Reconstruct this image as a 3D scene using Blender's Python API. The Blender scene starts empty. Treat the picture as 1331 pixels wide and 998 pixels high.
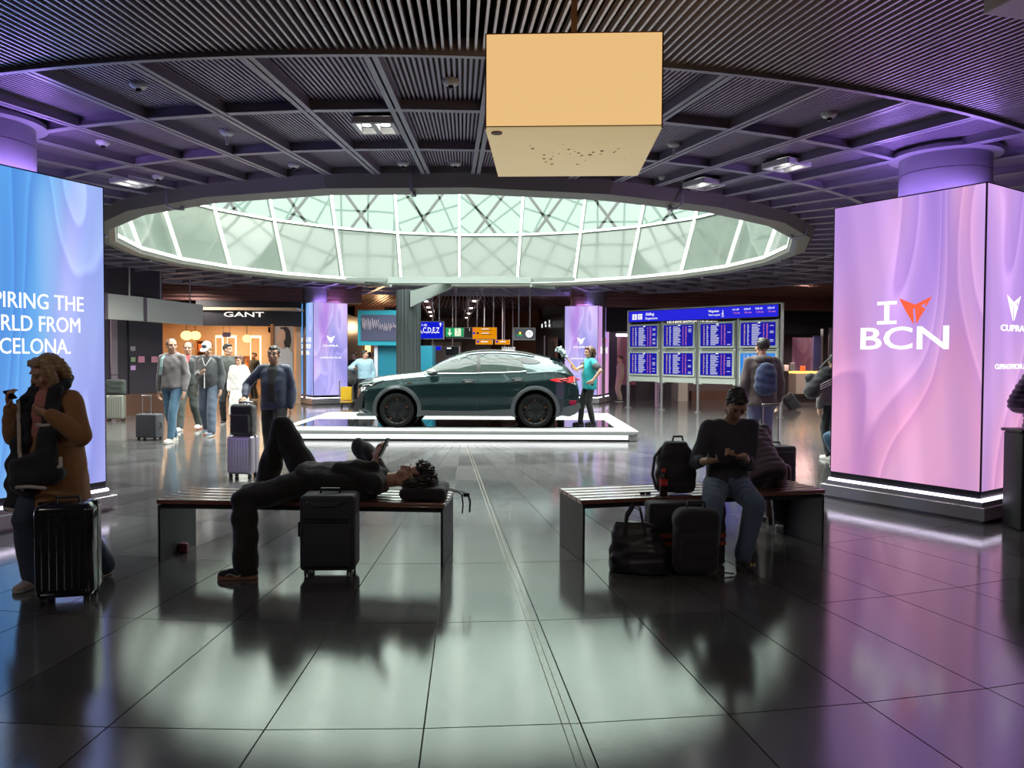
import bpy, bmesh, math, random
import numpy as np
from mathutils import Vector, Matrix, Euler, Quaternion

V = Vector
R = math.radians
random.seed(7)
SC = bpy.context.scene
COL = SC.collection

# ------------------------------------------------------------------ camera
cam_d = bpy.data.cameras.new('camera')
cam = bpy.data.objects.new('camera', cam_d)
COL.objects.link(cam)
cam_d.sensor_width = 36.0
cam_d.lens = 36.0 * 1000.0 / 1331.0
cam_d.shift_y = -0.0066
cam_d.clip_start = 0.05
cam_d.clip_end = 400
CAM_ROT = Euler((R(90 - 1.6), 0, 0), 'XYZ').to_matrix() @ Matrix.Rotation(R(0.25), 3, 'Z')
cam.matrix_world = Matrix.Translation((0, 0, 1.6)) @ CAM_ROT.to_4x4()
SC.camera = cam

# ------------------------------------------------------------------ world, sun, exposure
SC.view_settings.view_transform = 'Standard'
SC.view_settings.look = 'None'
SC.view_settings.gamma = 1.0
SC.view_settings.use_curve_mapping = False
SC.view_settings.exposure = 0.0
world = bpy.data.worlds.new('world')
SC.world = world
world.use_nodes = True
wn = world.node_tree
wn.nodes.clear()
w_out = wn.nodes.new('ShaderNodeOutputWorld')
w_bg = wn.nodes.new('ShaderNodeBackground')
w_bg.inputs['Color'].default_value = (0.92, 1.0, 0.94, 1)
w_bg.inputs['Strength'].default_value = 16.0
wn.links.new(w_bg.outputs[0], w_out.inputs[0])
try:
    world.cycles.sampling_method = 'MANUAL'
    world.cycles.sample_map_resolution = 64
except Exception:
    pass

sun_d = bpy.data.lights.new('sun', 'SUN')
sun_d.energy = 8.0
sun_d.angle = R(2.5)
sun_d.color = (1.0, 0.95, 0.82)
sun = bpy.data.objects.new('sun', sun_d)
COL.objects.link(sun)
sun.rotation_euler = V((-0.86, 0.36, -0.47)).to_track_quat('-Z', 'Y').to_euler()

# a portal over the skylight mouth only tells the renderer where the sky comes in
por_d = bpy.data.lights.new('skylight_portal', 'AREA')
por_d.shape = 'DISK'
por_d.size = 19.8
por_d.cycles.is_portal = True
por = bpy.data.objects.new('skylight_portal', por_d)
COL.objects.link(por)
por.location = (-1.05, 16.2, 12.98)

SC.cycles.use_denoising = True
SC.cycles.max_bounces = 7
SC.cycles.diffuse_bounces = 4
SC.cycles.glossy_bounces = 4
SC.cycles.transmission_bounces = 4
SC.cycles.transparent_max_bounces = 8
SC.cycles.sample_clamp_indirect = 4.0
SC.cycles.caustics_reflective = False
SC.cycles.caustics_refractive = False

# ------------------------------------------------------------------ measuring helpers
def ray(px, py):
    return CAM_ROT @ V(((px - 665.5) / 1000.0, -(py - 490.2) / 1000.0, -1.0))

def P(px, py, Y):
    d = ray(px, py)
    return V((0, 0, 1.6)) + d * (Y / d.y)

def F(px, py, z=0.0):
    d = ray(px, py)
    return V((0, 0, 1.6)) + d * ((z - 1.6) / d.z)

C0 = V((-1.05, 16.2, 0))
def pol(r, a, z=0.0):
    return V((C0.x + r * math.sin(R(a)), C0.y - r * math.cos(R(a)), z))

# ------------------------------------------------------------------ materials
MATS = {}
def mat(name, color=(0.5, 0.5, 0.5), rough=0.5, metal=0.0, ior=1.5, coat=0.0, var=0.0, vscale=8.0,
        bump=0.0, bscale=60.0, emit=None, estr=1.0, sheen=0.0, alpha=None, trans=0.0, rvar=0.0):
    if name in MATS:
        return MATS[name]
    m = bpy.data.materials.new(name)
    m.use_nodes = True
    nt = m.node_tree
    b = nt.nodes['Principled BSDF']
    b.inputs['Base Color'].default_value = (*color, 1)
    b.inputs['Roughness'].default_value = rough
    b.inputs['Metallic'].default_value = metal
    b.inputs['IOR'].default_value = ior
    b.inputs['Coat Weight'].default_value = coat
    b.inputs['Coat Roughness'].default_value = 0.03
    b.inputs['Transmission Weight'].default_value = trans
    if sheen:
        b.inputs['Sheen Weight'].default_value = sheen
    if alpha is not None:
        b.inputs['Alpha'].default_value = alpha
    tc = nt.nodes.new('ShaderNodeTexCoord')
    if var or rvar:
        nz = nt.nodes.new('ShaderNodeTexNoise')
        nz.inputs['Scale'].default_value = vscale
        nz.inputs['Detail'].default_value = 6
        nt.links.new(tc.outputs['Object'], nz.inputs['Vector'])
        if var:
            mx = nt.nodes.new('ShaderNodeMix')
            mx.data_type = 'RGBA'
            mx.inputs['A'].default_value = (*[max(0, c * (1 - var)) for c in color], 1)
            mx.inputs['B'].default_value = (*[min(1, c * (1 + var)) for c in color], 1)
            nt.links.new(nz.outputs['Fac'], mx.inputs['Factor'])
            nt.links.new(mx.outputs['Result'], b.inputs['Base Color'])
        if rvar:
            mr = nt.nodes.new('ShaderNodeMapRange')
            mr.inputs['From Min'].default_value = 0.35
            mr.inputs['From Max'].default_value = 0.65
            mr.inputs['To Min'].default_value = max(0, rough - rvar)
            mr.inputs['To Max'].default_value = rough + rvar
            nt.links.new(nz.outputs['Fac'], mr.inputs['Value'])
            nt.links.new(mr.outputs['Result'], b.inputs['Roughness'])
    if bump:
        nb = nt.nodes.new('ShaderNodeTexNoise')
        nb.inputs['Scale'].default_value = bscale
        nb.inputs['Detail'].default_value = 3
        nt.links.new(tc.outputs['Object'], nb.inputs['Vector'])
        bp = nt.nodes.new('ShaderNodeBump')
        bp.inputs['Strength'].default_value = bump
        bp.inputs['Distance'].default_value = 0.01
        nt.links.new(nb.outputs['Fac'], bp.inputs['Height'])
        nt.links.new(bp.outputs['Normal'], b.inputs['Normal'])
    if emit is not None:
        b.inputs['Emission Color'].default_value = (*emit, 1)
        b.inputs['Emission Strength'].default_value = estr
    MATS[name] = m
    return m

def srgb(h):
    h = h.lstrip('#')
    o = []
    for i in (0, 2, 4):
        c = int(h[i:i + 2], 16) / 255.0
        o.append(c / 12.92 if c <= 0.04045 else ((c + 0.055) / 1.055) ** 2.4)
    return tuple(o)

def emat(name, color, strength=1.0, lit=True):
    if name in MATS:
        return MATS[name]
    m = bpy.data.materials.new(name)
    m.use_nodes = True
    nt = m.node_tree
    nt.nodes.clear()
    o = nt.nodes.new('ShaderNodeOutputMaterial')
    e = nt.nodes.new('ShaderNodeEmission')
    e.inputs[0].default_value = (*color, 1)
    e.inputs[1].default_value = strength
    nt.links.new(e.outputs[0], o.inputs[0])
    if not lit:
        m.cycles.emission_sampling = 'NONE'
    MATS[name] = m
    return m

def screen_mat(name, stops, base=(0, 0), off=(0, 0, 0), strength=1.0, grad=0.0, gz=0.0):
    """display showing folded satin: warped bands run through a colour ramp"""
    if name in MATS:
        return MATS[name]
    m = bpy.data.materials.new(name)
    m.use_nodes = True
    nt = m.node_tree
    nt.nodes.clear()
    L = nt.links.new
    o = nt.nodes.new('ShaderNodeOutputMaterial')
    e = nt.nodes.new('ShaderNodeEmission')
    e.inputs[1].default_value = strength
    tc = nt.nodes.new('ShaderNodeTexCoord')
    mp = nt.nodes.new('ShaderNodeMapping')
    mp.inputs['Location'].default_value = off
    mp.inputs['Rotation'].default_value = (0, R(base[1]), 0)
    mp.inputs['Scale'].default_value = (1.0, 1.0, 0.30)
    L(tc.outputs['Object'], mp.inputs['Vector'])
    n1 = nt.nodes.new('ShaderNodeTexNoise')
    n1.inputs['Scale'].default_value = 0.8
    n1.inputs['Detail'].default_value = 1.0
    n1.inputs['Distortion'].default_value = 1.1
    L(mp.outputs[0], n1.inputs['Vector'])
    # large soft colour field
    r1 = nt.nodes.new('ShaderNodeValToRGB')
    r1.color_ramp.interpolation = 'B_SPLINE'
    cr = r1.color_ramp
    for i, (p, c) in enumerate(stops):
        el = cr.elements[i] if i < 2 else cr.elements.new(p)
        el.position = p
        el.color = (*srgb(c), 1)
    sp = nt.nodes.new('ShaderNodeSeparateXYZ'); L(tc.outputs['Object'], sp.inputs[0])
    g1 = nt.nodes.new('ShaderNodeMath'); g1.operation = 'MULTIPLY_ADD'; g1.inputs[1].default_value = grad
    L(sp.outputs[0], g1.inputs[0]); L(n1.outputs['Fac'], g1.inputs[2])
    g2 = nt.nodes.new('ShaderNodeMath'); g2.operation = 'MULTIPLY_ADD'; g2.inputs[1].default_value = gz
    L(sp.outputs[2], g2.inputs[0]); L(g1.outputs[0], g2.inputs[2])
    L(g2.outputs[0], r1.inputs[0])
    # thin folds
    wv = nt.nodes.new('ShaderNodeTexWave')
    wv.wave_type = 'BANDS'
    wv.bands_direction = 'X'
    wv.inputs['Scale'].default_value = 0.34
    wv.inputs['Distortion'].default_value = 16.0
    wv.inputs['Detail'].default_value = 1.5
    wv.inputs['Detail Scale'].default_value = 0.45
    L(mp.outputs[0], wv.inputs['Vector'])
    r2 = nt.nodes.new('ShaderNodeValToRGB')
    c2 = r2.color_ramp
    c2.elements[0].position = 0.0
    c2.elements[0].color = (0.62, 0.60, 0.80, 1)
    c2.elements[1].position = 1.0
    c2.elements[1].color = (1.35, 1.3, 1.25, 1)
    k = c2.elements.new(0.25); k.color = (0.95, 0.93, 0.98, 1)
    k = c2.elements.new(0.85); k.color = (1.02, 1.0, 1.0, 1)
    L(wv.outputs['Fac'], r2.inputs[0])
    mx = nt.nodes.new('ShaderNodeMix')
    mx.data_type = 'RGBA'
    mx.blend_type = 'MULTIPLY'
    mx.inputs['Factor'].default_value = 0.5
    L(r1.outputs[0], mx.inputs['A'])
    L(r2.outputs[0], mx.inputs['B'])
    n3 = nt.nodes.new('ShaderNodeTexNoise')                 # sharp satin creases along one contour of a warped field
    n3.inputs['Scale'].default_value = 0.85; n3.inputs['Detail'].default_value = 0.3; n3.inputs['Distortion'].default_value = 1.5
    L(mp.outputs[0], n3.inputs['Vector'])
    r3 = nt.nodes.new('ShaderNodeValToRGB'); c3 = r3.color_ramp
    c3.elements[0].position = 0.30; c3.elements[0].color = (0.9, 0.88, 0.98, 1)
    c3.elements[1].position = 1.0; c3.elements[1].color = (1, 1, 1, 1)
    for p_, v_ in ((0.38, (1.05, 1.04, 1.05)), (0.425, (1.38, 1.36, 1.3)), (0.44, (0.80, 0.72, 0.92)), (0.49, (0.95, 0.92, 1.0)), (0.54, (1.12, 1.1, 1.08)), (0.565, (1.40, 1.38, 1.32)), (0.585, (0.82, 0.75, 0.95)), (0.66, (1.0, 1.0, 1.02))):
        k = c3.elements.new(p_); k.color = (*v_, 1)
    L(n3.outputs['Fac'], r3.inputs[0])
    m3 = nt.nodes.new('ShaderNodeMix'); m3.data_type = 'RGBA'; m3.blend_type = 'MULTIPLY'; m3.inputs['Factor'].default_value = 0.55
    L(mx.outputs['Result'], m3.inputs['A']); L(r3.outputs[0], m3.inputs['B'])
    L(m3.outputs['Result'], e.inputs[0])
    L(e.outputs[0], o.inputs[0])
    MATS[name] = m
    return m

# ------------------------------------------------------------------ mesh builder
class MB:
    def __init__(s):
        s.v = []; s.f = []; s.m = []; s.cur = 0
    def add(s, verts, faces, M=None):
        o = len(s.v)
        for p in verts:
            p = V(p)
            s.v.append(tuple(M @ p) if M is not None else tuple(p))
        for f in faces:
            s.f.append(tuple(o + i for i in f)); s.m.append(s.cur)
        return s
    def box(s, c, d, M=None, rz=0.0, rot=None):
        x, y, z = d[0] / 2, d[1] / 2, d[2] / 2
        T = Matrix.Translation(c)
        if rot is not None: T = T @ rot.to_4x4()
        elif rz: T = T @ Matrix.Rotation(rz, 4, 'Z')
        if M is not None: T = M @ T
        vs = [(i, j, k) for i in (-x, x) for j in (-y, y) for k in (-z, z)]
        return s.add(vs, [(0, 1, 3, 2), (4, 6, 7, 5), (0, 4, 5, 1), (2, 3, 7, 6), (0, 2, 6, 4), (1, 5, 7, 3)], T)
    def rbox(s, c, d, r=0.02, seg=3, M=None, rot=None, rz=0.0):
        bm = bmesh.new()
        bmesh.ops.create_cube(bm, size=1.0)
        bmesh.ops.scale(bm, vec=d, verts=bm.verts)
        bmesh.ops.bevel(bm, geom=list(bm.edges), offset=min(r, min(d) * 0.49), segments=seg, profile=0.5, affect='EDGES')
        T = Matrix.Translation(c)
        if rot is not None: T = T @ rot.to_4x4()
        elif rz: T = T @ Matrix.Rotation(rz, 4, 'Z')
        if M is not None: T = M @ T
        bm.verts.index_update()
        s.add([v.co for v in bm.verts], [[v.index for v in f.verts] for f in bm.faces], T)
        bm.free()
        return s
    def bar(s, a, b, w, h=None, up=(0, 0, 1)):
        a = V(a); b = V(b); h = h or w
        z = (b - a); L = z.length; z.normalize()
        u = V(up)
        if abs(z.dot(u)) > 0.98: u = V((0, 1, 0))
        x = u.cross(z).normalized(); y = z.cross(x)
        M = Matrix((x, y, z)).transposed().to_4x4(); M.translation = (a + b) / 2
        return s.box((0, 0, 0), (w, h, L), M)
    def tube(s, pts, r, n=10, caps=True, flat=None):
        pts = [V(p) for p in pts]
        rr = r if isinstance(r, (list, tuple)) else [r] * len(pts)
        base = len(s.v); vs = []; fs = []
        prev = None
        for i, p in enumerate(pts):
            t = (pts[min(i + 1, len(pts) - 1)] - pts[max(i - 1, 0)]).normalized()
            if prev is None:
                u = V((0, 0, 1)) if abs(t.z) < 0.9 else V((0, 1, 0))
                x = u.cross(t).normalized()
            else:
                x = (prev - t * prev.dot(t)).normalized()
            prev = x
            y = t.cross(x)
            for k in range(n):
                a = 2 * math.pi * k / n
                fx = flat[0] if flat else 1; fy = flat[1] if flat else 1
                vs.append(p + x * (math.cos(a) * rr[i] * fx) + y * (math.sin(a) * rr[i] * fy))
        for i in range(len(pts) - 1):
            for k in range(n):
                a = i * n + k; b = i * n + (k + 1) % n
                fs.append((a, b, b + n, a + n))
        if caps:
            fs.append(tuple(range(n - 1, -1, -1)))
            o = (len(pts) - 1) * n
            fs.append(tuple(o + k for k in range(n)))
        return s.add(vs, fs)
    def lathe(s, prof, n=32, M=None, closed=False, a0=0, a1=360):
        vs = []; fs = []
        full = abs(a1 - a0 - 360) < 1e-6
        m = n if full else n + 1
        for (r, z) in prof:
            for k in range(m):
                a = R(a0 + (a1 - a0) * k / n)
                vs.append((r * math.sin(a), -r * math.cos(a), z))
        L = len(prof)
        for i in range(L if closed else L - 1):
            j = (i + 1) % L
            for k in range(n):
                k2 = (k + 1) % m
                fs.append((i * m + k, i * m + k2, j * m + k2, j * m + k))
        return s.add(vs, fs, M)
    def cyl(s, c, r, h, n=24, M=None, axis='Z', r2=None):
        r2 = r if r2 is None else r2
        vs = []; 
        for zz, q in ((-h / 2, r), (h / 2, r2)):
            for k in range(n):
                a = 2 * math.pi * k / n
                vs.append((q * math.cos(a), q * math.sin(a), zz))
        fs = [(k, (k + 1) % n, (k + 1) % n + n, k + n) for k in range(n)]
        fs += [tuple(range(n - 1, -1, -1)), tuple(range(n, 2 * n))]
        T = Matrix.Translation(c)
        if axis == 'Y': T = T @ Matrix.Rotation(R(90), 4, 'X')
        if axis == 'X': T = T @ Matrix.Rotation(R(90), 4, 'Y')
        if M is not None: T = M @ T
        return s.add(vs, fs, T)
    def ell(s, c, r, n=14, m=9, M=None, rot=None):
        vs = [(0, 0, -1)]; fs = []
        for i in range(1, m):
            t = math.pi * i / m
            for k in range(n):
                a = 2 * math.pi * k / n
                vs.append((math.sin(t) * math.cos(a), math.sin(t) * math.sin(a), -math.cos(t)))
        vs.append((0, 0, 1))
        for k in range(n):
            fs.append((0, 1 + (k + 1) % n, 1 + k))
            for i in range(m - 2):
                a = 1 + i * n + k; b = 1 + i * n + (k + 1) % n
                fs.append((a, b, b + n, a + n))
            o = 1 + (m - 2) * n
            fs.append((o + k, o + (k + 1) % n, len(vs) - 1))
        T = Matrix.Translation(c)
        if rot is not None: T = T @ rot.to_4x4()
        T = T @ Matrix.Diagonal((r[0], r[1], r[2], 1)) if not isinstance(r, (int, float)) else T @ Matrix.Scale(r, 4)
        if M is not None: T = M @ T
        return s.add(vs, fs, T)
    def cap(s, a, b, ra, rb, n=12):
        """tapered capsule"""
        a = V(a); b = V(b); d = (b - a)
        L = max(d.length, 1e-5); t = d / L
        pts = []; rs = []
        for k in range(4):
            q = math.pi / 2 * k / 4
            pts.append(a - t * (ra * math.cos(q))); rs.append(max(ra * math.sin(q), ra * 0.02))
        pts.append(a); rs.append(ra); pts.append(b); rs.append(rb)
        for k in range(3, -1, -1):
            q = math.pi / 2 * k / 4
            pts.append(b + t * (rb * math.cos(q))); rs.append(max(rb * math.sin(q), rb * 0.02))
        return s.tube(pts, rs, n)
    def chain(s, pts, rs, n=12):
        for i in range(len(pts) - 1):
            s.cap(pts[i], pts[i + 1], rs[i], rs[i + 1], n)
        return s
    def eloft(s, secs, n=18):
        """closed loft of ellipses: secs = (centre, side vector, front vector, rx, ry)"""
        vs = []; fs = []
        for (c, x, y, rx, ry) in secs:
            for k in range(n):
                a = 2 * math.pi * k / n
                ca, sa = math.cos(a), math.sin(a)
                ca = math.copysign(abs(ca) ** 0.85, ca); sa = math.copysign(abs(sa) ** 0.85, sa)
                vs.append(V(c) + V(x) * (ca * rx) + V(y) * (sa * ry))
        L = len(secs)
        for i in range(L - 1):
            for k in range(n):
                a = i * n + k; b = i * n + (k + 1) % n
                fs.append((a, b, b + n, a + n))
        fs.append(tuple(range(n - 1, -1, -1)))
        fs.append(tuple((L - 1) * n + k for k in range(n)))
        return s.add(vs, fs)
    def prism(s, pts2, y0, y1, M=None):
        """polygon in x,z extruded along y"""
        n = len(pts2)
        vs = [(p[0], y0, p[1]) for p in pts2] + [(p[0], y1, p[1]) for p in pts2]
        fs = [tuple(range(n)), tuple(range(2 * n - 1, n - 1, -1))]
        fs += [(k, k + n, (k + 1) % n + n, (k + 1) % n) for k in range(n)]
        return s.add(vs, fs, M)
    def mesh(s, name, mats, smooth=False):
        me = bpy.data.meshes.new(name)
        me.from_pydata(s.v, [], s.f)
        if not isinstance(mats, (list, tuple)): mats = [mats]
        for m in mats: me.materials.append(m)
        if len(mats) > 1: me.polygons.foreach_set('material_index', s.m)
        bm = bmesh.new(); bm.from_mesh(me)
        bmesh.ops.recalc_face_normals(bm, faces=bm.faces)
        bm.to_mesh(me); bm.free()
        if smooth:
            me.polygons.foreach_set('use_smooth', [True] * len(me.polygons))
            if smooth == 'auto':
                try: me.set_sharp_from_angle(angle=R(38))
                except Exception: pass
        me.update()
        return me
    def obj(s, name, mats, parent=None, smooth=False, loc=None, rz=None, kind=None, label=None):
        return mk(name, s.mesh(name, mats, smooth), parent, loc, rz, kind, label)

def mk(name, me, parent=None, loc=None, rz=None, kind=None, label=None):
    o = bpy.data.objects.new(name, me)
    COL.objects.link(o)
    if parent is not None: o.parent = parent
    if loc is not None: o.location = loc
    if rz is not None: o.rotation_euler = (0, 0, rz)
    if kind: o['kind'] = kind
    if label: o['label'] = label
    return o

def thing(name, label, cat, loc=(0, 0, 0), rz=0.0, group=None):
    o = bpy.data.objects.new(name, None)
    COL.objects.link(o)
    o.empty_display_size = 0.1
    o.location = loc; o.rotation_euler = (0, 0, rz)
    o['label'] = label; o['category'] = cat
    if group: o['group'] = group
    return o

def tag(o, label, cat, group=None):
    o['label'] = label; o['category'] = cat
    if group: o['group'] = group
    return o

def copy_tree(o, parent=None):
    c = o.copy(); COL.objects.link(c); c.parent = parent
    for ch in list(o.children): copy_tree(ch, c)
    return c

def eval_mesh(o):
    dg = bpy.context.evaluated_depsgraph_get()
    dg.update()
    return bpy.data.meshes.new_from_object(o.evaluated_get(dg))

def lettering(name, s, m, parent, origin, right=(1, 0, 0), up=(0, 0, 1), height=0.1, width=None, align='LEFT', bold=0.0, depth=0.004, sx=1.0):
    """real text turned into a thin mesh; origin = baseline start (or centre), height = capital height"""
    cu = bpy.data.curves.new(name, 'FONT')
    cu.body = s; cu.size = 1.0; cu.extrude = 0.01; cu.offset = bold
    cu.align_x = 'LEFT'
    cu.resolution_u = 3
    t = bpy.data.objects.new('tmp', cu); COL.objects.link(t)
    me = eval_mesh(t)
    bpy.data.objects.remove(t); bpy.data.curves.remove(cu)
    co = np.empty(len(me.vertices) * 3); me.vertices.foreach_get('co', co); co = co.reshape(-1, 3)
    x0, x1 = co[:, 0].min(), co[:, 0].max()
    k = height / 0.70
    kx = (width / (x1 - x0)) if width else k * sx
    X = (co[:, 0] - x0) * kx
    W = (x1 - x0) * kx
    if align == 'CENTER': X -= W / 2
    if align == 'RIGHT': X -= W
    Y = co[:, 1] * k
    Z = co[:, 2] / 0.01 * depth
    r = V(right).normalized(); u = V(up).normalized(); n = r.cross(u)
    pts = np.array(origin)[None, :] + X[:, None] * np.array(r) + Y[:, None] * np.array(u) + Z[:, None] * np.array(n)
    me.vertices.foreach_set('co', pts.ravel())
    me.materials.clear(); me.materials.append(m)
    me.update()
    return mk(name, me, parent)

# ================================================================== MATERIALS
M_tile = mat('stone_tile', (0.085, 0.082, 0.082), rough=0.115, ior=2.45, var=0.25, vscale=3.0, rvar=0.012, bump=0.015, bscale=300)
nt = M_tile.node_tree                                     # each tile a touch lighter or darker
_b = nt.nodes['Principled BSDF']; _src = _b.inputs['Base Color'].links[0].from_socket
_oi = nt.nodes.new('ShaderNodeObjectInfo'); _mr = nt.nodes.new('ShaderNodeMapRange')
_mr.inputs['To Min'].default_value = 0.75; _mr.inputs['To Max'].default_value = 1.3
_vm = nt.nodes.new('ShaderNodeVectorMath'); _vm.operation = 'SCALE'
nt.links.new(_oi.outputs['Random'], _mr.inputs['Value']); nt.links.new(_src, _vm.inputs[0])
nt.links.new(_mr.outputs[0], _vm.inputs['Scale']); nt.links.new(_vm.outputs[0], _b.inputs['Base Color'])
M_grout = mat('grout', (0.03, 0.029, 0.028), rough=0.6)
M_brass = mat('joint_metal', (0.30, 0.26, 0.21), rough=0.45, metal=1)
M_beam = mat('beam_paint', (0.33, 0.31, 0.38), rough=0.38, metal=0.3)
M_rib = mat('ceiling_rib', (0.33, 0.27, 0.38), rough=0.45, metal=0.35)  # with beams and slats: the totems' violet light is tinted into the colour
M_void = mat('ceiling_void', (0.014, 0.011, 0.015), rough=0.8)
M_slat = mat('slat_metal', (0.58, 0.54, 0.60), rough=0.35, metal=0.5)
M_rim = mat('rim_paint', (0.20, 0.195, 0.17), rough=0.45)
M_white = mat('white_paint', (0.78, 0.80, 0.78), rough=0.4)
M_pane = mat('milky_glass', (0.074, 0.088, 0.076), rough=0.05, ior=1.33, var=0.06, vscale=0.8, rvar=0.02)
M_lattice = mat('lattice_steel', (0.13, 0.16, 0.15), rough=0.5)
M_steel = mat('brushed_steel', (0.50, 0.49, 0.50), rough=0.32, metal=0.9, var=0.1, vscale=4)
M_alu = mat('plinth_aluminium', (0.42, 0.40, 0.42), rough=0.35, metal=0.6, var=0.1, vscale=3)
M_black = mat('black_frame', (0.012, 0.012, 0.014), rough=0.35)
M_col = mat('column_metal', (0.32, 0.30, 0.36), rough=0.33, metal=0.4)
M_dark = mat('dark_wall', (0.035, 0.027, 0.04), rough=0.45, var=0.2, vscale=1.5)
M_hall = mat('hall_wall', (0.13, 0.105, 0.11), rough=0.5, var=0.2, vscale=0.6)
M_brown = mat('brown_slat', (0.30, 0.155, 0.14), rough=0.3, metal=0.3, var=0.3, vscale=1.3)
M_led = emat('led_strip', (0.86, 0.76, 1.0), 6.0)
M_glow = emat('top_led', (0.46, 0.28, 1.0), 34.0)
M_txt = emat('lit_white', (1, 1, 1), 1.25, False)
M_grey_board = mat('grey_board', (0.80, 0.81, 0.78), rough=0.5)

# clear glass for the upper row of the skylight and other panes
def glass_mat(name, tint=(0.85, 0.95, 0.92), refl=0.12):
    m = bpy.data.materials.new(name); m.use_nodes = True
    n = m.node_tree; n.nodes.clear()
    o = n.nodes.new('ShaderNodeOutputMaterial'); mx = n.nodes.new('ShaderNodeMixShader')
    t = n.nodes.new('ShaderNodeBsdfTransparent'); t.inputs[0].default_value = (*tint, 1)
    g = n.nodes.new('ShaderNodeBsdfGlossy'); g.inputs['Roughness'].default_value = 0.02
    mx.inputs[0].default_value = refl
    n.links.new(t.outputs[0], mx.inputs[1]); n.links.new(g.outputs[0], mx.inputs[2]); n.links.new(mx.outputs[0], o.inputs[0])
    MATS[name] = m
    return m
M_clear = glass_mat('clear_glass', (0.175, 0.205, 0.190), 0.03)

# ================================================================== FLOOR
mb = MB(); mb.box((0, 20, -0.06), (60, 62, 0.1))
floor = mb.obj('floor', M_grout, kind='structure')
floor['label'] = 'dark polished stone floor laid in rings around the skylight'
RE = [10.34 + 1.31 * k for k in range(-6, 17)]
DA = 3.0
def tile_mesh(r0, r1, a0=-DA / 2, a1=DA / 2, gap=0.0035):
    vs = []
    for z in (0.0, -0.012):
        for r, sgn in ((r0 + gap, 1), (r1 - gap, -1)):
            aa = [a0, a1]
            for a in aa:
                ga = math.degrees(gap / r)
                a_ = a + (ga if a == a0 else -ga)
                vs.append((r * math.sin(R(a_)), -r * math.cos(R(a_)), z))
    fs = [(0, 1, 3, 2), (0, 4, 5, 1), (1, 5, 7, 3), (3, 7, 6, 2), (2, 6, 4, 0)]
    me = bpy.data.meshes.new('tile'); me.from_pydata(vs, [], fs)
    me.materials.append(M_tile)
    b = bmesh.new(); b.from_mesh(me); bmesh.ops.recalc_face_normals(b, faces=b.faces); b.to_mesh(me); b.free()
    if me.polygons[0].normal.z < 0: me.flip_normals()
    return me
cells = []
for i in range(len(RE) - 1):
    r0, r1 = RE[i], RE[i + 1]
    for k in range(120):
        a = DA * (k + 0.5)
        if a > 180: a -= 360
        # staggered by half a tile in every other ring on the right hand side, as laid
        c = pol((r0 + r1) / 2, a)
        if c.y < -4 or c.y > 44 or abs(c.x) > 22: continue
        d = CAM_ROT.transposed() @ (c - V((0, 0, 1.6)))
        vis = d.z < -0.3 and abs(d.x / d.z) < 0.75
        size = (abs(c.y) + 0.1) if (vis and c.y > 1.2) else 999
        cells.append((size, i, a))
cells.sort(key=lambda t: t[0])
tm = {}
rest = MB()
for n, (sz, i, a) in enumerate(cells):
    if n < 290 and sz < 900:
        if i not in tm: tm[i] = tile_mesh(RE[i], RE[i + 1])
        o = mk('tile', tm[i], floor, (C0.x, C0.y, 0), R(a))
    else:
        vs = []
        r0, r1 = RE[i] + 0.0035, RE[i + 1] - 0.0035
        g0 = math.degrees(0.0035 / r0)
        for r, b_ in ((r0, -1), (r0, 1), (r1, 1), (r1, -1)):
            vs.append(pol(r, a + b_ * (DA / 2 - g0), 0.0))
        vs2 = [v - V((0, 0, 0.012)) for v in vs]
        rest.add(vs + vs2, [(0, 1, 2, 3), (0, 4, 5, 1), (1, 5, 6, 2), (2, 6, 7, 3), (3, 7, 4, 0)])
ro = rest.obj('far_tiles', M_tile, floor, kind='stuff')
mb = MB(); mb.lathe([(0.01, 0.0), (RE[0] - 0.004, 0.0), (RE[0] - 0.004, -0.012)], 120, Matrix.Translation((C0.x, C0.y, 0)))
mb.obj('centre_slab', M_tile, floor)
# metal expansion joint running out from the middle
mb = MB()
for off in (-0.018, 0.018):
    a_ = 5.72
    for (r0, r1) in ((2.6, 15.2),):
        p0 = pol(r0, a_); p1 = pol(r1, a_)
        d = (p1 - p0).normalized(); nrm = V((-d.y, d.x, 0)) * off
        mb.bar(p0 + nrm + V((0, 0, 0.0015)), p1 + nrm + V((0, 0, 0.0015)), 0.0035, 0.003)
mb.obj('expansion_joint', M_brass, floor)

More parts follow.
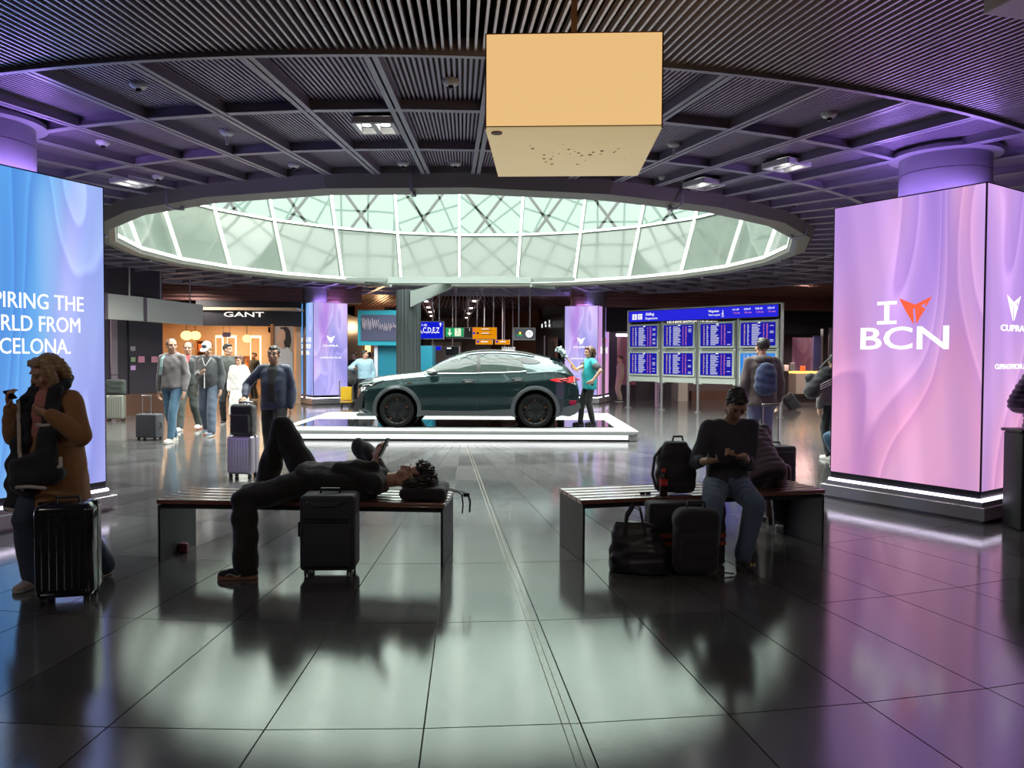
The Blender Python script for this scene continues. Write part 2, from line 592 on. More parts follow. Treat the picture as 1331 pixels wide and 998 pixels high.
# ================================================================== CEILING
mb = MB()
mb.lathe([(6.86, 4.15), (40, 4.15), (40, 4.3), (6.86, 4.3)], 48, Matrix.Translation((C0.x, C0.y, 0)), closed=True)
ceiling = mb.obj('ceiling', M_void, kind='structure')
ceiling['label'] = 'dark slatted hall ceiling of radial coffers around the round skylight'
CR = [6.86, 7.93, 9.24, 10.6, 11.9, 13.2]
CA = 5.0
def panel_mesh(r0, r1, n=20):
    vs = []; fs = []; ms = []
    a0 = -CA / 2; w = CA / n
    r0 += 0.03; r1 -= 0.03
    def q(a, r, z): return (r * math.sin(R(a)), -r * math.cos(R(a)), z)
    for k in range(n):
        a = a0 + w * k; b = a + w * 0.5; c = a + w
        o = len(vs)
        vs += [q(a, r0, 3.90), q(a, r1, 3.90), q(a, r0, 3.875), q(a, r1, 3.875), q(b, r0, 3.875), q(b, r1, 3.875),
               q(b, r0, 3.90), q(b, r1, 3.90), q(c, r0, 3.90), q(c, r1, 3.90)]
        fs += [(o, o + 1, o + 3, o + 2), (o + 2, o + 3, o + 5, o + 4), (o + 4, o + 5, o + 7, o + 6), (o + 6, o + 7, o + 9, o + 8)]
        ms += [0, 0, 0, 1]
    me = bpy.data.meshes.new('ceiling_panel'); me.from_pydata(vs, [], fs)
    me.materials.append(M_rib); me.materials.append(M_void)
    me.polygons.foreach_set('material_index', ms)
    return me
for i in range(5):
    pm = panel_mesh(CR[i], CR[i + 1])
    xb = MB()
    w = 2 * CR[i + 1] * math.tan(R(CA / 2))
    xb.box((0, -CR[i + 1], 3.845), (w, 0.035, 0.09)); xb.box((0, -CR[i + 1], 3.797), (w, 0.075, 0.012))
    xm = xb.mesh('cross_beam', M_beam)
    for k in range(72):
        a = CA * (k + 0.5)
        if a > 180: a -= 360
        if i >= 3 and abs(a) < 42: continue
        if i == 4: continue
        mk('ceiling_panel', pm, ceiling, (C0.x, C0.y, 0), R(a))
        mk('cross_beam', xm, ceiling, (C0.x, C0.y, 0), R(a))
for k in range(72):
    a = CA * k
    if a > 180: a -= 360
    far = abs(a) >= 41
    rb = MB()
    r1 = 11.93 if far else 10.63
    for off in (-0.032, 0.032):
        rb.box((off, -(6.86 + r1) / 2, 3.845), (0.02, r1 - 6.86, 0.10))
        rb.box((off, -(6.86 + r1) / 2, 3.792), (0.045, r1 - 6.86, 0.012))
    key = 'beam_far' if far else 'beam_near'
    if key not in tm: tm[key] = rb.mesh('radial_beam', M_beam)
    mk('radial_beam', tm[key], ceiling, (C0.x, C0.y, 0), R(a))
# fine slats outside the coffers, too many and too thin to count
mb = MB()
T0 = Matrix.Translation((C0.x, C0.y, 0))
k = 0
a = -42.0
while a < 42.01:
    mb.box((0, -(10.66 + 17.2) / 2, 3.80), (0.018, 17.2 - 10.66, 0.05), T0 @ Matrix.Rotation(R(a), 4, 'Z'))
    a += 0.31
mb.obj('near_slats', M_slat, ceiling, kind='stuff')
mb = MB(); a = 42.6
while a < 318:
    mb.box((0, -(11.95 + 19.5) / 2, 3.80), (0.05, 19.5 - 11.95, 0.05), T0 @ Matrix.Rotation(R(a), 4, 'Z'))
    a += 0.6
mb.obj('far_slats', M_brown, ceiling, kind='stuff')
mb = MB()
mb.lathe([(10.615, 3.74), (10.66, 3.74), (10.66, 3.86), (10.615, 3.86)], 84, T0, closed=True, a0=-42, a1=42)
mb.lathe([(11.93, 3.76), (11.96, 3.76), (11.96, 3.86), (11.93, 3.86)], 90, T0, closed=True, a0=42, a1=318)
mb.obj('edge_band', M_beam, ceiling)
mb = MB()
mb.lathe([(14.8, 3.84), (30, 3.84)], 90, T0, a0=45, a1=315)
mb.obj('flat_soffit', M_dark, ceiling)

# white soffit with a downlight at the top right corner of the view
c_ = P(1315, 3, 4.75)
mb = MB(); mb.rbox((3.72, 4.50, 3.70), (1.7, 0.75, 0.10), 0.01, rz=R(14))
mb.obj('white_soffit', M_white, ceiling)

# ================================================================== WALLS
def slab(name, a, b, z0, z1, t, m, kind='structure', parent=None):
    mb = MB(); a = V((a[0], a[1], 0)); b = V((b[0], b[1], 0))
    L = (b - a).length; ang = math.atan2(b.y - a.y, b.x - a.x)
    mb.box(((a.x + b.x) / 2, (a.y + b.y) / 2, (z0 + z1) / 2), (L, t, z1 - z0), rz=ang)
    return mb.obj(name, m, parent, kind=kind)
slab('wall_left', (-19, -6), (-19, 48), -0.1, 4.2, 0.2, M_hall)
slab('wall_right', (19, -6), (19, 48), -0.1, 4.2, 0.2, M_hall)
slab('wall_front', (-19, -6), (19, -6), -0.1, 4.2, 0.2, M_hall)
slab('wall_back', (-19, 47), (19, 47), -0.1, 4.2, 0.2, M_hall)

# ================================================================== SKYLIGHT
sky = bpy.data.objects.new('window_1', None); COL.objects.link(sky)
sky.location = (C0.x, C0.y, 0); sky['kind'] = 'structure'
sky['label'] = 'large round skylight with a flared drum of white-framed glass panes'
N24 = 24; A_OFF = 4.5
mb = MB(); mb.lathe([(6.90, 4.28), (6.90, 3.80), (6.82, 3.64), (6.62, 3.60), (6.53, 3.64), (6.50, 3.72), (6.60, 3.74), (6.84, 3.76), (6.86, 4.28)], 24,
                    Matrix.Rotation(R(A_OFF), 4, 'Z'), closed=True)
mb.obj('rim', M_rim, sky)
LV = [(6.56, 3.72), (7.09, 5.22), (7.75, 7.10), (8.40, 8.95), (9.10, 10.9), (9.80, 12.9)]  # topmost row is unseen, added to keep open sky out of floor reflections
M_clear_up = glass_mat('clear_glass_upper', (0.33, 0.36, 0.34), 0.03)
def q24(a, r, z): return V((r * math.sin(R(a)), -r * math.cos(R(a)), z))
rr_ = []
for lev in range(5):
    (r0, z0), (r1, z1) = LV[lev], LV[lev + 1]
    vs = []
    for (r, z) in ((r0, z0), (r1, z1)):
        for a in (-7.5, 7.5):
            vs.append(q24(a, r, z))
    vs += [v + V((0, -0.02, 0)) for v in vs]
    pb = MB(); pb.add(vs, [(0, 1, 3, 2), (4, 6, 7, 5), (0, 4, 5, 1), (2, 3, 7, 6), (0, 2, 6, 4), (1, 5, 7, 3)])
    pm = pb.mesh('glass_pane', (M_pane, M_clear, M_clear_up, M_clear_up, M_clear_up)[lev])
    tb = MB()
    tb.bar(q24(-7.5, r1 - 0.02, z1), q24(7.5, r1 - 0.02, z1), 0.07, 0.06)
    t_m = tb.mesh('transom', M_white)
    mu = MB(); mu.bar(q24(0, r0 - 0.02, z0), q24(0, r1 - 0.02, z1), 0.065, 0.09)
    mu_m = mu.mesh('mullion', M_white)
    for k in range(24):
        a = A_OFF + 15 * k
        mk('glass_pane', pm, sky, (0, 0, 0), R(a + 7.5))
        mk('transom', t_m, sky, (0, 0, 0), R(a + 7.5))
        mk('mullion', mu_m, sky, (0, 0, 0), R(a))
sb = MB(); sb.bar(q24(-7.5, 6.54, 3.75), q24(7.5, 6.54, 3.75), 0.10, 0.07); s_m = sb.mesh('sill_rail', M_white)
for k in range(24): mk('sill_rail', s_m, sky, (0, 0, 0), R(A_OFF + 15 * k + 7.5))
# little pipe hooks under the rim
hb = MB()
hb.tube([(0, -6.86, 3.80), (0, -6.86, 3.66), (0.0, -6.84, 3.585), (0.0, -6.76, 3.56), (0.0, -6.66, 3.57), (0, -6.62, 3.61)], 0.014, 8)
hb.cyl((0, -6.62, 3.58), 0.03, 0.03)
h_m = hb.mesh('hook_pipe', M_beam, 'auto')
for k in range(24):
    if k % 2 == 0: mk('hook_pipe', h_m, sky, (0, 0, 0), R(A_OFF + 15 * k - 6.0))
# steel lattice dome over the opening
lat = bpy.data.objects.new('trim_1', None); COL.objects.link(lat)
lat.location = (C0.x, C0.y, 0); lat['kind'] = 'structure'; lat['label'] = 'steel lattice dome seen through the skylight glass'
def dome(x, y):
    r = math.hypot(x, y)
    return 16.6 - 0.022 * r * r
for fam in range(2):
    th = R(38 if fam == 0 else -52)
    for i in range(-10, 11):
        off = i * 1.22
        half = math.sqrt(max(0, 12.9 ** 2 - off * off))
        pts = []
        for s_ in range(13):
            t = -half + 2 * half * s_ / 12
            x = off * math.cos(th) - t * math.sin(th); y = off * math.sin(th) + t * math.cos(th)
            pts.append((x, y, dome(x, y)))
        for dz in (0, ):
            b_ = MB(); b_.tube(pts, 0.05, 5); b_.obj('lattice_bar', M_lattice, lat)
for r_ in (9.2, 12.6):
    b_ = MB(); b_.tube([(r_ * math.sin(R(a)), r_ * math.cos(R(a)), dome(r_, 0)) for a in range(0, 361, 10)], 0.07, 5)
    b_.obj('lattice_ring', M_lattice, lat)

for k in range(36):                                        # lower skirt of the lattice, crossing diagonals
    for sg in (1, -1):
        b_ = MB(); p0 = V((12.9 * math.sin(R(k * 10)), 12.9 * math.cos(R(k * 10)), dome(12.9, 0)))
        p1 = V((13.4 * math.sin(R(k * 10 + sg * 28)), 13.4 * math.cos(R(k * 10 + sg * 28)), 4.3))
        m1 = (p0 + p1) / 2; m1 = V((m1.x, m1.y, 0)).normalized() * 13.6 + V((0, 0, m1.z))
        b_.tube([p0, m1, p1], 0.06, 5); b_.obj('lattice_bar', M_lattice, lat)
# ring beam and post at the back of the opening
post = P(531, 480, 21.6); px_, py_ = post.x, post.y
mb = MB(); prof = []
n = 40
pts2 = []
for k in range(n):
    a = 2 * math.pi * k / n
    r = 0.33 + (0.012 if k % 2 else -0.012)
    pts2.append((r * math.cos(a), r * math.sin(a)))
vs = [(p[0], p[1], z) for z in (0, 3.42) for p in pts2]
fs = [(k, (k + 1) % n, (k + 1) % n + n, k + n) for k in range(n)] + [tuple(range(n - 1, -1, -1)), tuple(range(n, 2 * n))]
M_post = mat('post_metal', (0.065, 0.075, 0.078), rough=0.4, metal=0.5)
mb.add(vs, fs, Matrix.Translation((px_, py_, 0)))
pst = mb.obj('trim_2', M_post, kind='structure'); pst['label'] = 'dark fluted round post behind the car'
M_gbeam = mat('grey_girder', (0.23, 0.26, 0.245), rough=0.45)
gir = bpy.data.objects.new('trim_3', None); COL.objects.link(gir); gir['kind'] = 'structure'; gir['label'] = 'grey box girder under the far rim of the skylight'
def gbar(a, b, w, h, name='girder'):
    m_ = MB(); m_.bar(a, b, w, h); return m_.obj(name, M_gbeam, gir)
A1 = P(505, 364.5, 20.0); B1 = P(690, 364.5, 20.0)
gbar(A1, B1, 0.30, 0.165)
gbar(P(455, 363, 21.4), A1, 0.28, 0.10); gbar(B1, P(742, 363, 21.4), 0.28, 0.10)
gbar(P(475, 368, 20.9), P(508, 371, 20.4), 0.08, 0.08, 'stub'); gbar(P(690, 371, 20.4), P(720, 374, 20.9), 0.08, 0.08, 'stub')
mb = MB(); a_ = P(534, 389, 21.3); b_ = P(587, 369, 20.1)
mb.add([(a_.x, a_.y - 0.12, a_.z + 0.22), (a_.x, a_.y - 0.12, a_.z - 0.22), (b_.x, b_.y - 0.12, b_.z - 0.1), (b_.x, b_.y - 0.12, b_.z + 0.1),
        (a_.x, a_.y + 0.12, a_.z + 0.22), (a_.x, a_.y + 0.12, a_.z - 0.22), (b_.x, b_.y + 0.12, b_.z - 0.1), (b_.x, b_.y + 0.12, b_.z + 0.1)],
       [(0, 1, 2, 3), (4, 7, 6, 5), (0, 4, 5, 1), (1, 5, 6, 2), (2, 6, 7, 3), (3, 7, 4, 0)])
mb.obj('bracket_arm', M_gbeam, gir)

# ================================================================== COLUMNS
def column(x, y, r, label):
    mb = MB(); mb.lathe([(r, 0.0), (r, 3.55), (r, 3.56), (r * 1.0, 3.9), (r, 4.14)], 40, Matrix.Translation((x, y, 0)))
    o = mb.obj('column', M_col, smooth='auto'); o['kind'] = 'structure'; o['label'] = label
    m2 = MB(); m2.lathe([(r, 3.78), (r + 0.10, 3.79), (r + 0.10, 3.83), (r, 3.84)], 40, Matrix.Translation((x, y, 0)))
    m2.obj('collar', M_col, o, smooth='auto')
    m3 = MB(); m3.lathe([(r + 0.002, 3.60), (r + 0.002, 3.606)], 40, Matrix.Translation((x, y, 0))); m3.obj('seam', M_black, o)
    return o

# ================================================================== DISPLAY TOTEMS
S_PINK = screen_mat('satin_pink', [(0.0, '#b48cf0'), (0.32, '#c9a0ee'), (0.46, '#dcaee6'), (0.56, '#e79fcb'), (0.68, '#ecb6dc'), (1.0, '#a890f4')], (0, 20), (1.3, 0, 0.7), 0.95, -0.06, -0.03)
S_BLUE = screen_mat('satin_blue', [(0.0, '#4fa4f6'), (0.34, '#6cb6fa'), (0.46, '#98cbff'), (0.58, '#a9bcff'), (0.72, '#bcc4ff'), (1.0, '#a6acf8')], (0, -35), (4.3, 0, 2.1), 0.92, 0.20, -0.02)
S_LILAC = screen_mat('satin_lilac', [(0.0, '#9a9cf0'), (0.36, '#b8b4fa'), (0.5, '#d4c8fb'), (0.62, '#cfa2f4'), (0.75, '#c58cf0'), (1.0, '#a8c0ff')], (0, 60), (2.0, 0, 5.1), 0.95)
M_orange = emat('emblem_orange', srgb('#ff6a4a'), 1.0, False)

def emblem(parent, m, origin, right, w, h):
    """angular two-horned mark: two swept wings over a split point"""
    half = [(0.0, 0.72), (0.5, 1.0), (0.325, 0.61), (0.29, 0.64), (0.33, 0.77), (0.17, 0.66), (0.31, 0.545), (0.27, 0.46), (0.045, -0.02),
            (0.03, 0.01), (0.095, 0.33), (0.11, 0.50), (0.06, 0.56), (0.0, 0.575)]
    mb = MB()
    r = V(right).normalized(); u = V((0, 0, 1)); n = r.cross(u)
    for sg in (1, -1):
        vs = [V(origin) + r * (sg * p[0] * w) + u * (p[1] * h) for p in half]
        bm = bmesh.new()
        bv = [bm.verts.new(v) for v in vs]
        f = bm.faces.new(bv if sg > 0 else bv[::-1])
        bmesh.ops.triangulate(bm, faces=[f])
        ex = bmesh.ops.extrude_face_region(bm, geom=list(bm.faces))
        bmesh.ops.translate(bm, vec=n * 0.003, verts=[g for g in ex['geom'] if isinstance(g, bmesh.types.BMVert)])
        bm.verts.index_update()
        mb.add([v.co for v in bm.verts], [[v.index for v in f.verts] for f in bm.faces]); bm.free()
    return mb.obj('emblem', m, parent)

def totem(label, loc, rot, W, D, long_kind, mirror=False, top=3.29):
    t = thing('display_totem', label, 'display', (loc[0], loc[1], 0), rot, 'advertising display totems')
    m = MB(); m.rbox((0, 0, 0.085), (W + 0.15, D + 0.15, 0.13), 0.006, 1); m.box((0, 0, 0.008), (W + 0.05, D + 0.05, 0.016))
    m.obj('plinth', M_alu, t)
    m = MB(); m.box((0, 0, 0.17), (W + 0.06, D + 0.06, 0.05)); m.obj('plinth_step', M_alu, t)
    m = MB(); m.box((0, 0, 0.207), (W + 0.03, D + 0.03, 0.026)); m.obj('light_strip', M_led, t)
    m = MB(); m.box((0, 0, 0.255), (W - 0.01, D - 0.01, 0.07)); m.box((0, 0, top / 2 + 0.1), (W - 0.06, D - 0.06, top - 0.3)); m.obj('core', M_black, t)
    m = MB()
    for sx in (-1, 1):
        for sy in (-1, 1):
            m.box((sx * (W / 2 - 0.008), sy * (D / 2 - 0.008), (top + 0.28) / 2), (0.022, 0.022, top - 0.28))
    for sy in (-1, 1): m.box((0, sy * (D / 2 - 0.006), top), (W, 0.016, 0.014))
    for sx in (-1, 1): m.box((sx * (W / 2 - 0.006), 0, top), (0.016, D, 0.014))
    m.obj('corner_frame', M_black, t)
    m = MB()
    m.lathe([(0.47, top - 0.02), (0.56, top - 0.02), (0.56, top + 0.0), (0.47, top + 0.0)], 28, closed=True)
    m.obj('top_light_ring', M_glow, t)
    for k in range(4):
        lng = k in (0, 2)
        w = (W if lng else D); dd = (D if lng else W) / 2
        sm = (S_PINK if long_kind == 'BCN' else S_BLUE) if lng else (S_LILAC if long_kind != 'BCN' or mirror else S_PINK)
        ang = R(90) * k
        s_ = MB(); s_.box((0, -dd - 0.001, (top + 0.29) / 2), (w - 0.022, 0.012, top - 0.29 - 0.012))
        sc = s_.obj('screen', sm, t, loc=(0, 0, 0), rz=ang)
        y = -dd - 0.009
        L0 = -w / 2
        if lng and long_kind == 'BCN':
            lettering('lettering', 'I', M_txt, sc, (L0 + 0.54, y, 1.955), height=0.24, width=0.035)
            g = MB(); g.box((L0 + 0.6445, y, 2.075), (0.055, 0.006, 0.24)); g.box((L0 + 0.6445, y, 2.182), (0.215, 0.006, 0.036)); g.box((L0 + 0.6445, y, 1.973), (0.215, 0.006, 0.036))
            bpy.data.objects.remove(sc.children[-1]) if len(sc.children) else None
            g.obj('letter', M_txt, sc)
            emblem(sc, M_orange, (L0 + 0.95, y - 0.003, 1.955), (1, 0, 0), 0.345, 0.27)
            lettering('lettering', 'BCN', M_txt, sc, (L0 + 0.35, y, 1.69), height=0.235, width=0.945, bold=0.012)
        elif lng:
            for s2, zz, ww in (('INSPIRING THE', 2.02, 1.13), ('WORLD FROM', 1.81, 1.09), ('BARCELONA.', 1.60, 0.985)):
                lettering('lettering', s2, M_txt, sc, (L0 + 0.25, y, zz), height=0.145, width=ww)
        else:
            cx = L0 + 0.58
            emblem(sc, M_txt, (cx, y - 0.003, 1.98), (1, 0, 0), 0.30, 0.25)
            lettering('lettering', 'CUPRA', M_txt, sc, (cx, y, 1.87), height=0.062, width=0.52, align='CENTER', bold=0.02)
            lettering('lettering', 'CUPRAOFFICIAL.DE', M_txt, sc, (cx, y, 1.49), height=0.05, width=0.72, align='CENTER', bold=0.01)
    return t
# near right, near left, far left, far right
uR = V((0.562, -0.827, 0)); nR = V((0.827, 0.562, 0))
cR = V((4.57, 7.46, 0)) - uR * 0.81 + nR * 0.60
totem('tall pink display totem near the right edge reading I BCN, with a lit plinth', cR, math.atan2(uR.y, uR.x), 1.62, 1.20, 'BCN')
uL = V((0.405, 0.914, 0)); nL = V((0.914, -0.405, 0))
cL = V((-4.17, 7.88, 0)) - uL * 0.81 - nL * 0.60
totem('tall blue display totem behind the woman in the camel coat at the left edge', cL, math.atan2(uL.y, uL.x), 1.62, 1.20, 'INS', mirror=True)
totem('small looking blue and lilac display totem beyond the front of the car', (-6.32, 25.6), R(-55.6), 1.55, 1.16, 'INS', mirror=True)
totem('small looking lilac and pink display totem behind the woman in teal', (2.60, 26.7), R(69.3), 1.55, 1.16, 'BCN', mirror=True)
column(4.75, 8.52, 0.455, 'round metal column rising out of the pink totem at right')
column(-5.09, 7.42, 0.455, 'round metal column rising out of the blue totem at left')
column(-6.52, 25.5, 0.40, 'round metal column rising out of the far left totem')
column(2.80, 26.6, 0.42, 'round metal column rising out of the far right totem')

# ================================================================== DOWNLIGHTS AND ADDED HALL FILL
M_lamp = emat('downlight', (1.0, 0.97, 0.9), 9.0, False)
def downlight(px, py, Y, label, watt=60, size=0.36, color=(1.0, 0.93, 0.86)):
    c = P(px, py, Y) if px is not None else V((py, Y, 3.8))
    t = thing('ceiling_downlight', label, 'ceiling light', (c.x, c.y, 3.80), 0.0, 'square downlights in the coffers')
    t.rotation_euler = (0, 0, math.atan2(c.x - C0.x, -(c.y - C0.y)))
    m = MB(); h = size / 2
    for sx, sy, w, d in ((0, h, size, 0.04), (0, -h, size, 0.04), (h, 0, 0.04, size), (-h, 0, 0.04, size), (0, 0, 0.05, size)):
        m.box((sx, sy, 0.0), (w, d, 0.06))
    m.obj('lamp_frame', M_white, t)
    m = MB(); m.box((0, 0, 0.05), (size, size, 0.02)); m.obj('lamp_back', M_black, t)
    for sx in (-1, 1):
        m = MB(); m.cyl((sx * size * 0.25, 0, 0.02), size * 0.13, 0.03, 16); m.obj('lamp_bulb', M_lamp, t)
    ld = bpy.data.lights.new('downlight', 'SPOT'); ld.energy = watt; ld.spot_size = R(120); ld.spot_blend = 0.6; ld.color = color; ld.shadow_soft_size = 0.12
    lo = bpy.data.objects.new('downlight', ld); COL.objects.link(lo); lo.parent = t; lo.location = (0, 0, -0.05)
    return t
downlight(489, 170, 7.45, 'square double downlight in the coffers above the left bench', 30)
downlight(1022, 209, 8.9, 'square double downlight in the coffers left of the right hand column', 30)
downlight(172, 240, 9.9, 'square downlight beside the rim above the left totem', 30)
downlight(915, 241, 9.9, 'square downlight next to the skylight rim at right', 30)
for i, (x, y) in enumerate([(-12, 12), (-11, 18), (-10, 23), (10, 12), (11, 18), (9, 23.5), (0, 27), (-3, 34), (3, 34), (1, 41), (-4.5, 1.5), (3.5, 1.0), (0, -2), (-12, 4), (12, 4), (-9, 15.5), (9, 16), (-14, 20), (13, 23)]):  # added fill lights without fixtures, brightening hall, corridor and foreground
    ld = bpy.data.lights.new('hall_fill', 'SPOT'); ld.energy = 420 if y > 5 else 75; ld.spot_size = R(168); ld.spot_blend = 0.3; ld.color = (1.0, 0.9, 0.82); ld.shadow_soft_size = 0.3
    lo = bpy.data.objects.new('hall_fill', ld); COL.objects.link(lo); lo.location = (x, y, 3.72)
    lo['label'] = 'unseen fill light added under the hall ceiling'

# ================================================================== FAR WALLS, SHOPS
def wallseg(name, pa, Ya, pb, Yb, z0, z1, m, t=0.15, label=None, parent=None):
    a = P(pa, 460, Ya); b = P(pb, 460, Yb)
    o = slab(name, (a.x, a.y), (b.x, b.y), z0, z1, t, m, parent=parent)
    if label: o['label'] = label
    return o
def sheet(name, pa, Ya, pb, Yb, z0, z1, m, parent, t=0.04, off=-0.1, **k):
    """flat panel on the line between two sighted points, moved off towards the viewer"""
    a = P(pa, 460, Ya); b = P(pb, 460, Yb)
    d = (b - a); d.z = 0; d.normalize(); n = V((d.y, -d.x, 0))
    if n.y > 0: n = -n
    a = a - n * off; b = b - n * off
    L = (V((b.x, b.y, 0)) - V((a.x, a.y, 0))).length
    mb = MB(); mb.box(((a.x + b.x) / 2, (a.y + b.y) / 2, (z0 + z1) / 2), (L, t, z1 - z0), rz=math.atan2(b.y - a.y, b.x - a.x))
    return mb.obj(name, m, parent, **k)

M_shopw = mat('shop_wall', (0.70, 0.50, 0.32), rough=0.6, var=0.12, vscale=1.0)
M_shopfl = mat('shop_floor', (0.45, 0.33, 0.22), rough=0.4)
M_wood = mat('shelf_wood', (0.38, 0.16, 0.06), rough=0.5, var=0.3, vscale=4)
M_fascia = mat('fascia_black', (0.018, 0.017, 0.024), rough=0.35)
M_letter = emat('sign_letter', (1.0, 0.93, 0.85), 1.3, False)
M_warm = emat('warm_lamp', (1.0, 0.62, 0.22), 2.6)
M_warmhi = emat('warm_strip', (1.0, 0.78, 0.50), 2.6)
M_brownwall = mat('brown_wall', (0.10, 0.045, 0.03), rough=0.4, var=0.3, vscale=1.2)

# --- left: dark wall with notices
wl = wallseg('wall_west', 120, 19.2, 209, 21.2, 0, 4.15, M_dark, label='dark plum wall left of the clothes shop')
sheet('wall_base', 120, 19.2, 209, 21.2, 0, 0.55, M_brownwall, wl)
sheet('door_seam', 162, 20.1, 163, 20.13, 0.0, 2.6, M_black, wl)
M_seam = mat('wall_post', (0.20, 0.15, 0.20), rough=0.5)
sheet('wall_post', 139, 19.6, 147, 19.8, 0.0, 3.0, M_seam, wl, off=-0.12)
pink = mat('notice_pink', (0.55, 0.22, 0.33), rough=0.6); green = mat('notice_green', (0.22, 0.30, 0.20), rough=0.6); grey = mat('notice_grey', (0.28, 0.24, 0.30), rough=0.6)
lil = mat('notice_lilac', (0.5, 0.3, 0.6), rough=0.6)
for nm, pa, pb, y0, y1, m_, lb in (('wall_notice', 165, 171, 450, 456, grey, 'small grey notice, topmost on the dark wall'), ('wall_notice', 165, 171, 464, 470, green, 'small green notice in the middle of the dark wall'),
                           ('wall_notice', 165, 171, 475, 481, lil, 'small lilac notice, lowest on the dark wall'), ('wall_notice', 175, 183, 463, 471, pink, 'pink poster beside the green notice on the dark wall'),
                           ('wall_notice', 192, 200, 463, 471, pink, 'pink poster on the dark wall next to the man in the hoodie')):
    Yq = 19.2 + (pa - 120) / 89 * 2.0
    o = sheet(nm, pa, Yq, pb, Yq + (pb - pa) / 89 * 2, P(pa, y1, Yq).z, P(pa, y0, Yq).z, m_, None, t=0.02, off=-0.13)
    tag(o, lb, 'notice', 'notices on the dark wall')
# --- two blank grey boards on rods
def hung_board(pa, Ya, pb, Yb, rods, label):
    a = P(pa, 403, Ya); b = P(pb, 403, Yb); c = (a + b) / 2
    t = thing('hanging_board', label, 'sign board', (c.x, c.y, 2.45), math.atan2(b.y - a.y, b.x - a.x), 'blank grey boards hung from the ceiling')
    L = math.hypot(b.x - a.x, b.y - a.y)
    m = MB(); m.rbox((0, 0, 0.31), (L, 0.10, 0.62), 0.01, 1); m.obj('board', M_grey_board, t)
    m = MB(); m.box((-L / 2 + 0.06, -0.052, 0.31), (0.12, 0.01, 0.62)); m.obj('end_strip', M_seam, t)
    for r in rods:
        m = MB(); m.cyl((r * L, 0, 1.03), 0.022, 0.82, 8); m.obj('rod', M_steel, t)
hung_board(133, 18.6, 184, 19.9, (0.18,), 'blank grey hanging board next to the blue totem edge')
hung_board(185, 19.95, 262, 22.9, (-0.22, 0.28), 'blank grey hanging board left of the clothes shop sign')

# --- clothes shop
A_ = P(205, 460, 24.4); B_ = P(384, 460, 25.2)
shop = wallseg('wall_shopfront', 256, 24.6, 392, 25.2, 2.52, 3.32, M_fascia, 0.25, 'black fascia over the open clothes shop')
lettering('lettering', 'GANT', M_letter, shop, P(291, 411.5, 24.58), right=(1, 0.045, 0), height=0.155, width=1.26, bold=0.01)
wallseg('wall_bulkhead', 120, 24.2, 470, 25.9, 3.32, 4.15, M_brown, 0.2, 'brown slatted bulkhead over the shops at left')
for k in range(6):
    m = MB(); a = P(120, 460, 24.0); b = P(470, 460, 25.7); z = 3.36 + 0.125 * k
    m.bar((a.x, a.y - 0.02, z), (b.x, b.y - 0.02, z), 0.05, 0.03); m.obj('bulkhead_slat', M_brown, bpy.data.objects['wall_bulkhead'])
sh = wallseg('wall_shop_back', 200, 30.5, 392, 31.0, 0, 3.0, M_shopw, 0.15, 'warm lit back wall of the clothes shop')
wallseg('wall_shop_side', 203, 24.6, 196, 31, 0, 3.0, M_shopw, 0.15, 'warm lit side wall of the clothes shop')
wallseg('wall_shop_end', 388, 25.3, 402, 31, 0, 3.0, M_shopw, 0.15, 'warm lit end wall of the clothes shop')
mb = MB(); a = P(198, 460, 24.6); b = P(395, 460, 31.3)
mb.box(((a.x + b.x) / 2 - 0.6, 28, 3.05), (7.5, 7.2, 0.08)); o = mb.obj('ceiling_shop', M_shopw, kind='structure'); o['label'] = 'warm ceiling of the clothes shop'
for i, px in enumerate((215, 262, 300, 345)):
    ld = bpy.data.lights.new('shop_lamp', 'AREA'); ld.energy = 75; ld.size = 0.8; ld.color = (1.0, 0.70, 0.40)
    lo = bpy.data.objects.new('shop_lamp', ld); COL.objects.link(lo); c = P(px, 440, 27.5); lo.location = (c.x, c.y, 2.95)
# niches and shelving
def shelf_unit(px0, px1, Y, z1, label, goods):
    a = P(px0, 460, Y); b = P(px1, 460, Y); w = b.x - a.x
    t = thing('shelf_unit', label, 'shelving', ((a.x + b.x) / 2, Y, 0), 0, 'shelving units in the clothes shop')
    m = MB(); m.box((0, 0.2, z1 / 2), (w, 0.04, z1)); m.obj('back_panel', M_wood, t)
    for sx in (-1, 1):
        m = MB(); m.box((sx * w / 2, 0, z1 / 2), (0.05, 0.4, z1)); m.obj('side_panel', M_wood, t)
    n = max(3, int(z1 / 0.42))
    for k in range(n + 1):
        m = MB(); m.box((0, 0, 0.04 + (z1 - 0.06) * k / n), (w, 0.4, 0.03)); m.obj('shelf', M_wood, t)
    for k in range(1, n):
        z = 0.06 + (z1 - 0.06) * k / n
        x = -w / 2 + 0.12
        while x < w / 2 - 0.12:
            bw = random.uniform(0.10, 0.17); h = random.uniform(0.1, 0.26)
            m = MB(); m.rbox((0, 0, h / 2), (bw, 0.24, h), 0.012, 1)
            gi = random.randrange(4); o = m.obj('folded_garment', goods[gi], loc=(t.location.x + x, Y - 0.04, z + 0.016))
            tag(o, ('orange', 'white', 'brown', 'blue')[gi] + (' folded goods on the ' + ('lowest', 'second lowest', 'third', 'fourth', 'fifth')[min(4, k - 1)] + ' shelf of the ' + ('tall' if z1 > 2 else 'low') + ' unit, ') + ('left' if x < -0.1 else ('middle' if x < 0.06 else 'right')), 'clothing', 'folded goods on the shop shelves')
            x += bw + random.uniform(0.04, 0.14)
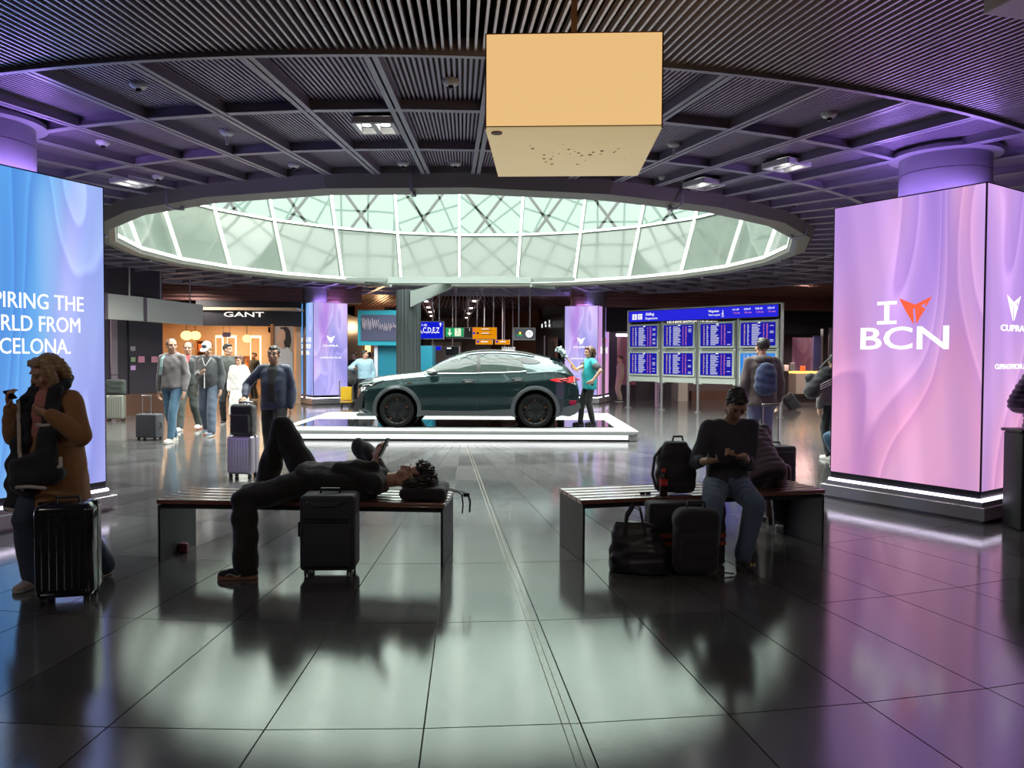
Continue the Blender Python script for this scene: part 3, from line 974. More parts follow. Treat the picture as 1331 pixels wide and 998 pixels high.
goods = [mat('goods_orange', (0.8, 0.2, 0.05), 0.7), mat('goods_white', (0.8, 0.7, 0.6), 0.7), mat('goods_brown', (0.25, 0.10, 0.05), 0.7), mat('goods_blue', (0.12, 0.14, 0.3), 0.7)]
shelf_unit(258, 272, 30.0, 2.15, 'dark wooden shelving with boxes behind the man in the cap', goods)
shelf_unit(303, 322, 29.9, 1.55, 'low wooden shelving behind the navy jacket man', goods)
for (p0, p1) in ((281, 291), (296, 308), (326, 340)):
    o = sheet('lit_niche', p0, 30.3, p1, 30.3, 1.0, 2.35, M_warmhi, sh, off=-0.05, t=0.02)
    sheet('niche_panel', p0 + 1.5, 30.2, p1 - 1.5, 30.2, 0.9, 2.25, M_shopw, sh, off=-0.1, t=0.03)
cz = P(294.5, 438, 26.5); o = thing('price_sign', 'small violet sign hanging inside the clothes shop', 'sign', tuple(cz))
q = MB(); q.rbox((0, 0, 0.08), (0.29, 0.03, 0.16), 0.006, 1); q.obj('sign_face', mat('sign_violet', (0.35, 0.3, 0.6), 0.4), o)
q = MB()
for sx in (-0.1, 0.1): q.cyl((sx, 0, (3.0 - cz.z + 0.16) / 2 + 0.05), 0.006, 3.0 - cz.z - 0.1, 6)
q.obj('sign_cord', M_black, o)
tag(o, 'small violet sign hanging inside the clothes shop', 'sign')
o = sheet('shop_monitor', 349, 26.0, 358, 26.0, P(353, 432, 26).z, P(353, 425, 26).z, M_black, None, off=0)
tag(o, 'small dark monitor under the clothes shop ceiling at right', 'monitor')
def pendant(px, py, Y, r, label, flat=1.0):
    c = P(px, py, Y); t = thing('pendant_lamp', label, 'lamp', (c.x, c.y, c.z), 0, 'glowing pendant lamps in the clothes shop')
    m = MB(); m.lathe([(0.001, -r * flat)] + [(r * math.cos(R(a)) * (1 + 0.015 * (i % 2)), r * flat * math.sin(R(a))) for i, a in enumerate(range(-80, 81, 10))] + [(0.001, r * flat)], 20)
    m.obj('lamp_shade', M_warm, t, smooth=True)
    m = MB(); m.cyl((0, 0, (3.0 - c.z) / 2 + r * flat / 2), 0.012, 3.0 - c.z - r * flat, 6); m.obj('cord', M_black, t)
pendant(242.5, 436, 25.9, 0.185, 'left one of the two yellow lanterns above the hoodie man', 0.85)
pendant(254, 436, 26.5, 0.175, 'right one of the two yellow lanterns, touching its neighbour', 0.85)
pendant(321, 440, 26.6, 0.15, 'single round pale lamp left of the navy jacket man', 0.9)
# counter with person inside the shop is below; poster of a woman on the shop's right pier
c0 = P(372, 460, 24.9)
ps = thing('shop_poster', 'tall poster of a dark haired woman in a white shirt beside the totem', 'poster', (c0.x, c0.y - 0.25, 0.35), R(3))
m = MB(); m.box((0, 0, 1.08), (0.62, 0.05, 2.16)); m.obj('poster_sheet', mat('poster_ground', (0.55, 0.42, 0.34), 0.5), ps)
m = MB(); m.box((-0.36, 0, 1.1), (0.10, 0.10, 2.25)); m.obj('poster_edge', M_wood, ps)
def flat(parent, pts, m_, y, nm):
    q = MB(); q.prism(pts, y, y - 0.006); return q.obj(nm, m_, parent)
skin_f = mat('poster_skin', (0.72, 0.42, 0.30), 0.5); shirt_f = mat('poster_shirt', (0.75, 0.72, 0.75), 0.5); hair_f = mat('poster_hair', (0.03, 0.02, 0.02), 0.5)
flat(ps, [(-0.12, 2.12), (0.10, 2.14), (0.20, 2.02), (0.24, 1.72), (0.20, 1.50), (0.08, 1.42), (0.02, 1.6), (-0.05, 2.0)], hair_f, -0.028, 'printed_hair')
flat(ps, [(-0.14, 2.02), (-0.03, 2.08), (0.05, 1.98), (0.06, 1.78), (0.0, 1.62), (0.02, 1.46), (-0.14, 1.46), (-0.13, 1.62), (-0.2, 1.68), (-0.22, 1.8)], skin_f, -0.030, 'printed_face')
flat(ps, [(-0.26, 1.4), (-0.12, 1.5), (0.0, 1.42), (0.12, 1.5), (0.28, 1.3), (0.29, 0.2), (-0.22, 0.2), (-0.30, 0.9)], shirt_f, -0.029, 'printed_shirt')
flat(ps, [(-0.28, 0.86), (0.0, 0.76), (0.16, 0.84), (0.18, 0.94), (0.0, 0.90), (-0.26, 1.02)], skin_f, -0.033, 'printed_arm')

# --- dark fascia and lit door right of the far left totem
w2 = wallseg('wall_doorway', 436, 26.8, 468, 33.5, 0, 3.15, M_fascia, 0.2, 'dark shop wall with lit doorway beyond the far left totem')
lettering('lettering', 'Gar', M_letter, w2, P(450, 421, 28.9), right=V((P(468, 460, 33.5) - P(436, 460, 26.8)).xy.to_3d()).normalized(), height=0.2, width=0.75)
o = sheet('lit_doorway', 443, 28.0, 456, 30.8, 0.0, 2.25, mat('doorway_wood', (0.75, 0.36, 0.12), 0.5, var=0.3), w2, off=-0.16)
for px, Yq in ((444, 28.3), (450, 29.4), (455, 30.5)):
    sheet('door_bar', px, Yq, px + 0.8, Yq + 0.2, 0.0, 2.3, M_wood, w2, off=-0.22)
for (x, y, e, col_, zz) in ((P(450, 460, 27)[0] + 0.8, 28.4, 60, (1.0, 0.55, 0.22), 2.6), (P(476, 460, 30)[0], 33.5, 130, (1, 0.6, 0.3), 2.8)):
    ld = bpy.data.lights.new('doorway_lamp', 'POINT'); ld.energy = e; ld.color = col_; ld.shadow_soft_size = 0.2
    lo = bpy.data.objects.new('doorway_lamp', ld); COL.objects.link(lo); lo.location = (x, y, zz)
w3 = wallseg('wall_arcade', 462, 35.5, 500, 35.5, 0, 4.15, M_brownwall, 0.2, 'brown lit wall behind the people queueing by the teal booth')
sheet('arcade_opening', 475, 35.4, 482, 35.4, 0, 2.4, M_warm, w3, t=0.05)
sheet('arcade_post', 470, 35.2, 472.5, 35.2, 0, 2.8, M_wood, w3)
sheet('arcade_post', 487, 35.2, 488, 35.2, 0, 2.8, M_wood, w3)

# --- teal booth with screen head
M_teal = mat('teal_paint', srgb('#2596ad'), 0.45); M_teal2 = mat('teal_panel', srgb('#1f7f98'), 0.5)
bc = P(527, 460, 23.2)
bt = thing('teal_booth', 'teal information booth with a framed dark screen head behind the post', 'booth', (bc.x, bc.y, 0), 0)
def bx(pa, pb, ya, yb, dY, m_, nm, par=None, d=0.1):
    a = P(pa, ya, bc.y + dY); b = P(pb, yb, bc.y + dY)
    q = MB(); q.box(((a.x + b.x) / 2 - bc.x, dY + d / 2, (a.z + b.z) / 2), (b.x - a.x, d, abs(a.z - b.z))); return q.obj(nm, m_, par or bt)
a = P(492, 449, 23.2); b = P(562, 449, 23.2)
q = MB(); q.box(((a.x + b.x) / 2 - bc.x, 0.5, a.z / 2), (b.x - a.x, 1.0, a.z)); q.obj('booth_body', M_teal2, bt)
bx(465, 528, 403, 449, -0.2, M_teal, 'head_frame', d=0.5)
scr = bx(469, 524, 409, 443, -0.215, mat('booth_screen', (0.075, 0.075, 0.14), 0.35), 'head_screen', d=0.02)
a = P(488, 449, 23.2); q = MB(); q.box((a.x - bc.x + 0.03, -0.05, a.z / 2), (0.10, 0.12, a.z)); q.obj('pale_post', mat('pale_post', (0.75, 0.72, 0.85), 0.4), bt)
# scrawled white handwriting on the screen: strokes lean and bunch up
M_chalk = emat('chalk', (0.55, 0.5, 0.55), 0.8, False)
random.seed(3)
x = 470.5; k = 0; q = MB()
while x < 521:
    h = 12 if x < 490 else 7
    y0 = 414.5 + (0 if x < 490 else 6); 
    a = P(x, y0 + random.uniform(-1.5, 1.5), 22.95); b = P(x + random.uniform(0.8, 2.2), y0 + h + random.uniform(-2, 3), 22.95); c = P(x + 3.0, y0 + random.uniform(0, 3), 22.95)
    q.tube([a, b, c], 0.012, 4)
    x += random.uniform(2.0, 3.2)
hw = q.obj('handwriting', M_chalk, bt); hw.location = (-bc.x, -bc.y, 0)

# --- corridor beyond the car: signs on rods, light tracks
M_bluesign = emat('sign_blue', srgb('#1420d8'), 0.9, False)
M_orsign = emat('sign_orange', srgb('#f39a10'), 0.85, False)
M_gsign = emat('sign_green', srgb('#27a566'), 0.95, False)
M_cream = emat('sign_cream', srgb('#f6ffe0'), 0.95, False)
M_darksign = mat('sign_dark', (0.07, 0.05, 0.05), 0.5)
M_wl = emat('sign_white', (0.95, 0.95, 0.97), 0.95, False)
M_frame = mat('sign_frame', (0.42, 0.40, 0.42), 0.4, 0.3)
def sign(pa, pb, ya, yb, Y, m_, label, rods=(), depth=0.16, frame=0.03, group='hanging signs beyond the car'):
    a = P(pa, ya, Y); b = P(pb, yb, Y); w = b.x - a.x; h = a.z - b.z
    t = thing('hanging_sign', label, 'sign', ((a.x + b.x) / 2, Y, b.z), 0, group)
    q = MB(); q.rbox((0, depth / 2, h / 2), (w, depth, h), 0.01, 1); q.obj('sign_case', M_frame, t)
    q = MB(); q.box((0, -0.004, h / 2), (w - frame * 2, 0.012, h - frame * 2)); q.obj('sign_face', m_, t)
    for r in rods:
        q = MB(); q.cyl(((r - 0.5) * w, depth / 2, h + (4.1 - a.z) / 2), 0.02, 4.1 - a.z, 8); q.obj('rod', M_frame, t)
    t['wh'] = (w, h)
    return t
def on(t, s, fx, fy, ch, m_=None, width=None, align='LEFT', bold=0.0):
    w, h = t['wh']
    return lettering('lettering', s, m_ or M_wl, t, ((fx - 0.5) * w, -0.014, fy * h), height=ch, width=width, align=align, bold=bold)
t = sign(533, 577, 417, 441, 24.5, M_bluesign, 'blue gate direction sign reading A,C,D,E,Z right of the post', (0.85,))
on(t, 'A,C,D,E,Z', 0.24, 0.36, 0.17, width=0.68, bold=0.02); on(t, '1-42', 0.35, 0.72, 0.07, bold=0.02)
q = MB(); w, h = t['wh']; q.bar((0.40 * w, -0.015, 0.70 * h), (0.40 * w, -0.015, 0.86 * h), 0.03, 0.008); q.prism([(0.35 * w, 0.82 * h), (0.45 * w, 0.82 * h), (0.40 * w, 0.92 * h)], -0.02, -0.012); q.obj('arrow', M_wl, t)
t = sign(550, 574, 449, 456, 27.5, M_bluesign, 'low small blue sign below the large blue gate sign', (0.5,)); on(t, 'i', 0.2, 0.2, 0.1); on(t, '?', 0.6, 0.2, 0.1)
t = sign(579, 603, 425.5, 438, 25.5, M_gsign, 'green emergency exit sign with a down arrow and running figure', (0.55,), depth=0.12, frame=0.012)
w, h = t['wh']
q = MB(); q.bar((-0.27 * w, -0.016, 0.85 * h), (-0.27 * w, -0.016, 0.4 * h), 0.045, 0.008); q.prism([(-0.40 * w, 0.45 * h), (-0.27 * w, 0.1 * h), (-0.14 * w, 0.45 * h)], -0.022, -0.012); q.obj('arrow', M_cream, t)
q = MB(); q.box((0.17 * w, -0.014, 0.5 * h), (0.34 * w, 0.008, 0.8 * h)); q.obj('pictogram_panel', M_cream, t)
q = MB(); q.bar((0.16 * w, -0.022, 0.62 * h), (0.20 * w, -0.022, 0.38 * h), 0.03, 0.006); q.bar((0.20 * w, -0.022, 0.38 * h), (0.28 * w, -0.022, 0.2 * h), 0.022, 0.006); q.bar((0.19 * w, -0.022, 0.4 * h), (0.08 * w, -0.022, 0.24 * h), 0.022, 0.006)
q.bar((0.17 * w, -0.022, 0.6 * h), (0.28 * w, -0.022, 0.5 * h), 0.02, 0.006); q.cyl((0.15 * w, -0.022, 0.74 * h), 0.024, 0.006, 10, axis='Y'); q.obj('running_figure', M_gsign, t)
t = sign(580, 615, 425, 440, 26.2, M_darksign, 'dark brown sign right behind the green exit sign', (0.35, 0.8)); on(t, '1', 0.86, 0.68, 0.09)
t = sign(614, 646, 425, 441, 25.9, M_orsign, 'upper large orange direction sign beyond the car roof', (0.18, 0.85), frame=0.01)
M_bk = mat('sign_black', (0.02, 0.02, 0.03), 0.5)
w, h = t['wh']
for fx, fy, ww, mm in ((-0.42, 0.78, 0.10, M_orange), (-0.43, 0.5, 0.09, M_bluesign), (-0.28, 0.5, 0.08, M_bk)):
    q = MB(); q.box((fx * w, -0.014, fy * h), (ww * w, 0.008, 0.16 * h)); q.obj('pictogram', mm, t)
for fy, ww in ((0.84, 0.30), (0.5, 0.30)):
    q = MB(); q.box((0.02 * w, -0.014, fy * h), (ww * w, 0.008, 0.06 * h)); q.obj('text_line', M_wl, t)
    q = MB(); q.box((0.08 * w, -0.014, (fy - 0.10) * h), (ww * 1.4 * w, 0.008, 0.04 * h)); q.obj('text_line', M_bk, t)
for pa, pb, lb in ((618, 640.5, 'lower left small orange sign beyond the car roof'), (643, 663, 'lower right small orange sign beyond the car roof')):
    t = sign(pa, pb, 441.3, 448, 28.5, M_orsign, lb, (0.5,), frame=0.01); w, h = t['wh']
    q = MB(); q.box((0.02 * w, -0.014, 0.6 * h), (0.4 * w, 0.008, 0.2 * h)); q.obj('text_line', M_wl, t)
    q = MB(); q.box((-0.36 * w, -0.014, 0.6 * h), (0.12 * w, 0.008, 0.4 * h)); q.obj('pictogram', M_bluesign, t)
t = sign(667, 696, 425.5, 442, 24.8, mat('clock_panel', (0.22, 0.21, 0.26), 0.4), 'grey hanging sign with a white round clock and green lamp', (0.25, 0.75))
w, h = t['wh']
q = MB(); q.cyl((0.22 * w, -0.02, 0.5 * h), 0.125, 0.02, 28, axis='Y'); ck = q.obj('clock_face', M_wl, t)
q = MB(); q.lathe([(0.125, -0.012), (0.142, -0.012), (0.142, 0.012), (0.125, 0.012)], 28, Matrix.Translation((0.22 * w, -0.02, 0.5 * h)) @ Matrix.Rotation(R(90), 4, 'X'), closed=True); q.obj('clock_rim', M_bk, ck)
q = MB(); q.bar((0.22 * w, -0.034, 0.5 * h), (0.22 * w + 0.06, -0.034, 0.5 * h + 0.02), 0.012, 0.006); q.bar((0.22 * w, -0.034, 0.5 * h), (0.22 * w - 0.05, -0.034, 0.5 * h + 0.03), 0.014, 0.006); q.obj('clock_hands', M_bk, ck)
q = MB(); q.ell((-0.19 * w, -0.02, 0.55 * h), (0.035, 0.015, 0.045)); q.obj('yellow_lamp', emat('lamp_yellow', (0.9, 0.8, 0.1), 1.2, False), t)
q = MB(); q.box((-0.22 * w, -0.014, 0.38 * h), (0.26 * w, 0.008, 0.10 * h)); q.obj('green_strip', M_gsign, t)
t = sign(578, 597, 449.5, 463, 27.2, M_bk, 'black shop kiosk sign just above the bonnet of the car', (0.5,), depth=0.5)
w, h = t['wh']; q = MB(); q.box((-0.2 * w, -0.014, 0.78 * h), (0.3 * w, 0.008, 0.05)); q.obj('text_line', M_wl, t)
t = sign(652, 670, 450.5, 456, 31.0, mat('shop_band', (0.05, 0.045, 0.05), 0.5), 'thin shop band with white lettering just above the car roof', (0.2, 0.8)); on(t, 'LOUNGE', 0.05, 0.25, 0.1, width=0.5, bold=0.03)
# light tracks running into the corridor
for (xa, xb, lb) in (((553, 393, 26.5), (562, 415, 40), 'left ladder-like light track in the corridor ceiling'), ((618, 396, 26), (605, 418, 42), 'right ladder-like light track in the corridor ceiling')):
    a = P(*xa); b = P(*xb)
    t = thing('light_track', lb, 'light track', (a.x, a.y, 3.55), 0, 'light tracks in the corridor ceiling')
    a2 = V((a.x, a.y, 3.55)); b2 = V((b.x, b.y, 3.55)); d = b2 - a2
    for s_ in (-0.16, 0.16):
        q = MB(); q.bar((s_, 0, 0), d + V((s_, 0, 0)), 0.05, 0.08); q.obj('track_rail', M_beam, t)
    for k in range(3):
        p = d * (0.1 + 0.4 * k); q = MB(); q.cyl((p.x, p.y, 0.3), 0.015, 0.6, 6); q.obj('track_hanger', M_beam, t)
    for k in range(12):
        q = MB(); p = d * (k + 0.5) / 12; q.box(p, (0.3, 0.12, 0.05)); q.obj('track_rung', M_brown, t)
    for k in range(4):
        q = MB(); p = d * (k + 0.3) / 4; q.box(p - V((0, 0, 0.03)), (0.12, 0.2, 0.03)); q.obj('track_lamp', M_lamp, t)
# corridor walls
wallseg('wall_corridor_left', 497, 35.5, 548, 46.5, 0, 4.15, M_hall, 0.2, 'dark corridor wall behind the teal booth')
cr = wallseg('wall_corridor_right', 699, 38, 742.5, 28.2, 0, 3.25, M_fascia, 0.2, 'black shop wall with white shapes behind the duster')
d_ = V((P(742.5, 460, 28.2) - P(699, 460, 38)).xy.to_3d()).normalized()
for (px, y0, y1, w_, Yq) in ((711, 421, 426, 0.22, 34.0), (715.5, 418, 421, 0.30, 32.8), (716, 422, 425, 0.25, 32.6), (721, 416, 420, 0.10, 31.4), (721, 421, 425, 0.22, 31.4)):
    a = P(px, y0, Yq); b = P(px, y1, Yq); q = MB(); q.box((a.x - 0.22, a.y - 0.08, (a.z + b.z) / 2), (w_, 0.03, a.z - b.z), rz=math.atan2(d_.y, d_.x)); q.obj('sign_shape', M_wl, cr)
sheet('shop_door', 719, 32, 729, 29.6, 0, 2.3, M_brownwall, cr, off=-0.14); sheet('door_glass', 721, 31.5, 726.5, 30.2, 0, 2.15, M_black, cr, off=-0.18)
sheet('steel_post', 711, 34.2, 712, 33.9, 0, 2.5, M_steel, cr, off=-0.14)
wallseg('wall_corridor_end', 640, 42, 702, 38.0, 0, 4.15, M_brownwall, 0.2, 'brown wall at the end of the corridor')
sheet('shop_glow', 560, 46, 600, 46, 1.0, 2.4, mat('dim_window', (0.3, 0.28, 0.3), 0.4), bpy.data.objects['wall_back'], off=-0.2)

# --- right side: back wall with lit shop windows
wr = wallseg('wall_east', 742, 26.6, 1100, 29.0, 2.45, 3.3, M_fascia, 0.2, 'black fascia behind the departure boards')
o = wallseg('wall_bulkhead_right', 742, 26.4, 1110, 28.8, 3.3, 4.15, M_brown, 0.25, 'brown slatted bulkhead behind the departure boards')
for k in range(6):
    m = MB(); a = P(742, 460, 26.2); b = P(1110, 460, 28.6); z = 3.36 + 0.125 * k
    m.bar((a.x, a.y - 0.02, z), (b.x, b.y - 0.02, z), 0.05, 0.03); m.obj('bulkhead_slat', M_brown, o)
lettering('lettering', 'EXQUISITE WATCHES AND JEWELRY', M_letter, wr, P(866, 421, 27.2) + V((0, -0.16, 0)), right=V((1, 0.24, 0)), height=0.125, width=1.95, bold=0.02)
wb = wallseg('wall_east_back', 742, 29.0, 1110, 31.5, 0, 2.5, M_hall, 0.2, 'dark wall behind the boards')
M_pinkwin = emat('pink_window', (0.55, 0.25, 0.32), 0.62)
M_displ = screen_mat('shop_display', [(0.0, '#2a1420'), (0.35, '#8a4a5c'), (0.5, '#caa0a8'), (0.6, '#9c5a70'), (0.75, '#5a2c48'), (1.0, '#e07888')], (0, 10), (7, 2, 1), 0.55)
o = sheet('display_window', 798, 28.6, 822, 28.8, 0.55, 2.35, M_displ, wb, off=-0.3)
sheet('window_head', 797, 28.5, 824, 28.7, 2.33, 2.42, M_led, wb, off=-0.3)
sheet('window_pier', 822, 28.6, 868, 29.0, 0, 2.45, M_dark, wb, off=-0.3)
sheet('pale_pier', 871, 28.0, 883, 28.1, 0, 2.4, mat('pale_pier', (0.55, 0.5, 0.42), 0.4), wb, off=-0.5, t=0.3)
sheet('brown_step', 892, 28.4, 965, 28.8, 0, 0.35, M_brownwall, wb, off=-0.4, t=0.2)
o = sheet('display_window', 1016, 28.2, 1053, 28.6, 1.1, 2.3, M_displ, wb, off=-0.6)
sheet('window_side', 1041, 28.0, 1053, 28.1, 0.75, 2.35, mat('navy_side', (0.05, 0.06, 0.15), 0.3), wb, off=-0.7)
sheet('steel_edge', 1055, 28.2, 1058, 28.2, 0, 2.6, M_steel, wb, off=-0.8)
sheet('counter_glow', 1016, 28.0, 1053, 28.2, 1.02, 1.1, emat('amber', (1.0, 0.5, 0.12), 2.2, False), wb, off=-0.75, t=0.5)
sheet('counter_front', 1016, 28.0, 1053, 28.2, 0.3, 1.02, mat('counter_front', (0.42, 0.36, 0.30), 0.4), wb, off=-0.75, t=0.5)
sheet('dark_pier', 1058, 27.2, 1085, 27.4, 0, 2.6, M_dark, wb, off=-0.8)
ld = bpy.data.lights.new('display_lamp', 'AREA'); ld.energy = 60; ld.size = 1.2; ld.color = (1.0, 0.55, 0.5)
lo = bpy.data.objects.new('display_lamp', ld); COL.objects.link(lo); c = P(1034, 460, 27.0); lo.location = (c.x, c.y, 2.4)
# things on that counter
for i, (px, h) in enumerate(((1022, 0.22), (1030, 0.3), (1044, 0.18))):
    c = P(px, 460, 27.2); q = MB(); q.rbox((0, 0, h / 2), (0.16, 0.14, h), 0.02, 2); q.box((0, -0.075, h * 0.6), (0.1, 0.01, h * 0.4))
    o = q.obj('display_box', [goods[1], M_steel, goods[0]][i], loc=(c.x, c.y + 0.02, 1.1))
    tag(o, ['small white display box on the lit shop counter at far right', 'taller grey display box in the middle of the lit counter', 'small orange display box at the right end of the lit counter'][i], 'display box')

# ================================================================== DEPARTURE BOARDS
posts = [V((*F(815, 529).xy, 0)), V((*F(865.5, 532.5).xy, 0)), V((*F(917.5, 536.5).xy, 0)), None, V((*F(1015, 543.5).xy, 0))]
posts[0] = V((3.62, 23.9, 0)); posts[4] = V((7.02, 20.05, 0))
for i in (1, 2, 3): posts[i] = posts[0].lerp(posts[4], i / 4)
dirb = (posts[4] - posts[0]); LB = dirb.length; angb = math.atan2(dirb.y, dirb.x); dirb.normalize()
mid = (posts[0] + posts[4]) / 2
M_board = mat('board_frame', (0.52, 0.55, 0.50), 0.4, 0.2)
M_fids = emat('flight_screen', srgb('#201ea8'), 0.95, False)
M_head = emat('header_blue', srgb('#2a2ae0'), 0.95, False)
M_row = emat('row_white', (0.75, 0.78, 0.95), 0.85, False); M_rowo = emat('row_orange', (0.95, 0.62, 0.25), 0.85, False); M_rowr = emat('row_red', (0.85, 0.25, 0.4), 0.85, False)
t = thing('departure_board', 'wide free-standing departure board of eight blue screens on steel posts', 'departure board', (mid.x, mid.y, 0), angb)
bayw = LB / 4
for i in range(5):
    q = MB(); q.cyl((-LB / 2 + i * bayw, 0, 1.5), 0.05 if i in (0, 4) else 0.04, 3.0, 16); q.cyl((-LB / 2 + i * bayw, 0, 0.015), 0.10, 0.03, 20)
    q.obj('post', M_steel, t, smooth='auto')
q = MB(); q.box((0, -0.02, 2.81), (LB - 0.1, 0.12, 0.34)); hd = q.obj('header', M_black, t)
q = MB(); q.box((0, -0.085, 2.81), (LB - 0.14, 0.012, 0.31)); q.obj('header_face', M_head, hd)
q = MB(); q.box((0, 0.0, 2.995), (LB, 0.14, 0.03)); q.obj('header_trim', M_board, hd)
def hl(s_, x, z, h, w, m_, b=0.0): return lettering('lettering', s_, m_, hd, (-LB / 2 + x, -0.094, z), height=h, width=w, bold=b)
hl('Abflug', 0.72, 2.83, 0.085, 0.32, M_wl, 0.01); hl('Departures', 0.72, 2.71, 0.07, 0.45, M_wl)
for k, x in enumerate((0.30, 0.51)):
    q = MB(); q.box((-LB / 2 + x, -0.094, 2.80), (0.17, 0.008, 0.17)); ic = q.obj('pictogram', M_wl, hd)
    q = MB()
    if k == 0: q.bar((-LB / 2 + x, -0.1, 2.74), (-LB / 2 + x, -0.1, 2.82), 0.025, 0.006); q.cyl((-LB / 2 + x, -0.1, 2.85), 0.016, 0.006, 10, axis='Y')
    else: q.bar((-LB / 2 + x - 0.06, -0.1, 2.77), (-LB / 2 + x + 0.06, -0.1, 2.84), 0.022, 0.006); q.bar((-LB / 2 + x - 0.02, -0.1, 2.85), (-LB / 2 + x + 0.02, -0.1, 2.79), 0.02, 0.006); q.bar((-LB / 2 + x - 0.07, -0.1, 2.735), (-LB / 2 + x + 0.06, -0.1, 2.735), 0.012, 0.006)
    q.obj('pictogram_mark', M_head, ic)
hl('Wegzeiten', 2.95, 2.84, 0.06, 0.34, M_wl, 0.01); hl('Time to gates', 2.95, 2.74, 0.05, 0.38, M_wl)
q = MB(); x = -LB / 2 + 3.42; q.bar((x, -0.1, 2.83), (x + 0.005, -0.1, 2.76), 0.03, 0.006); q.bar((x, -0.1, 2.77), (x + 0.03, -0.1, 2.69), 0.016, 0.006); q.bar((x, -0.1, 2.77), (x - 0.03, -0.1, 2.69), 0.016, 0.006); q.bar((x, -0.1, 2.82), (x - 0.035, -0.1, 2.78), 0.014, 0.006); q.cyl((x, -0.1, 2.865), 0.017, 0.006, 10, axis='Y'); q.obj('walking_figure', M_wl, hd)
for k, (s1, s2) in enumerate((('A1-69', '7-15 min'), ('A50-69', '10 min'), ('B20-28', '5-10 min'), ('Z50-69', '15 min'))):
    x = 3.72 + 0.35 * k
    hl(s1, x, 2.86, 0.05, 0.2, M_wl); hl(s2, x + 0.03, 2.77, 0.045, 0.2, M_rowr)
random.seed(11)
for i in range(4):
    x0 = -LB / 2 + i * bayw; xc = x0 + bayw / 2; w = bayw - 0.26
    q = MB()
    q.box((x0 + 0.09, 0, 1.70), (0.07, 0.08, 1.78)); q.box((x0 + bayw - 0.09, 0, 1.70), (0.07, 0.08, 1.78))
    q.box((xc, 0, 1.79), (bayw - 0.1, 0.07, 0.03)); q.box((xc, 0, 0.92), (bayw - 0.1, 0.09, 0.16))
    fr = q.obj('bay_frame', M_board, t)
    q = MB(); q.box((xc, 0.01, 1.79), (bayw - 0.12, 0.04, 0.05)); q.obj('mid_strip', M_black, fr)
    for r_ in range(2):
        z0, z1 = ((1.03, 1.74), (1.85, 2.56))[r_]
        q = MB(); q.rbox((xc, -0.03, (z0 + z1) / 2), (w + 0.12, 0.12, z1 - z0 + 0.03), 0.008, 1); cs = q.obj('screen_case', M_board, t)
        lastb = (i == 3 and r_ == 0)
        q = MB(); q.box((xc, -0.094, (z0 + z1) / 2), (w, 0.01, z1 - z0 - 0.09))
        q.obj('screen_glass', emat('screen_lightblue', srgb('#3a8fe8'), 0.9, False) if lastb else M_fids, cs)
        for mm, cols in ((M_row, [(0.20, 0.26), (0.33, 0.60)]), (M_rowo, [(0.10, 0.14)]), (M_rowr, [(0.66, 0.69), (0.75, 0.80)])):
            q = MB()
            n = 15
            for rr in range(n):
                z = z1 - 0.10 - rr * (z1 - z0 - 0.15) / n
                for (u0, u1) in cols:
                    L_ = (u1 - u0) * random.uniform(0.55, 1.0)
                    q.box((xc - w / 2 + (u0 + L_ / 2) * w, -0.101, z), (L_ * w, 0.004, 0.018))
                if mm is M_row and random.random() < 0.4: q.box((xc + w * 0.40, -0.101, z), (0.10 * w, 0.004, 0.016))
            q.obj('flight_rows', mm, cs, kind='stuff')
        if not lastb:
            q = MB(); q.box((xc + 0.04, -0.101, z1 - 0.055), (0.07, 0.004, 0.035)); q.obj('screen_tab', M_wl, cs)

# waste sign pillar between the posts
wp = P(857, 460, 24.4)
t = thing('waste_bin', 'narrow pale pink waste station with vertical lettering under the boards', 'waste bin', (wp.x, wp.y, 0), 0)
q = MB(); q.rbox((0, 0, 0.42), (0.21, 0.25, 0.84), 0.02, 2); q.obj('bin_body', mat('pink_panel', (0.62, 0.42, 0.60), 0.5), t)
lettering('lettering', 'waste -', M_bk, t, (0.035, -0.13, 0.12), right=(0, 0, 1), up=(-1, 0, 0), height=0.085, width=0.58)

# ================================================================== PLATFORM WITH THE CAR
M_plat = mat('platform_white', (0.34, 0.35, 0.345), 0.28, ior=1.6)
M_gloss = mat('platform_gloss', (0.02, 0.02, 0.022), 0.05, ior=1.9)
M_platgrey = mat('platform_edge', (0.30, 0.31, 0.31), 0.4, 0.3)
M_plats = emat('platform_light', (0.95, 0.97, 1.0), 1.5)
ZP = 0.205
pt = thing('car_platform', 'low white display platform with a glowing front edge under the car', 'platform', (-1.15, 16.6, 0))
def pl(x0, x1, y0, y1, z0, z1, nm, m_, rb=0):
    q = MB()
    c = ((x0 + x1) / 2 + 1.15, (y0 + y1) / 2 - 16.6, (z0 + z1) / 2); d = (x1 - x0, y1 - y0, z1 - z0)
    q.rbox(c, d, rb, 3) if rb else q.box(c, d)
    return q.obj(nm, m_, pt, smooth='auto' if rb else False)
pl(-4.5, 2.38, 14.36, 18.9, 0.125, ZP - 0.004, 'platform_top', M_plat, 0.018)
pl(-4.47, 2.2, 14.40, 18.86, 0.03, 0.127, 'platform_core', M_platgrey)
pl(-4.47, 2.18, 14.375, 14.40, 0.035, 0.118, 'front_light', M_plats)
pl(2.2, 2.36, 14.38, 18.88, 0.0, 0.125, 'end_block', M_platgrey, 0.02)
pl(-4.49, 2.3, 14.352, 14.37, 0.122, 0.150, 'grey_lip', M_platgrey)
k = 0
for i in range(5):
    x0 = -4.25 + i * 1.25
    pl(x0, x0 + 1.262, 15.05, 16.75, ZP - 0.006, ZP, 'gloss_panel', M_gloss)

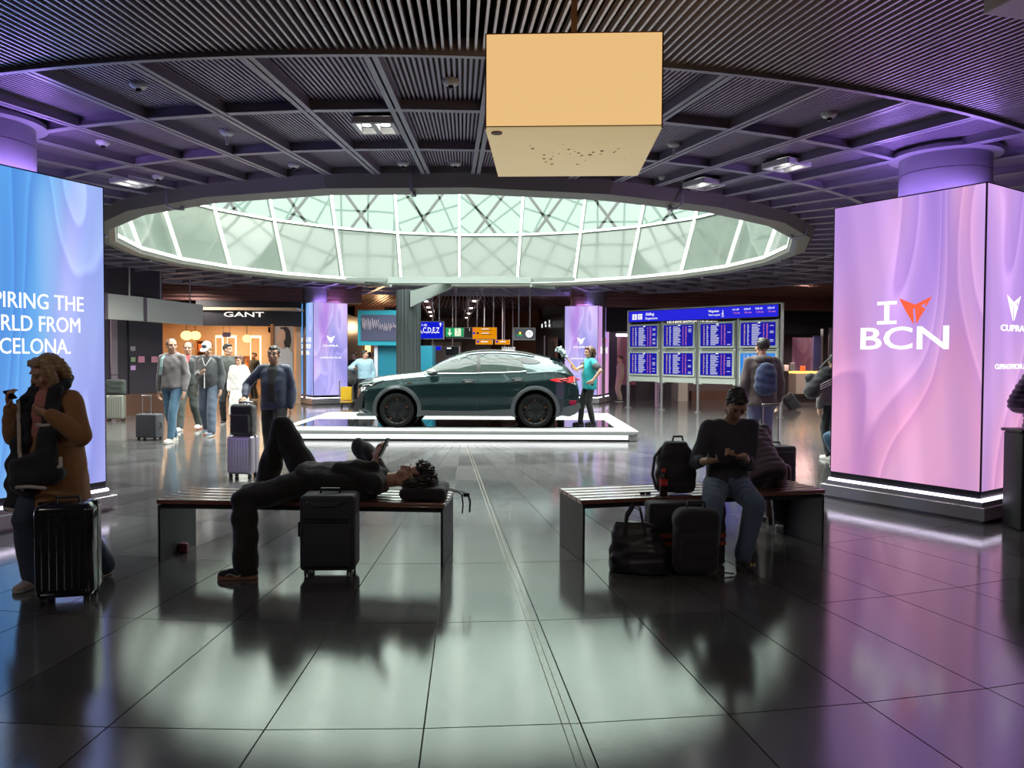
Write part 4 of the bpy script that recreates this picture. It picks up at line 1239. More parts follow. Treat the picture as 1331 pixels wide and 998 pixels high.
# ================================================================== CAR
car = thing('car', 'dark green metallic crossover car with black wheels parked side-on on the platform', 'car', (-0.865, 15.75, ZP), 0.0)
M_paint = mat('car_paint', (0.016, 0.040, 0.044), 0.26, metal=0.65, coat=1.0)
M_clad = mat('car_cladding', (0.065, 0.07, 0.078), 0.42, metal=0.2)
M_cglass = mat('car_glass', (0.03, 0.045, 0.04), 0.03, ior=1.45)
M_rubber = mat('tyre_rubber', (0.007, 0.007, 0.007), 0.75, ior=1.25)
M_wheel = mat('wheel_black', (0.010, 0.010, 0.011), 0.30, metal=0.2, coat=0.3)
M_copper = mat('wheel_copper', (0.45, 0.20, 0.10), 0.3, metal=1.0)
M_chrome = mat('satin_chrome', (0.65, 0.67, 0.67), 0.22, metal=1.0)
M_tail = mat('tail_red', (0.80, 0.012, 0.018), 0.15, coat=1.0)
M_headl = mat('headlight_lens', (0.55, 0.60, 0.62), 0.08, metal=0.7, coat=1.0)
M_under = mat('under_black', (0.012, 0.012, 0.013), 0.6)

def interp(x, tab):
    """smooth (monotone cubic) interpolation through a table of points"""
    xs = [t[0] for t in tab]; ys = [t[1] for t in tab]
    if x <= xs[0]: return ys[0]
    if x >= xs[-1]: return ys[-1]
    n = len(xs)
    for i in range(n - 1):
        if x <= xs[i + 1]: break
    d = [(ys[j + 1] - ys[j]) / (xs[j + 1] - xs[j]) for j in range(n - 1)]
    def slope(j):
        if j == 0: return d[0]
        if j == n - 1: return d[-1]
        if d[j - 1] * d[j] <= 0: return 0
        return 2 * d[j - 1] * d[j] / (d[j - 1] + d[j])
    h = xs[i + 1] - xs[i]; t = (x - xs[i]) / h
    m0, m1 = slope(i) * h, slope(i + 1) * h
    return (2 * t ** 3 - 3 * t ** 2 + 1) * ys[i] + (t ** 3 - 2 * t ** 2 + t) * m0 + (-2 * t ** 3 + 3 * t ** 2) * ys[i + 1] + (t ** 3 - t ** 2) * m1
TOP = [(-2.21, 0.72), (-2.15, 0.86), (-2.0, 0.93), (-1.6, 1.01), (-1.2, 1.055), (-0.93, 1.085), (-0.75, 1.17), (-0.46, 1.33), (-0.15, 1.455), (0.15, 1.515), (0.5, 1.53), (0.9, 1.51), (1.26, 1.455), (1.6, 1.375), (1.80, 1.31), (1.95, 1.19), (2.08, 1.04), (2.15, 0.92), (2.19, 0.80)]
BOT = [(-2.21, 0.34), (-2.0, 0.24), (-1.8, 0.21), (1.8, 0.215), (2.0, 0.27), (2.19, 0.42)]
WID = [(-2.21, 0.48), (-2.16, 0.62), (-2.05, 0.745), (-1.85, 0.845), (-1.55, 0.90), (-1.1, 0.915), (0, 0.915), (1.0, 0.925), (1.5, 0.915), (1.85, 0.86), (2.05, 0.78), (2.15, 0.70), (2.19, 0.58)]
SHO = [(-2.21, 0.62), (-2.1, 0.76), (-1.9, 0.84), (-1.5, 0.91), (-1.0, 0.965), (-0.5, 1.0), (0.5, 1.03), (1.2, 1.06), (1.6, 1.09), (1.9, 1.06), (2.08, 0.97), (2.19, 0.72)]
def side(x, z):
    """half width of the body below the shoulder"""
    w = interp(x, WID); b = interp(x, BOT); s = interp(x, SHO)
    t = max(0, min(1, (z - b) / max(0.01, s - b)))
    y = w * (0.955 + 0.045 * math.sin(math.pi * min(1, t * 1.15 + 0.02)) ** 0.8)
    y -= 0.018 * math.exp(-((t - 0.30) / 0.13) ** 2) * (1 if -1.0 < x < 1.0 else 0.3)      # scooped flank
    y += 0.012 * math.exp(-((t - 0.80) / 0.07) ** 2)                                        # shoulder crease
    if t > 0.86: y -= (t - 0.86) * 0.28 * w
    return y
def cab(x):
    """0 outside the cabin, 1 where roof and side windows stand"""
    t = interp(x, TOP); s = interp(x, SHO)
    return max(0.0, min(1.0, (t - s - 0.06) / 0.25))
def section(x):
    b = interp(x, BOT); s = interp(x, SHO); t = interp(x, TOP); pts = []
    pts.append((0, b)); pts.append((side(x, b) * 0.78, b)); pts.append((side(x, b) * 0.96, b + 0.03))
    for k in range(1, 23):
        z = b + (s - b) * k / 22
        pts.append((side(x, z), z))
    ys = pts[-1][0]; c = cab(x)
    s2 = max(s + 0.004, min(t - 0.002, s + 0.012))
    # greenhouse: leaning side up to roof edge, then a domed roof
    yr = (ys - 0.04) * (1 - c) * 0.86 + c * (0.60 if x > -0.2 else 0.60 + 0.12 * min(1, (-0.2 - x) / 0.6))
    zr = s2 + (t - s2) * (0.80 * c + 0.72 * (1 - c))
    y1 = ys - 0.035
    for k in range(0, 7):
        u = k / 6
        pts.append((y1 + (yr - y1) * u + 0.02 * math.sin(math.pi * u) * c, s2 + (zr - s2) * u))
    for k in range(1, 7):
        a = R(90) * k / 6
        pts.append((yr * math.cos(a), zr + (t - zr) * math.sin(a)))
    pts[-1] = (0, t)
    return pts
xs = [-2.21, -2.19, -2.16, -2.12, -2.06, -1.98] + [-1.9 + 0.038 * i for i in range(100)] + [1.9, 1.96, 2.02, 2.07, 2.11, 2.15, 2.175, 2.19]
xs = sorted(set(round(v, 3) for v in xs))
vs = []; fs = []; NP = None
for x in xs:
    sec = section(x); NP = len(sec)
    full = [(-p[0], p[1]) for p in sec] + [(p[0], p[1]) for p in sec[::-1]][1:-1]
    for (y, z) in full: vs.append((x, y, z))
NF = 2 * NP - 2
WHEELS = (-1.36, 1.32); RW = 0.335
for i in range(len(xs) - 1):
    for k in range(NF):
        a = i * NF + k; b = i * NF + (k + 1) % NF
        fs.append((a, b, b + NF, a + NF))
fs.append(tuple(range(NF))); fs.append(tuple((len(xs) - 1) * NF + k for k in range(NF - 1, -1, -1)))
mb = MB(); mb.add(vs, fs)
me = mb.mesh('body_shell', [M_paint, M_cglass, M_under], smooth='auto')
body = mk('body_shell', me, car)
# open the wheel arches and line them
bm = bmesh.new(); bm.from_mesh(me)
kill = [f for f in bm.faces if abs(f.calc_center_median().y) > 0.50 and any(math.hypot(f.calc_center_median().x - wx, f.calc_center_median().z - RW - 0.005) < 0.432 for wx in WHEELS)]
bmesh.ops.delete(bm, geom=kill, context='FACES'); bm.to_mesh(me); bm.free()
me2 = me
for wx in WHEELS:
    for sy in (-1, 1):
        q = MB(); Ml = Matrix.Translation((wx, sy * 0.72, RW + 0.005)) @ Matrix.Rotation(R(90) * (1 if sy < 0 else -1), 4, 'X')
        q.lathe([(0.001, -0.24), (0.43, -0.24), (0.43, 0.15)], 40, Ml); q.obj('wheel_well', M_under, car)
# assign glass to windscreen and rear window, black to the arch insides
for p in me2.polygons:
    c = p.center; n = p.normal
    t_ = interp(c.x, TOP)
    if -0.93 < c.x < -0.12 and c.z > t_ - 0.10 and abs(c.y) < 0.60 and n.z > 0.5: p.material_index = 1
    elif 1.84 < c.x < 2.04 and c.z > t_ - 0.12 and abs(c.y) < 0.56: p.material_index = 1
    for wx in WHEELS:
        d = math.hypot(c.x - wx, c.z - RW - 0.005)
        if d < 0.41 and abs(c.y) > 0.5 and abs(n.y) < 0.9: p.material_index = 2
        if d < 0.40 and abs(c.y) < 0.6 and abs(n.y) > 0.9: p.material_index = 2
me2.polygons.foreach_set('use_smooth', [True] * len(me2.polygons))
me2.set_sharp_from_angle(angle=R(35))

def gh_y(x, z):
    """half width of the greenhouse side at height z"""
    sec = section(x); g = sec[25:32]
    for i in range(len(g) - 1):
        if g[i][1] <= z <= g[i + 1][1]:
            u = (z - g[i][1]) / max(1e-6, g[i + 1][1] - g[i][1]); return g[i][0] + (g[i + 1][0] - g[i][0]) * u
    return g[0][0] if z < g[0][1] else g[-1][0]
def skin_patch(poly, off, nm, m_, sides=(-1, 1), fn=None, par=None, nx=26, thick=0.006):
    """panel following the car's flank inside an outline given by lower and upper edge curves over x"""
    (x0, x1, lo, hi) = poly
    for sg in sides:
        v = []; f = []; n = nx; m_n = 8
        for layer in (off, off - thick):
            for i in range(n + 1):
                x = x0 + (x1 - x0) * i / n
                zl, zh = lo(x), hi(x)
                for j in range(m_n + 1):
                    z = zl + (zh - zl) * j / m_n
                    v.append((x, sg * ((fn or side)(x, z) + layer), z))
        N = (n + 1) * (m_n + 1)
        for i in range(n):
            for j in range(m_n):
                a = i * (m_n + 1) + j
                f.append((a, a + 1, a + m_n + 2, a + m_n + 1))
        def edge(a, b): f.append((a, b, b + N, a + N))
        for i in range(n):
            edge(i * (m_n + 1), (i + 1) * (m_n + 1)); edge(i * (m_n + 1) + m_n, (i + 1) * (m_n + 1) + m_n)
        for j in range(m_n): edge(j, j + 1); edge(n * (m_n + 1) + j, n * (m_n + 1) + j + 1)
        q = MB(); q.add(v, f); q.obj(nm, m_, par or car, smooth='auto')
def lin(*p): return lambda x: interp(x, list(p))
WL = lin((-0.9, 1.05), (-0.5, 1.055), (0.5, 1.075), (1.1, 1.105), (1.5, 1.14))
WHI = lin((-0.83, 1.09), (-0.62, 1.19), (-0.4, 1.285), (-0.15, 1.36), (0.15, 1.415), (0.5, 1.425), (0.9, 1.405), (1.1, 1.37))
WHr = lin((0.25, 1.418), (0.5, 1.425), (0.82, 1.405), (0.95, 1.36), (1.05, 1.27), (1.12, 1.15), (1.14, 1.12))
skin_patch((-0.83, 0.17, WL, WHI), 0.010, 'front_side_window', M_cglass, fn=gh_y)
skin_patch((0.25, 1.14, WL, WHr), 0.010, 'rear_side_window', M_cglass, fn=gh_y)
skin_patch((0.17, 0.25, WL, WHI), 0.006, 'door_pillar', M_black, fn=gh_y, nx=3)
skin_patch((0.93, 1.42, lin((0.93, 1.345), (1.0, 1.31), (1.12, 1.245), (1.28, 1.24), (1.36, 1.25), (1.42, 1.27)), lin((0.93, 1.36), (1.1, 1.37), (1.3, 1.33), (1.42, 1.275))), 0.014, 'quarter_window', M_black, fn=gh_y)
# chrome line around the windows
for sg in (-1, 1):
    q = MB()
    q.tube([(x, sg * (gh_y(x, WL(x) - 0.012) + 0.008), WL(x) - 0.012) for x in [-0.86 + 0.05 * i for i in range(41)]], 0.009, 6)
    q.obj('window_line', M_chrome, car, smooth='auto')
    q = MB(); q.tube([(x, sg * (0.60), interp(x, TOP) - 0.035) for x in [-0.05 + 0.08 * i for i in range(18)]], 0.020, 6); q.obj('roof_rail', M_black, car, smooth='auto')
    # door seams
    for pts in ([(-0.88, 0.97), (-0.90, 0.9), (-0.90, 0.6), (-0.86, 0.42), (-0.80, 0.27)], [(0.21, 1.05), (0.21, 0.8), (0.20, 0.5), (0.20, 0.26)], [(1.16, 1.06), (1.18, 0.95), (1.12, 0.85), (0.98, 0.70), (0.88, 0.5), (0.86, 0.27)],
                [(1.50, 1.02), (1.50, 0.86)], [(-1.02, 0.955), (-1.4, 0.90), (-1.75, 0.855)]):
        q = MB(); q.tube([(x, sg * (side(x, z) + 0.0015), z) for (x, z) in pts], 0.004, 5); q.obj('panel_seam', M_under, car)
    # handles
    for hx, hz in ((0.02, 0.90), (0.98, 0.935)):
        q = MB(); q.ell((hx, sg * (side(hx, hz) + 0.002), hz), (0.13, 0.018, 0.035), 16, 8); h = q.obj('handle_recess', M_under, car, smooth=True)
        q = MB(); q.rbox((hx + 0.005, sg * (side(hx, hz) + 0.026), hz - 0.012), (0.15, 0.02, 0.026), 0.008, 2); q.obj('door_handle', M_chrome, h, smooth='auto')
    # mirror
    q = MB(); q.ell((-0.66, sg * 1.00, 1.065), (0.10, 0.085, 0.062), 18, 10); q.cap((-0.66, sg * 0.88, 1.03), (-0.66, sg * 0.97, 1.04), 0.022, 0.022, 8)
    mir = q.obj('wing_mirror', M_under, car, smooth=True)
    q = MB(); q.ell((-0.675, sg * 1.01, 1.085), (0.098, 0.085, 0.05), 18, 10); q.obj('mirror_cap', M_chrome, mir, smooth=True)
    # headlight and front bits
    q = MB(); hp = [(-2.12, 0.80), (-2.04, 0.865), (-1.9, 0.885), (-1.70, 0.905), (-1.62, 0.91), (-1.72, 0.865), (-1.84, 0.80), (-1.94, 0.775)]
    vs_ = [(x, sg * (side(x, min(z, interp(x, SHO) - 0.005)) + 0.012), z) for (x, z) in hp]; vs2 = [(v[0], v[1] - sg * 0.04, v[2]) for v in vs_]
    q.add(vs_ + vs2, [tuple(range(8)), tuple(range(15, 7, -1))] + [(i, (i + 1) % 8, (i + 1) % 8 + 8, i + 8) for i in range(8)]); hl_ = q.obj('headlight', M_under, car)
    q = MB()
    q.tube([(x, sg * (side(x, z) + 0.018), z) for x, z in ((-2.06, 0.805), (-1.92, 0.83), (-1.86, 0.80), (-1.80, 0.865), (-1.66, 0.90))], 0.012, 6)
    q.tube([(x, sg * (side(x, z) + 0.018), z) for x, z in ((-2.05, 0.85), (-1.9, 0.87), (-1.72, 0.893))], 0.010, 6)
    q.obj('light_signature', M_headl, hl_)
    q = MB(); q.prism([(-2.20, 0.42), (-2.10, 0.66), (-2.02, 0.62), (-2.06, 0.36), (-2.16, 0.34)], sg * 0.60, sg * 0.78); q.obj('side_intake', M_under, car)
    q = MB(); q.rbox((-1.98, sg * 0.70, 0.235), (0.36, 0.22, 0.05), 0.015, 2); q.obj('front_splitter', M_clad, car)
    # tail lamp
    tp = [(2.13, 0.99), (2.08, 1.00), (1.92, 0.985), (1.72, 0.955), (1.62, 0.93), (1.74, 0.90), (1.90, 0.885), (2.04, 0.875), (2.11, 0.89)]
    vs_ = [(x - 0.03, sg * (side(x - 0.03, min(z, interp(x - 0.03, SHO) - 0.02)) + 0.012), z) for (x, z) in tp]; vs2 = [(v[0] - 0.02, v[1] - sg * 0.06, v[2]) for v in vs_]; n = len(tp)
    q = MB(); q.add(vs_ + vs2, [tuple(range(n)), tuple(range(2 * n - 1, n - 1, -1))] + [(i, (i + 1) % n, (i + 1) % n + n, i + n) for i in range(n)]); tl = q.obj('tail_lamp', M_tail, car)
    q = MB(); q.tube([(x - 0.03, sg * (side(x - 0.03, z) + 0.016), z) for x, z in ((2.12, 0.965), (1.95, 0.958), (1.8, 0.945), (1.9, 0.92), (2.1, 0.905))], 0.008, 5); q.obj('lamp_line', M_tail, tl)
    # rear bumper corner, diffuser, reflector
    q = MB(); q.prism([(1.72, 0.25), (1.76, 0.38), (1.98, 0.42), (2.19, 0.47), (2.21, 0.40), (2.10, 0.27), (1.98, 0.22)], sg * 0.30, sg * 0.845); q.obj('rear_diffuser', M_clad, car)
    q = MB(); q.rbox((2.05, sg * 0.80, 0.485), (0.14, 0.03, 0.09), 0.012, 2); q.obj('rear_reflector', mat('reflector_red', (0.20, 0.008, 0.03), 0.2), car)
    # sill cladding
    skin_patch((-0.93, 0.90, lambda x: 0.225, lin((-0.93, 0.34), (0, 0.325), (0.9, 0.37))), 0.022, 'sill_cladding', M_clad, sides=(sg,))
    # arch rings
    for wx in WHEELS:
        v = []; f = []; n = 40
        a0, a1 = -28, 208
        for i in range(n + 1):
            a = R(a0 + (a1 - a0) * i / n)
            for (rr, yo) in ((0.402, 0.028), (0.425, 0.034), (0.475, 0.020), (0.478, -0.02), (0.402, -0.06)):
                x = wx + rr * math.cos(a); z = RW + 0.005 + rr * math.sin(a)
                z = max(z, 0.215)
                v.append((x, sg * (side(max(-2.05, min(2.05, x)), min(max(z, 0.26), interp(x, SHO) - 0.04)) + yo), z))
        for i in range(n):
            for j in range(5):
                a = i * 5 + j; b = i * 5 + (j + 1) % 5
                f.append((a, b, b + 5, a + 5))
        q = MB(); q.add(v, f); q.obj('arch_cladding', M_clad, car, smooth='auto')
# spoiler, badge, grille, plate
q = MB(); q.prism([(1.62, 1.372), (1.90, 1.315), (1.92, 1.30), (1.80, 1.285), (1.62, 1.345)], -0.60, 0.60); q.obj('roof_spoiler', M_paint, car)
q = MB(); q.rbox((-2.19, 0, 0.55), (0.06, 0.95, 0.30), 0.02, 2); q.obj('front_grille', M_under, car)
q = MB(); q.rbox((2.17, 0, 0.93), (0.04, 1.3, 0.035), 0.01, 2); q.obj('rear_light_bar', M_tail, car)
q = MB(); q.box((-2.225, 0, 0.46), (0.012, 0.5, 0.11)); q.obj('front_plate', M_white, car)
for sg in (-1,):
    q = MB(); x = -1.12; q.box((x, sg * (side(x, 0.85) + 0.004), 0.85), (0.10, 0.004, 0.022)); q.obj('wing_badge', M_copper, car)
# wheels
def wheel(x, sg):
    wl_ = MB()
    Mw = Matrix.Translation((x, sg * 0.795, RW)) @ Matrix.Rotation(R(90) * (1 if sg < 0 else -1), 4, 'X')   # local +z points outwards
    prof = [(0.262, -0.11), (0.30, -0.115), (0.325, -0.10), (0.335, -0.07), (0.335, 0.07), (0.325, 0.10), (0.30, 0.113), (0.272, 0.112), (0.262, 0.10)]
    wl_.lathe(prof, 48, Mw); ty = wl_.obj('tyre', M_rubber, car, smooth='auto')
    q = MB(); q.lathe([(0.264, -0.10), (0.245, -0.06), (0.240, 0.07), (0.255, 0.088), (0.264, 0.10)], 48, Mw); q.lathe([(0.001, 0.0), (0.228, 0.0)], 40, Mw)
    q.obj('rim_barrel', M_under, ty, smooth='auto')
    q = MB(); q.lathe([(0.001, 0.085), (0.045, 0.085), (0.055, 0.07), (0.06, 0.03)], 28, Mw); q.obj('hub_cap', M_wheel, ty, smooth='auto')
    q = MB(); q.lathe([(0.06, 0.02), (0.17, 0.018), (0.17, 0.008), (0.06, 0.01)], 32, Mw, closed=True); q.obj('brake_disc', M_clad, ty, smooth='auto')
    for k in range(10):
        a = R(36 * k + (8 if k % 2 else -8))
        q = MB(); c, s_ = math.cos(a), math.sin(a); a2 = R(36 * k); c2, s2 = math.cos(a2), math.sin(a2)
        q.bar(Mw @ V((0.045 * c2, 0.045 * s2, 0.075)), Mw @ V((0.248 * c, 0.248 * s_, 0.085)), 0.020, 0.028, up=(0, 1, 0))
        q.obj('wheel_spoke', M_wheel, ty)
    for k in range(5):
        a = R(72 * k + 18); c, s_ = math.cos(a), math.sin(a)
        q = MB(); q.box(Mw @ V((0.205 * c, 0.205 * s_, 0.092)), (0.035, 0.008, 0.035), rot=Matrix.Rotation(-a * sg, 3, 'Y')); q.obj('copper_accent', M_copper, ty)
for wx in WHEELS:
    for sg in (-1, 1): wheel(wx, sg)
# dim interior: seats and steering wheel behind the glass
for sx, sy in ((-0.25, -0.36), (-0.25, 0.36), (0.72, -0.36), (0.72, 0.36)):
    pass

# ================================================================== HANGING LAMP BOX
M_onyx = mat('onyx_shade', (0.78, 0.60, 0.36), 0.5, var=0.06, vscale=5, emit=srgb('#ffd08c'), estr=0.80)
M_onyx2 = mat('onyx_base', (0.70, 0.58, 0.40), 0.5, var=0.14, vscale=3, emit=srgb('#ead09a'), estr=0.52)
zb = 2.80
a = F(622, 168, zb); b = F(851, 166, zb); c = F(838, 229, zb); d = F(653, 229, zb)
w_ = (b - a).length; dep = ((c + d) / 2 - (a + b) / 2).length
ctr = (a + b + c + d) / 4
lt = thing('box_lantern', 'large square glowing cream box lantern hanging from the ceiling rod', 'lamp', (ctr.x, ctr.y, zb), math.atan2(b.y - a.y, b.x - a.x))
zt = P(740, 43, (a.y + b.y) / 2).z
hh = zt - zb
q = MB(); q.rbox((0, 0, hh / 2 + 0.003), (w_, dep, hh - 0.006), 0.006, 2); q.obj('lamp_shade', M_onyx, lt, smooth='auto')
q = MB(); q.rbox((0, 0, 0.006), (w_ + 0.004, dep + 0.004, 0.012), 0.004, 2); bp = q.obj('base_panel', M_onyx2, lt, smooth='auto')
M_edge = mat('lamp_edge', (0.40, 0.20, 0.06), 0.5)
q = MB()
for sx in (-1, 1):
    for sy in (-1, 1): q.box((sx * w_ / 2, sy * dep / 2, hh / 2), (0.007, 0.007, hh))
for z in (0.012, hh):
    for sy in (-1, 1): q.box((0, sy * dep / 2, z), (w_, 0.006, 0.005))
    for sx in (-1, 1): q.box((sx * w_ / 2, 0, z), (0.006, dep, 0.005))
q.obj('edge_line', M_edge, lt)
q = MB(); q.cyl((-w_ / 2 + 0.055, -dep / 2 + 0.06, -0.003), 0.03, 0.008, 20); q.obj('base_knob', mat('knob_brown', (0.25, 0.10, 0.05), 0.5), lt)
random.seed(5)
for k in range(26):
    q = MB(); q.cyl((random.gauss(-0.05, 0.16) * w_, random.gauss(-0.03, 0.10) * dep, -0.0015), random.uniform(0.003, 0.012), 0.002, 9); q.obj('dirt_spot', mat('dirt_spot', (0.48, 0.36, 0.20), 0.7), bp)
q = MB(); q.box((0.02, 0.06, (4.12 - zb + hh) / 2), (0.036, 0.036, 4.12 - zb - hh)); q.obj('lamp_rod', mat('rod_brown', (0.22, 0.13, 0.09), 0.4), lt)

# ================================================================== SMALL CEILING FITTINGS
def fitting(px, py, Y, kind, label):
    c = P(px, py, Y)
    t = thing('ceiling_detector' if kind != 'speaker' else 'ceiling_sensor', label, 'ceiling fitting', (c.x, c.y, 3.86), 0, 'small white ceiling fittings')
    q = MB(); q.lathe([(0.001, -0.03), (0.035, -0.03), (0.06, -0.018), (0.072, 0.0), (0.072, 0.02)], 20); q.obj('fitting_base', M_white, t, smooth='auto')
    if kind == 'drop':
        q = MB(); q.cyl((0, 0, -0.07), 0.014, 0.10, 10); q.obj('drop_tube', M_white, t)
    else:
        q = MB(); q.cyl((0, 0, -0.04), 0.022, 0.03, 12); q.obj('sensor_head', M_black, t)
for (px, py, kd, lb) in ((180, 114, 'a', 'round white ceiling detector upper left, nearest of that side'), (295, 175, 'drop', 'white ceiling fitting with a short drop tube left of the square downlight'), (586, 110, 'a', 'round white ceiling detector left of the box lantern'),
                         (876, 190, 'drop', 'white ceiling fitting with a drop tube right of the box lantern'), (1078, 152, 'a', 'round white ceiling detector above the double downlight at right'), (1094, 220, 'speaker', 'round white ceiling sensor left of the right hand column'),
                         (134, 188, 'speaker', 'round white ceiling sensor above the blue totem'), (205, 232, 'a', 'small white ceiling detector near the rim, left side'), (382, 217, 'a', 'small white ceiling detector near the rim above the first skylight panes'),
                         (592, 215, 'a', 'small white ceiling detector near the rim under the lantern level'), (524, 215, 'a', 'small dark headed ceiling detector beside the one nearest the lantern'), (863, 233, 'a', 'small white ceiling detector near the rim right of the lantern'),
                         (1003, 257, 'a', 'small white ceiling detector left of the pink totem top'), (1032, 266, 'speaker', 'round white ceiling sensor nearest the pink totem top')):
    c = F(px, py, 3.84)
    fitting(px, py, c.y, kd, lb)

# ================================================================== BENCHES
M_board1 = mat('bench_board', (0.21, 0.075, 0.045), 0.30, var=0.35, vscale=6, coat=1.0, ior=1.7)
M_benchm = mat('bench_metal', (0.014, 0.014, 0.020), 0.5)
def bench(loc, rz, L, D, H, label):
    """origin: front left corner on the floor; x along the front edge, y backwards"""
    t = thing('bench', label, 'bench', (loc[0], loc[1], 0), rz, 'slatted benches')
    n = 5; bw = D / n
    for k in range(n):
        q = MB(); q.rbox((L / 2, (k + 0.5) * bw, H - 0.0175), (L + 0.02, bw - 0.012, 0.035), 0.004, 2); q.obj('board', M_board1, t, smooth='auto')
    q = MB()
    for y in (0.05, D - 0.05): q.box((L / 2, y, H - 0.055), (L - 0.04, 0.035, 0.035))
    for x in (0.3, L / 2, L - 0.3): q.box((x, D / 2, H - 0.045), (0.04, D - 0.08, 0.015))
    q.obj('under_frame', M_benchm, t)
    for x in (0.011, L - 0.011):
        q = MB(); q.rbox((x, D / 2, (H - 0.04) / 2), (0.018, D, H - 0.04), 0.003, 1); q.obj('end_plate', M_benchm, t)
    return t
BL = F(205, 731); BLr = F(576, 738)
dv = BLr - BL; H1 = 0.485
b1 = bench((BL.x, BL.y), math.atan2(dv.y, dv.x), dv.length, 0.60, H1, 'slatted bench at left under the lying man in black')
BR = F(757, 731); BRr = F(1071, 711)
dv2 = BRr - BR
b2 = bench((BR.x, BR.y), math.atan2(dv2.y, dv2.x), dv2.length, 0.60, H1, 'slatted bench at right under the seated man in jeans')
print('BENCH', BL, BLr, BR, BRr)

# ================================================================== PEOPLE
def ik(a, b, l1, l2, pole):
    a = V(a); b = V(b); d = b - a; L = d.length
    if L > (l1 + l2) * 0.995: b = a + d.normalized() * (l1 + l2) * 0.995; L = (b - a).length
    n = (b - a).normalized()
    x = (l1 * l1 - l2 * l2 + L * L) / (2 * L); h = math.sqrt(max(l1 * l1 - x * x, 1e-6))
    p = V(pole); p = p - n * p.dot(n)
    if p.length < 1e-4: p = V((0.01, 1, 0))
    p.normalize()
    return a + n * x + p * h, b

def fuse(mb, name, m, vox=0.01, smooth=5, folds=0.0, parent=None, fscale=1.0, dec=None, label=None, seed=0):
    """melt overlapping closed shapes into one skin, smooth it, add cloth folds"""
    me = bpy.data.meshes.new('tmp'); me.from_pydata(mb.v, [], mb.f)
    b = bmesh.new(); b.from_mesh(me); bmesh.ops.recalc_face_normals(b, faces=b.faces); b.to_mesh(me); b.free()
    o = bpy.data.objects.new('tmp', me); COL.objects.link(o)
    r = o.modifiers.new('r', 'REMESH'); r.mode = 'VOXEL'; r.voxel_size = vox
    if smooth:
        s = o.modifiers.new('s', 'SMOOTH'); s.factor = 0.5; s.iterations = smooth
    if dec:
        d = o.modifiers.new('d', 'DECIMATE'); d.ratio = dec
    out = eval_mesh(o); bpy.data.objects.remove(o); bpy.data.meshes.remove(me)
    n = len(out.vertices)
    if folds and n:
        co = np.empty(n * 3); out.vertices.foreach_get('co', co); co = co.reshape(-1, 3)
        no = np.empty(n * 3)
        try: out.vertices.foreach_get('normal', no)
        except Exception: pass
        no = no.reshape(-1, 3)
        rs = np.random.RandomState(seed + 5); D = np.zeros(n)
        for k in range(7):
            w = rs.normal(size=3); w /= np.linalg.norm(w); w[2] *= 0.75
            f = fscale * rs.uniform(24, 85)
            ph = rs.uniform(0, 6.28) + 1.6 * np.sin(co @ (rs.normal(size=3) * 6 * fscale))
            D += np.sin(co @ w * f + ph) / (1 + k * 0.35)
        D = np.sign(D) * np.abs(D) ** 0.8
        co += no * (D * folds * 0.55)[:, None]
        out.vertices.foreach_set('co', co.ravel())
    out.materials.clear(); out.materials.append(m)
    out.polygons.foreach_set('use_smooth', [True] * len(out.polygons))
    out.polygons.foreach_set('material_index', [0] * len(out.polygons))
    out.update(); out.name = name
    return mk(name, out, parent, label=label)

M_skin = mat('skin', (0.52, 0.29, 0.20), 0.5, var=0.08, vscale=20)
M_skin2 = mat('skin_tan', (0.46, 0.26, 0.165), 0.5, var=0.08, vscale=20)
M_lip = mat('lips', (0.42, 0.14, 0.12), 0.45)
M_eyew = mat('eye_white', (0.30, 0.26, 0.24), 0.4)
M_iris = mat('eye_iris', (0.03, 0.02, 0.015), 0.2)

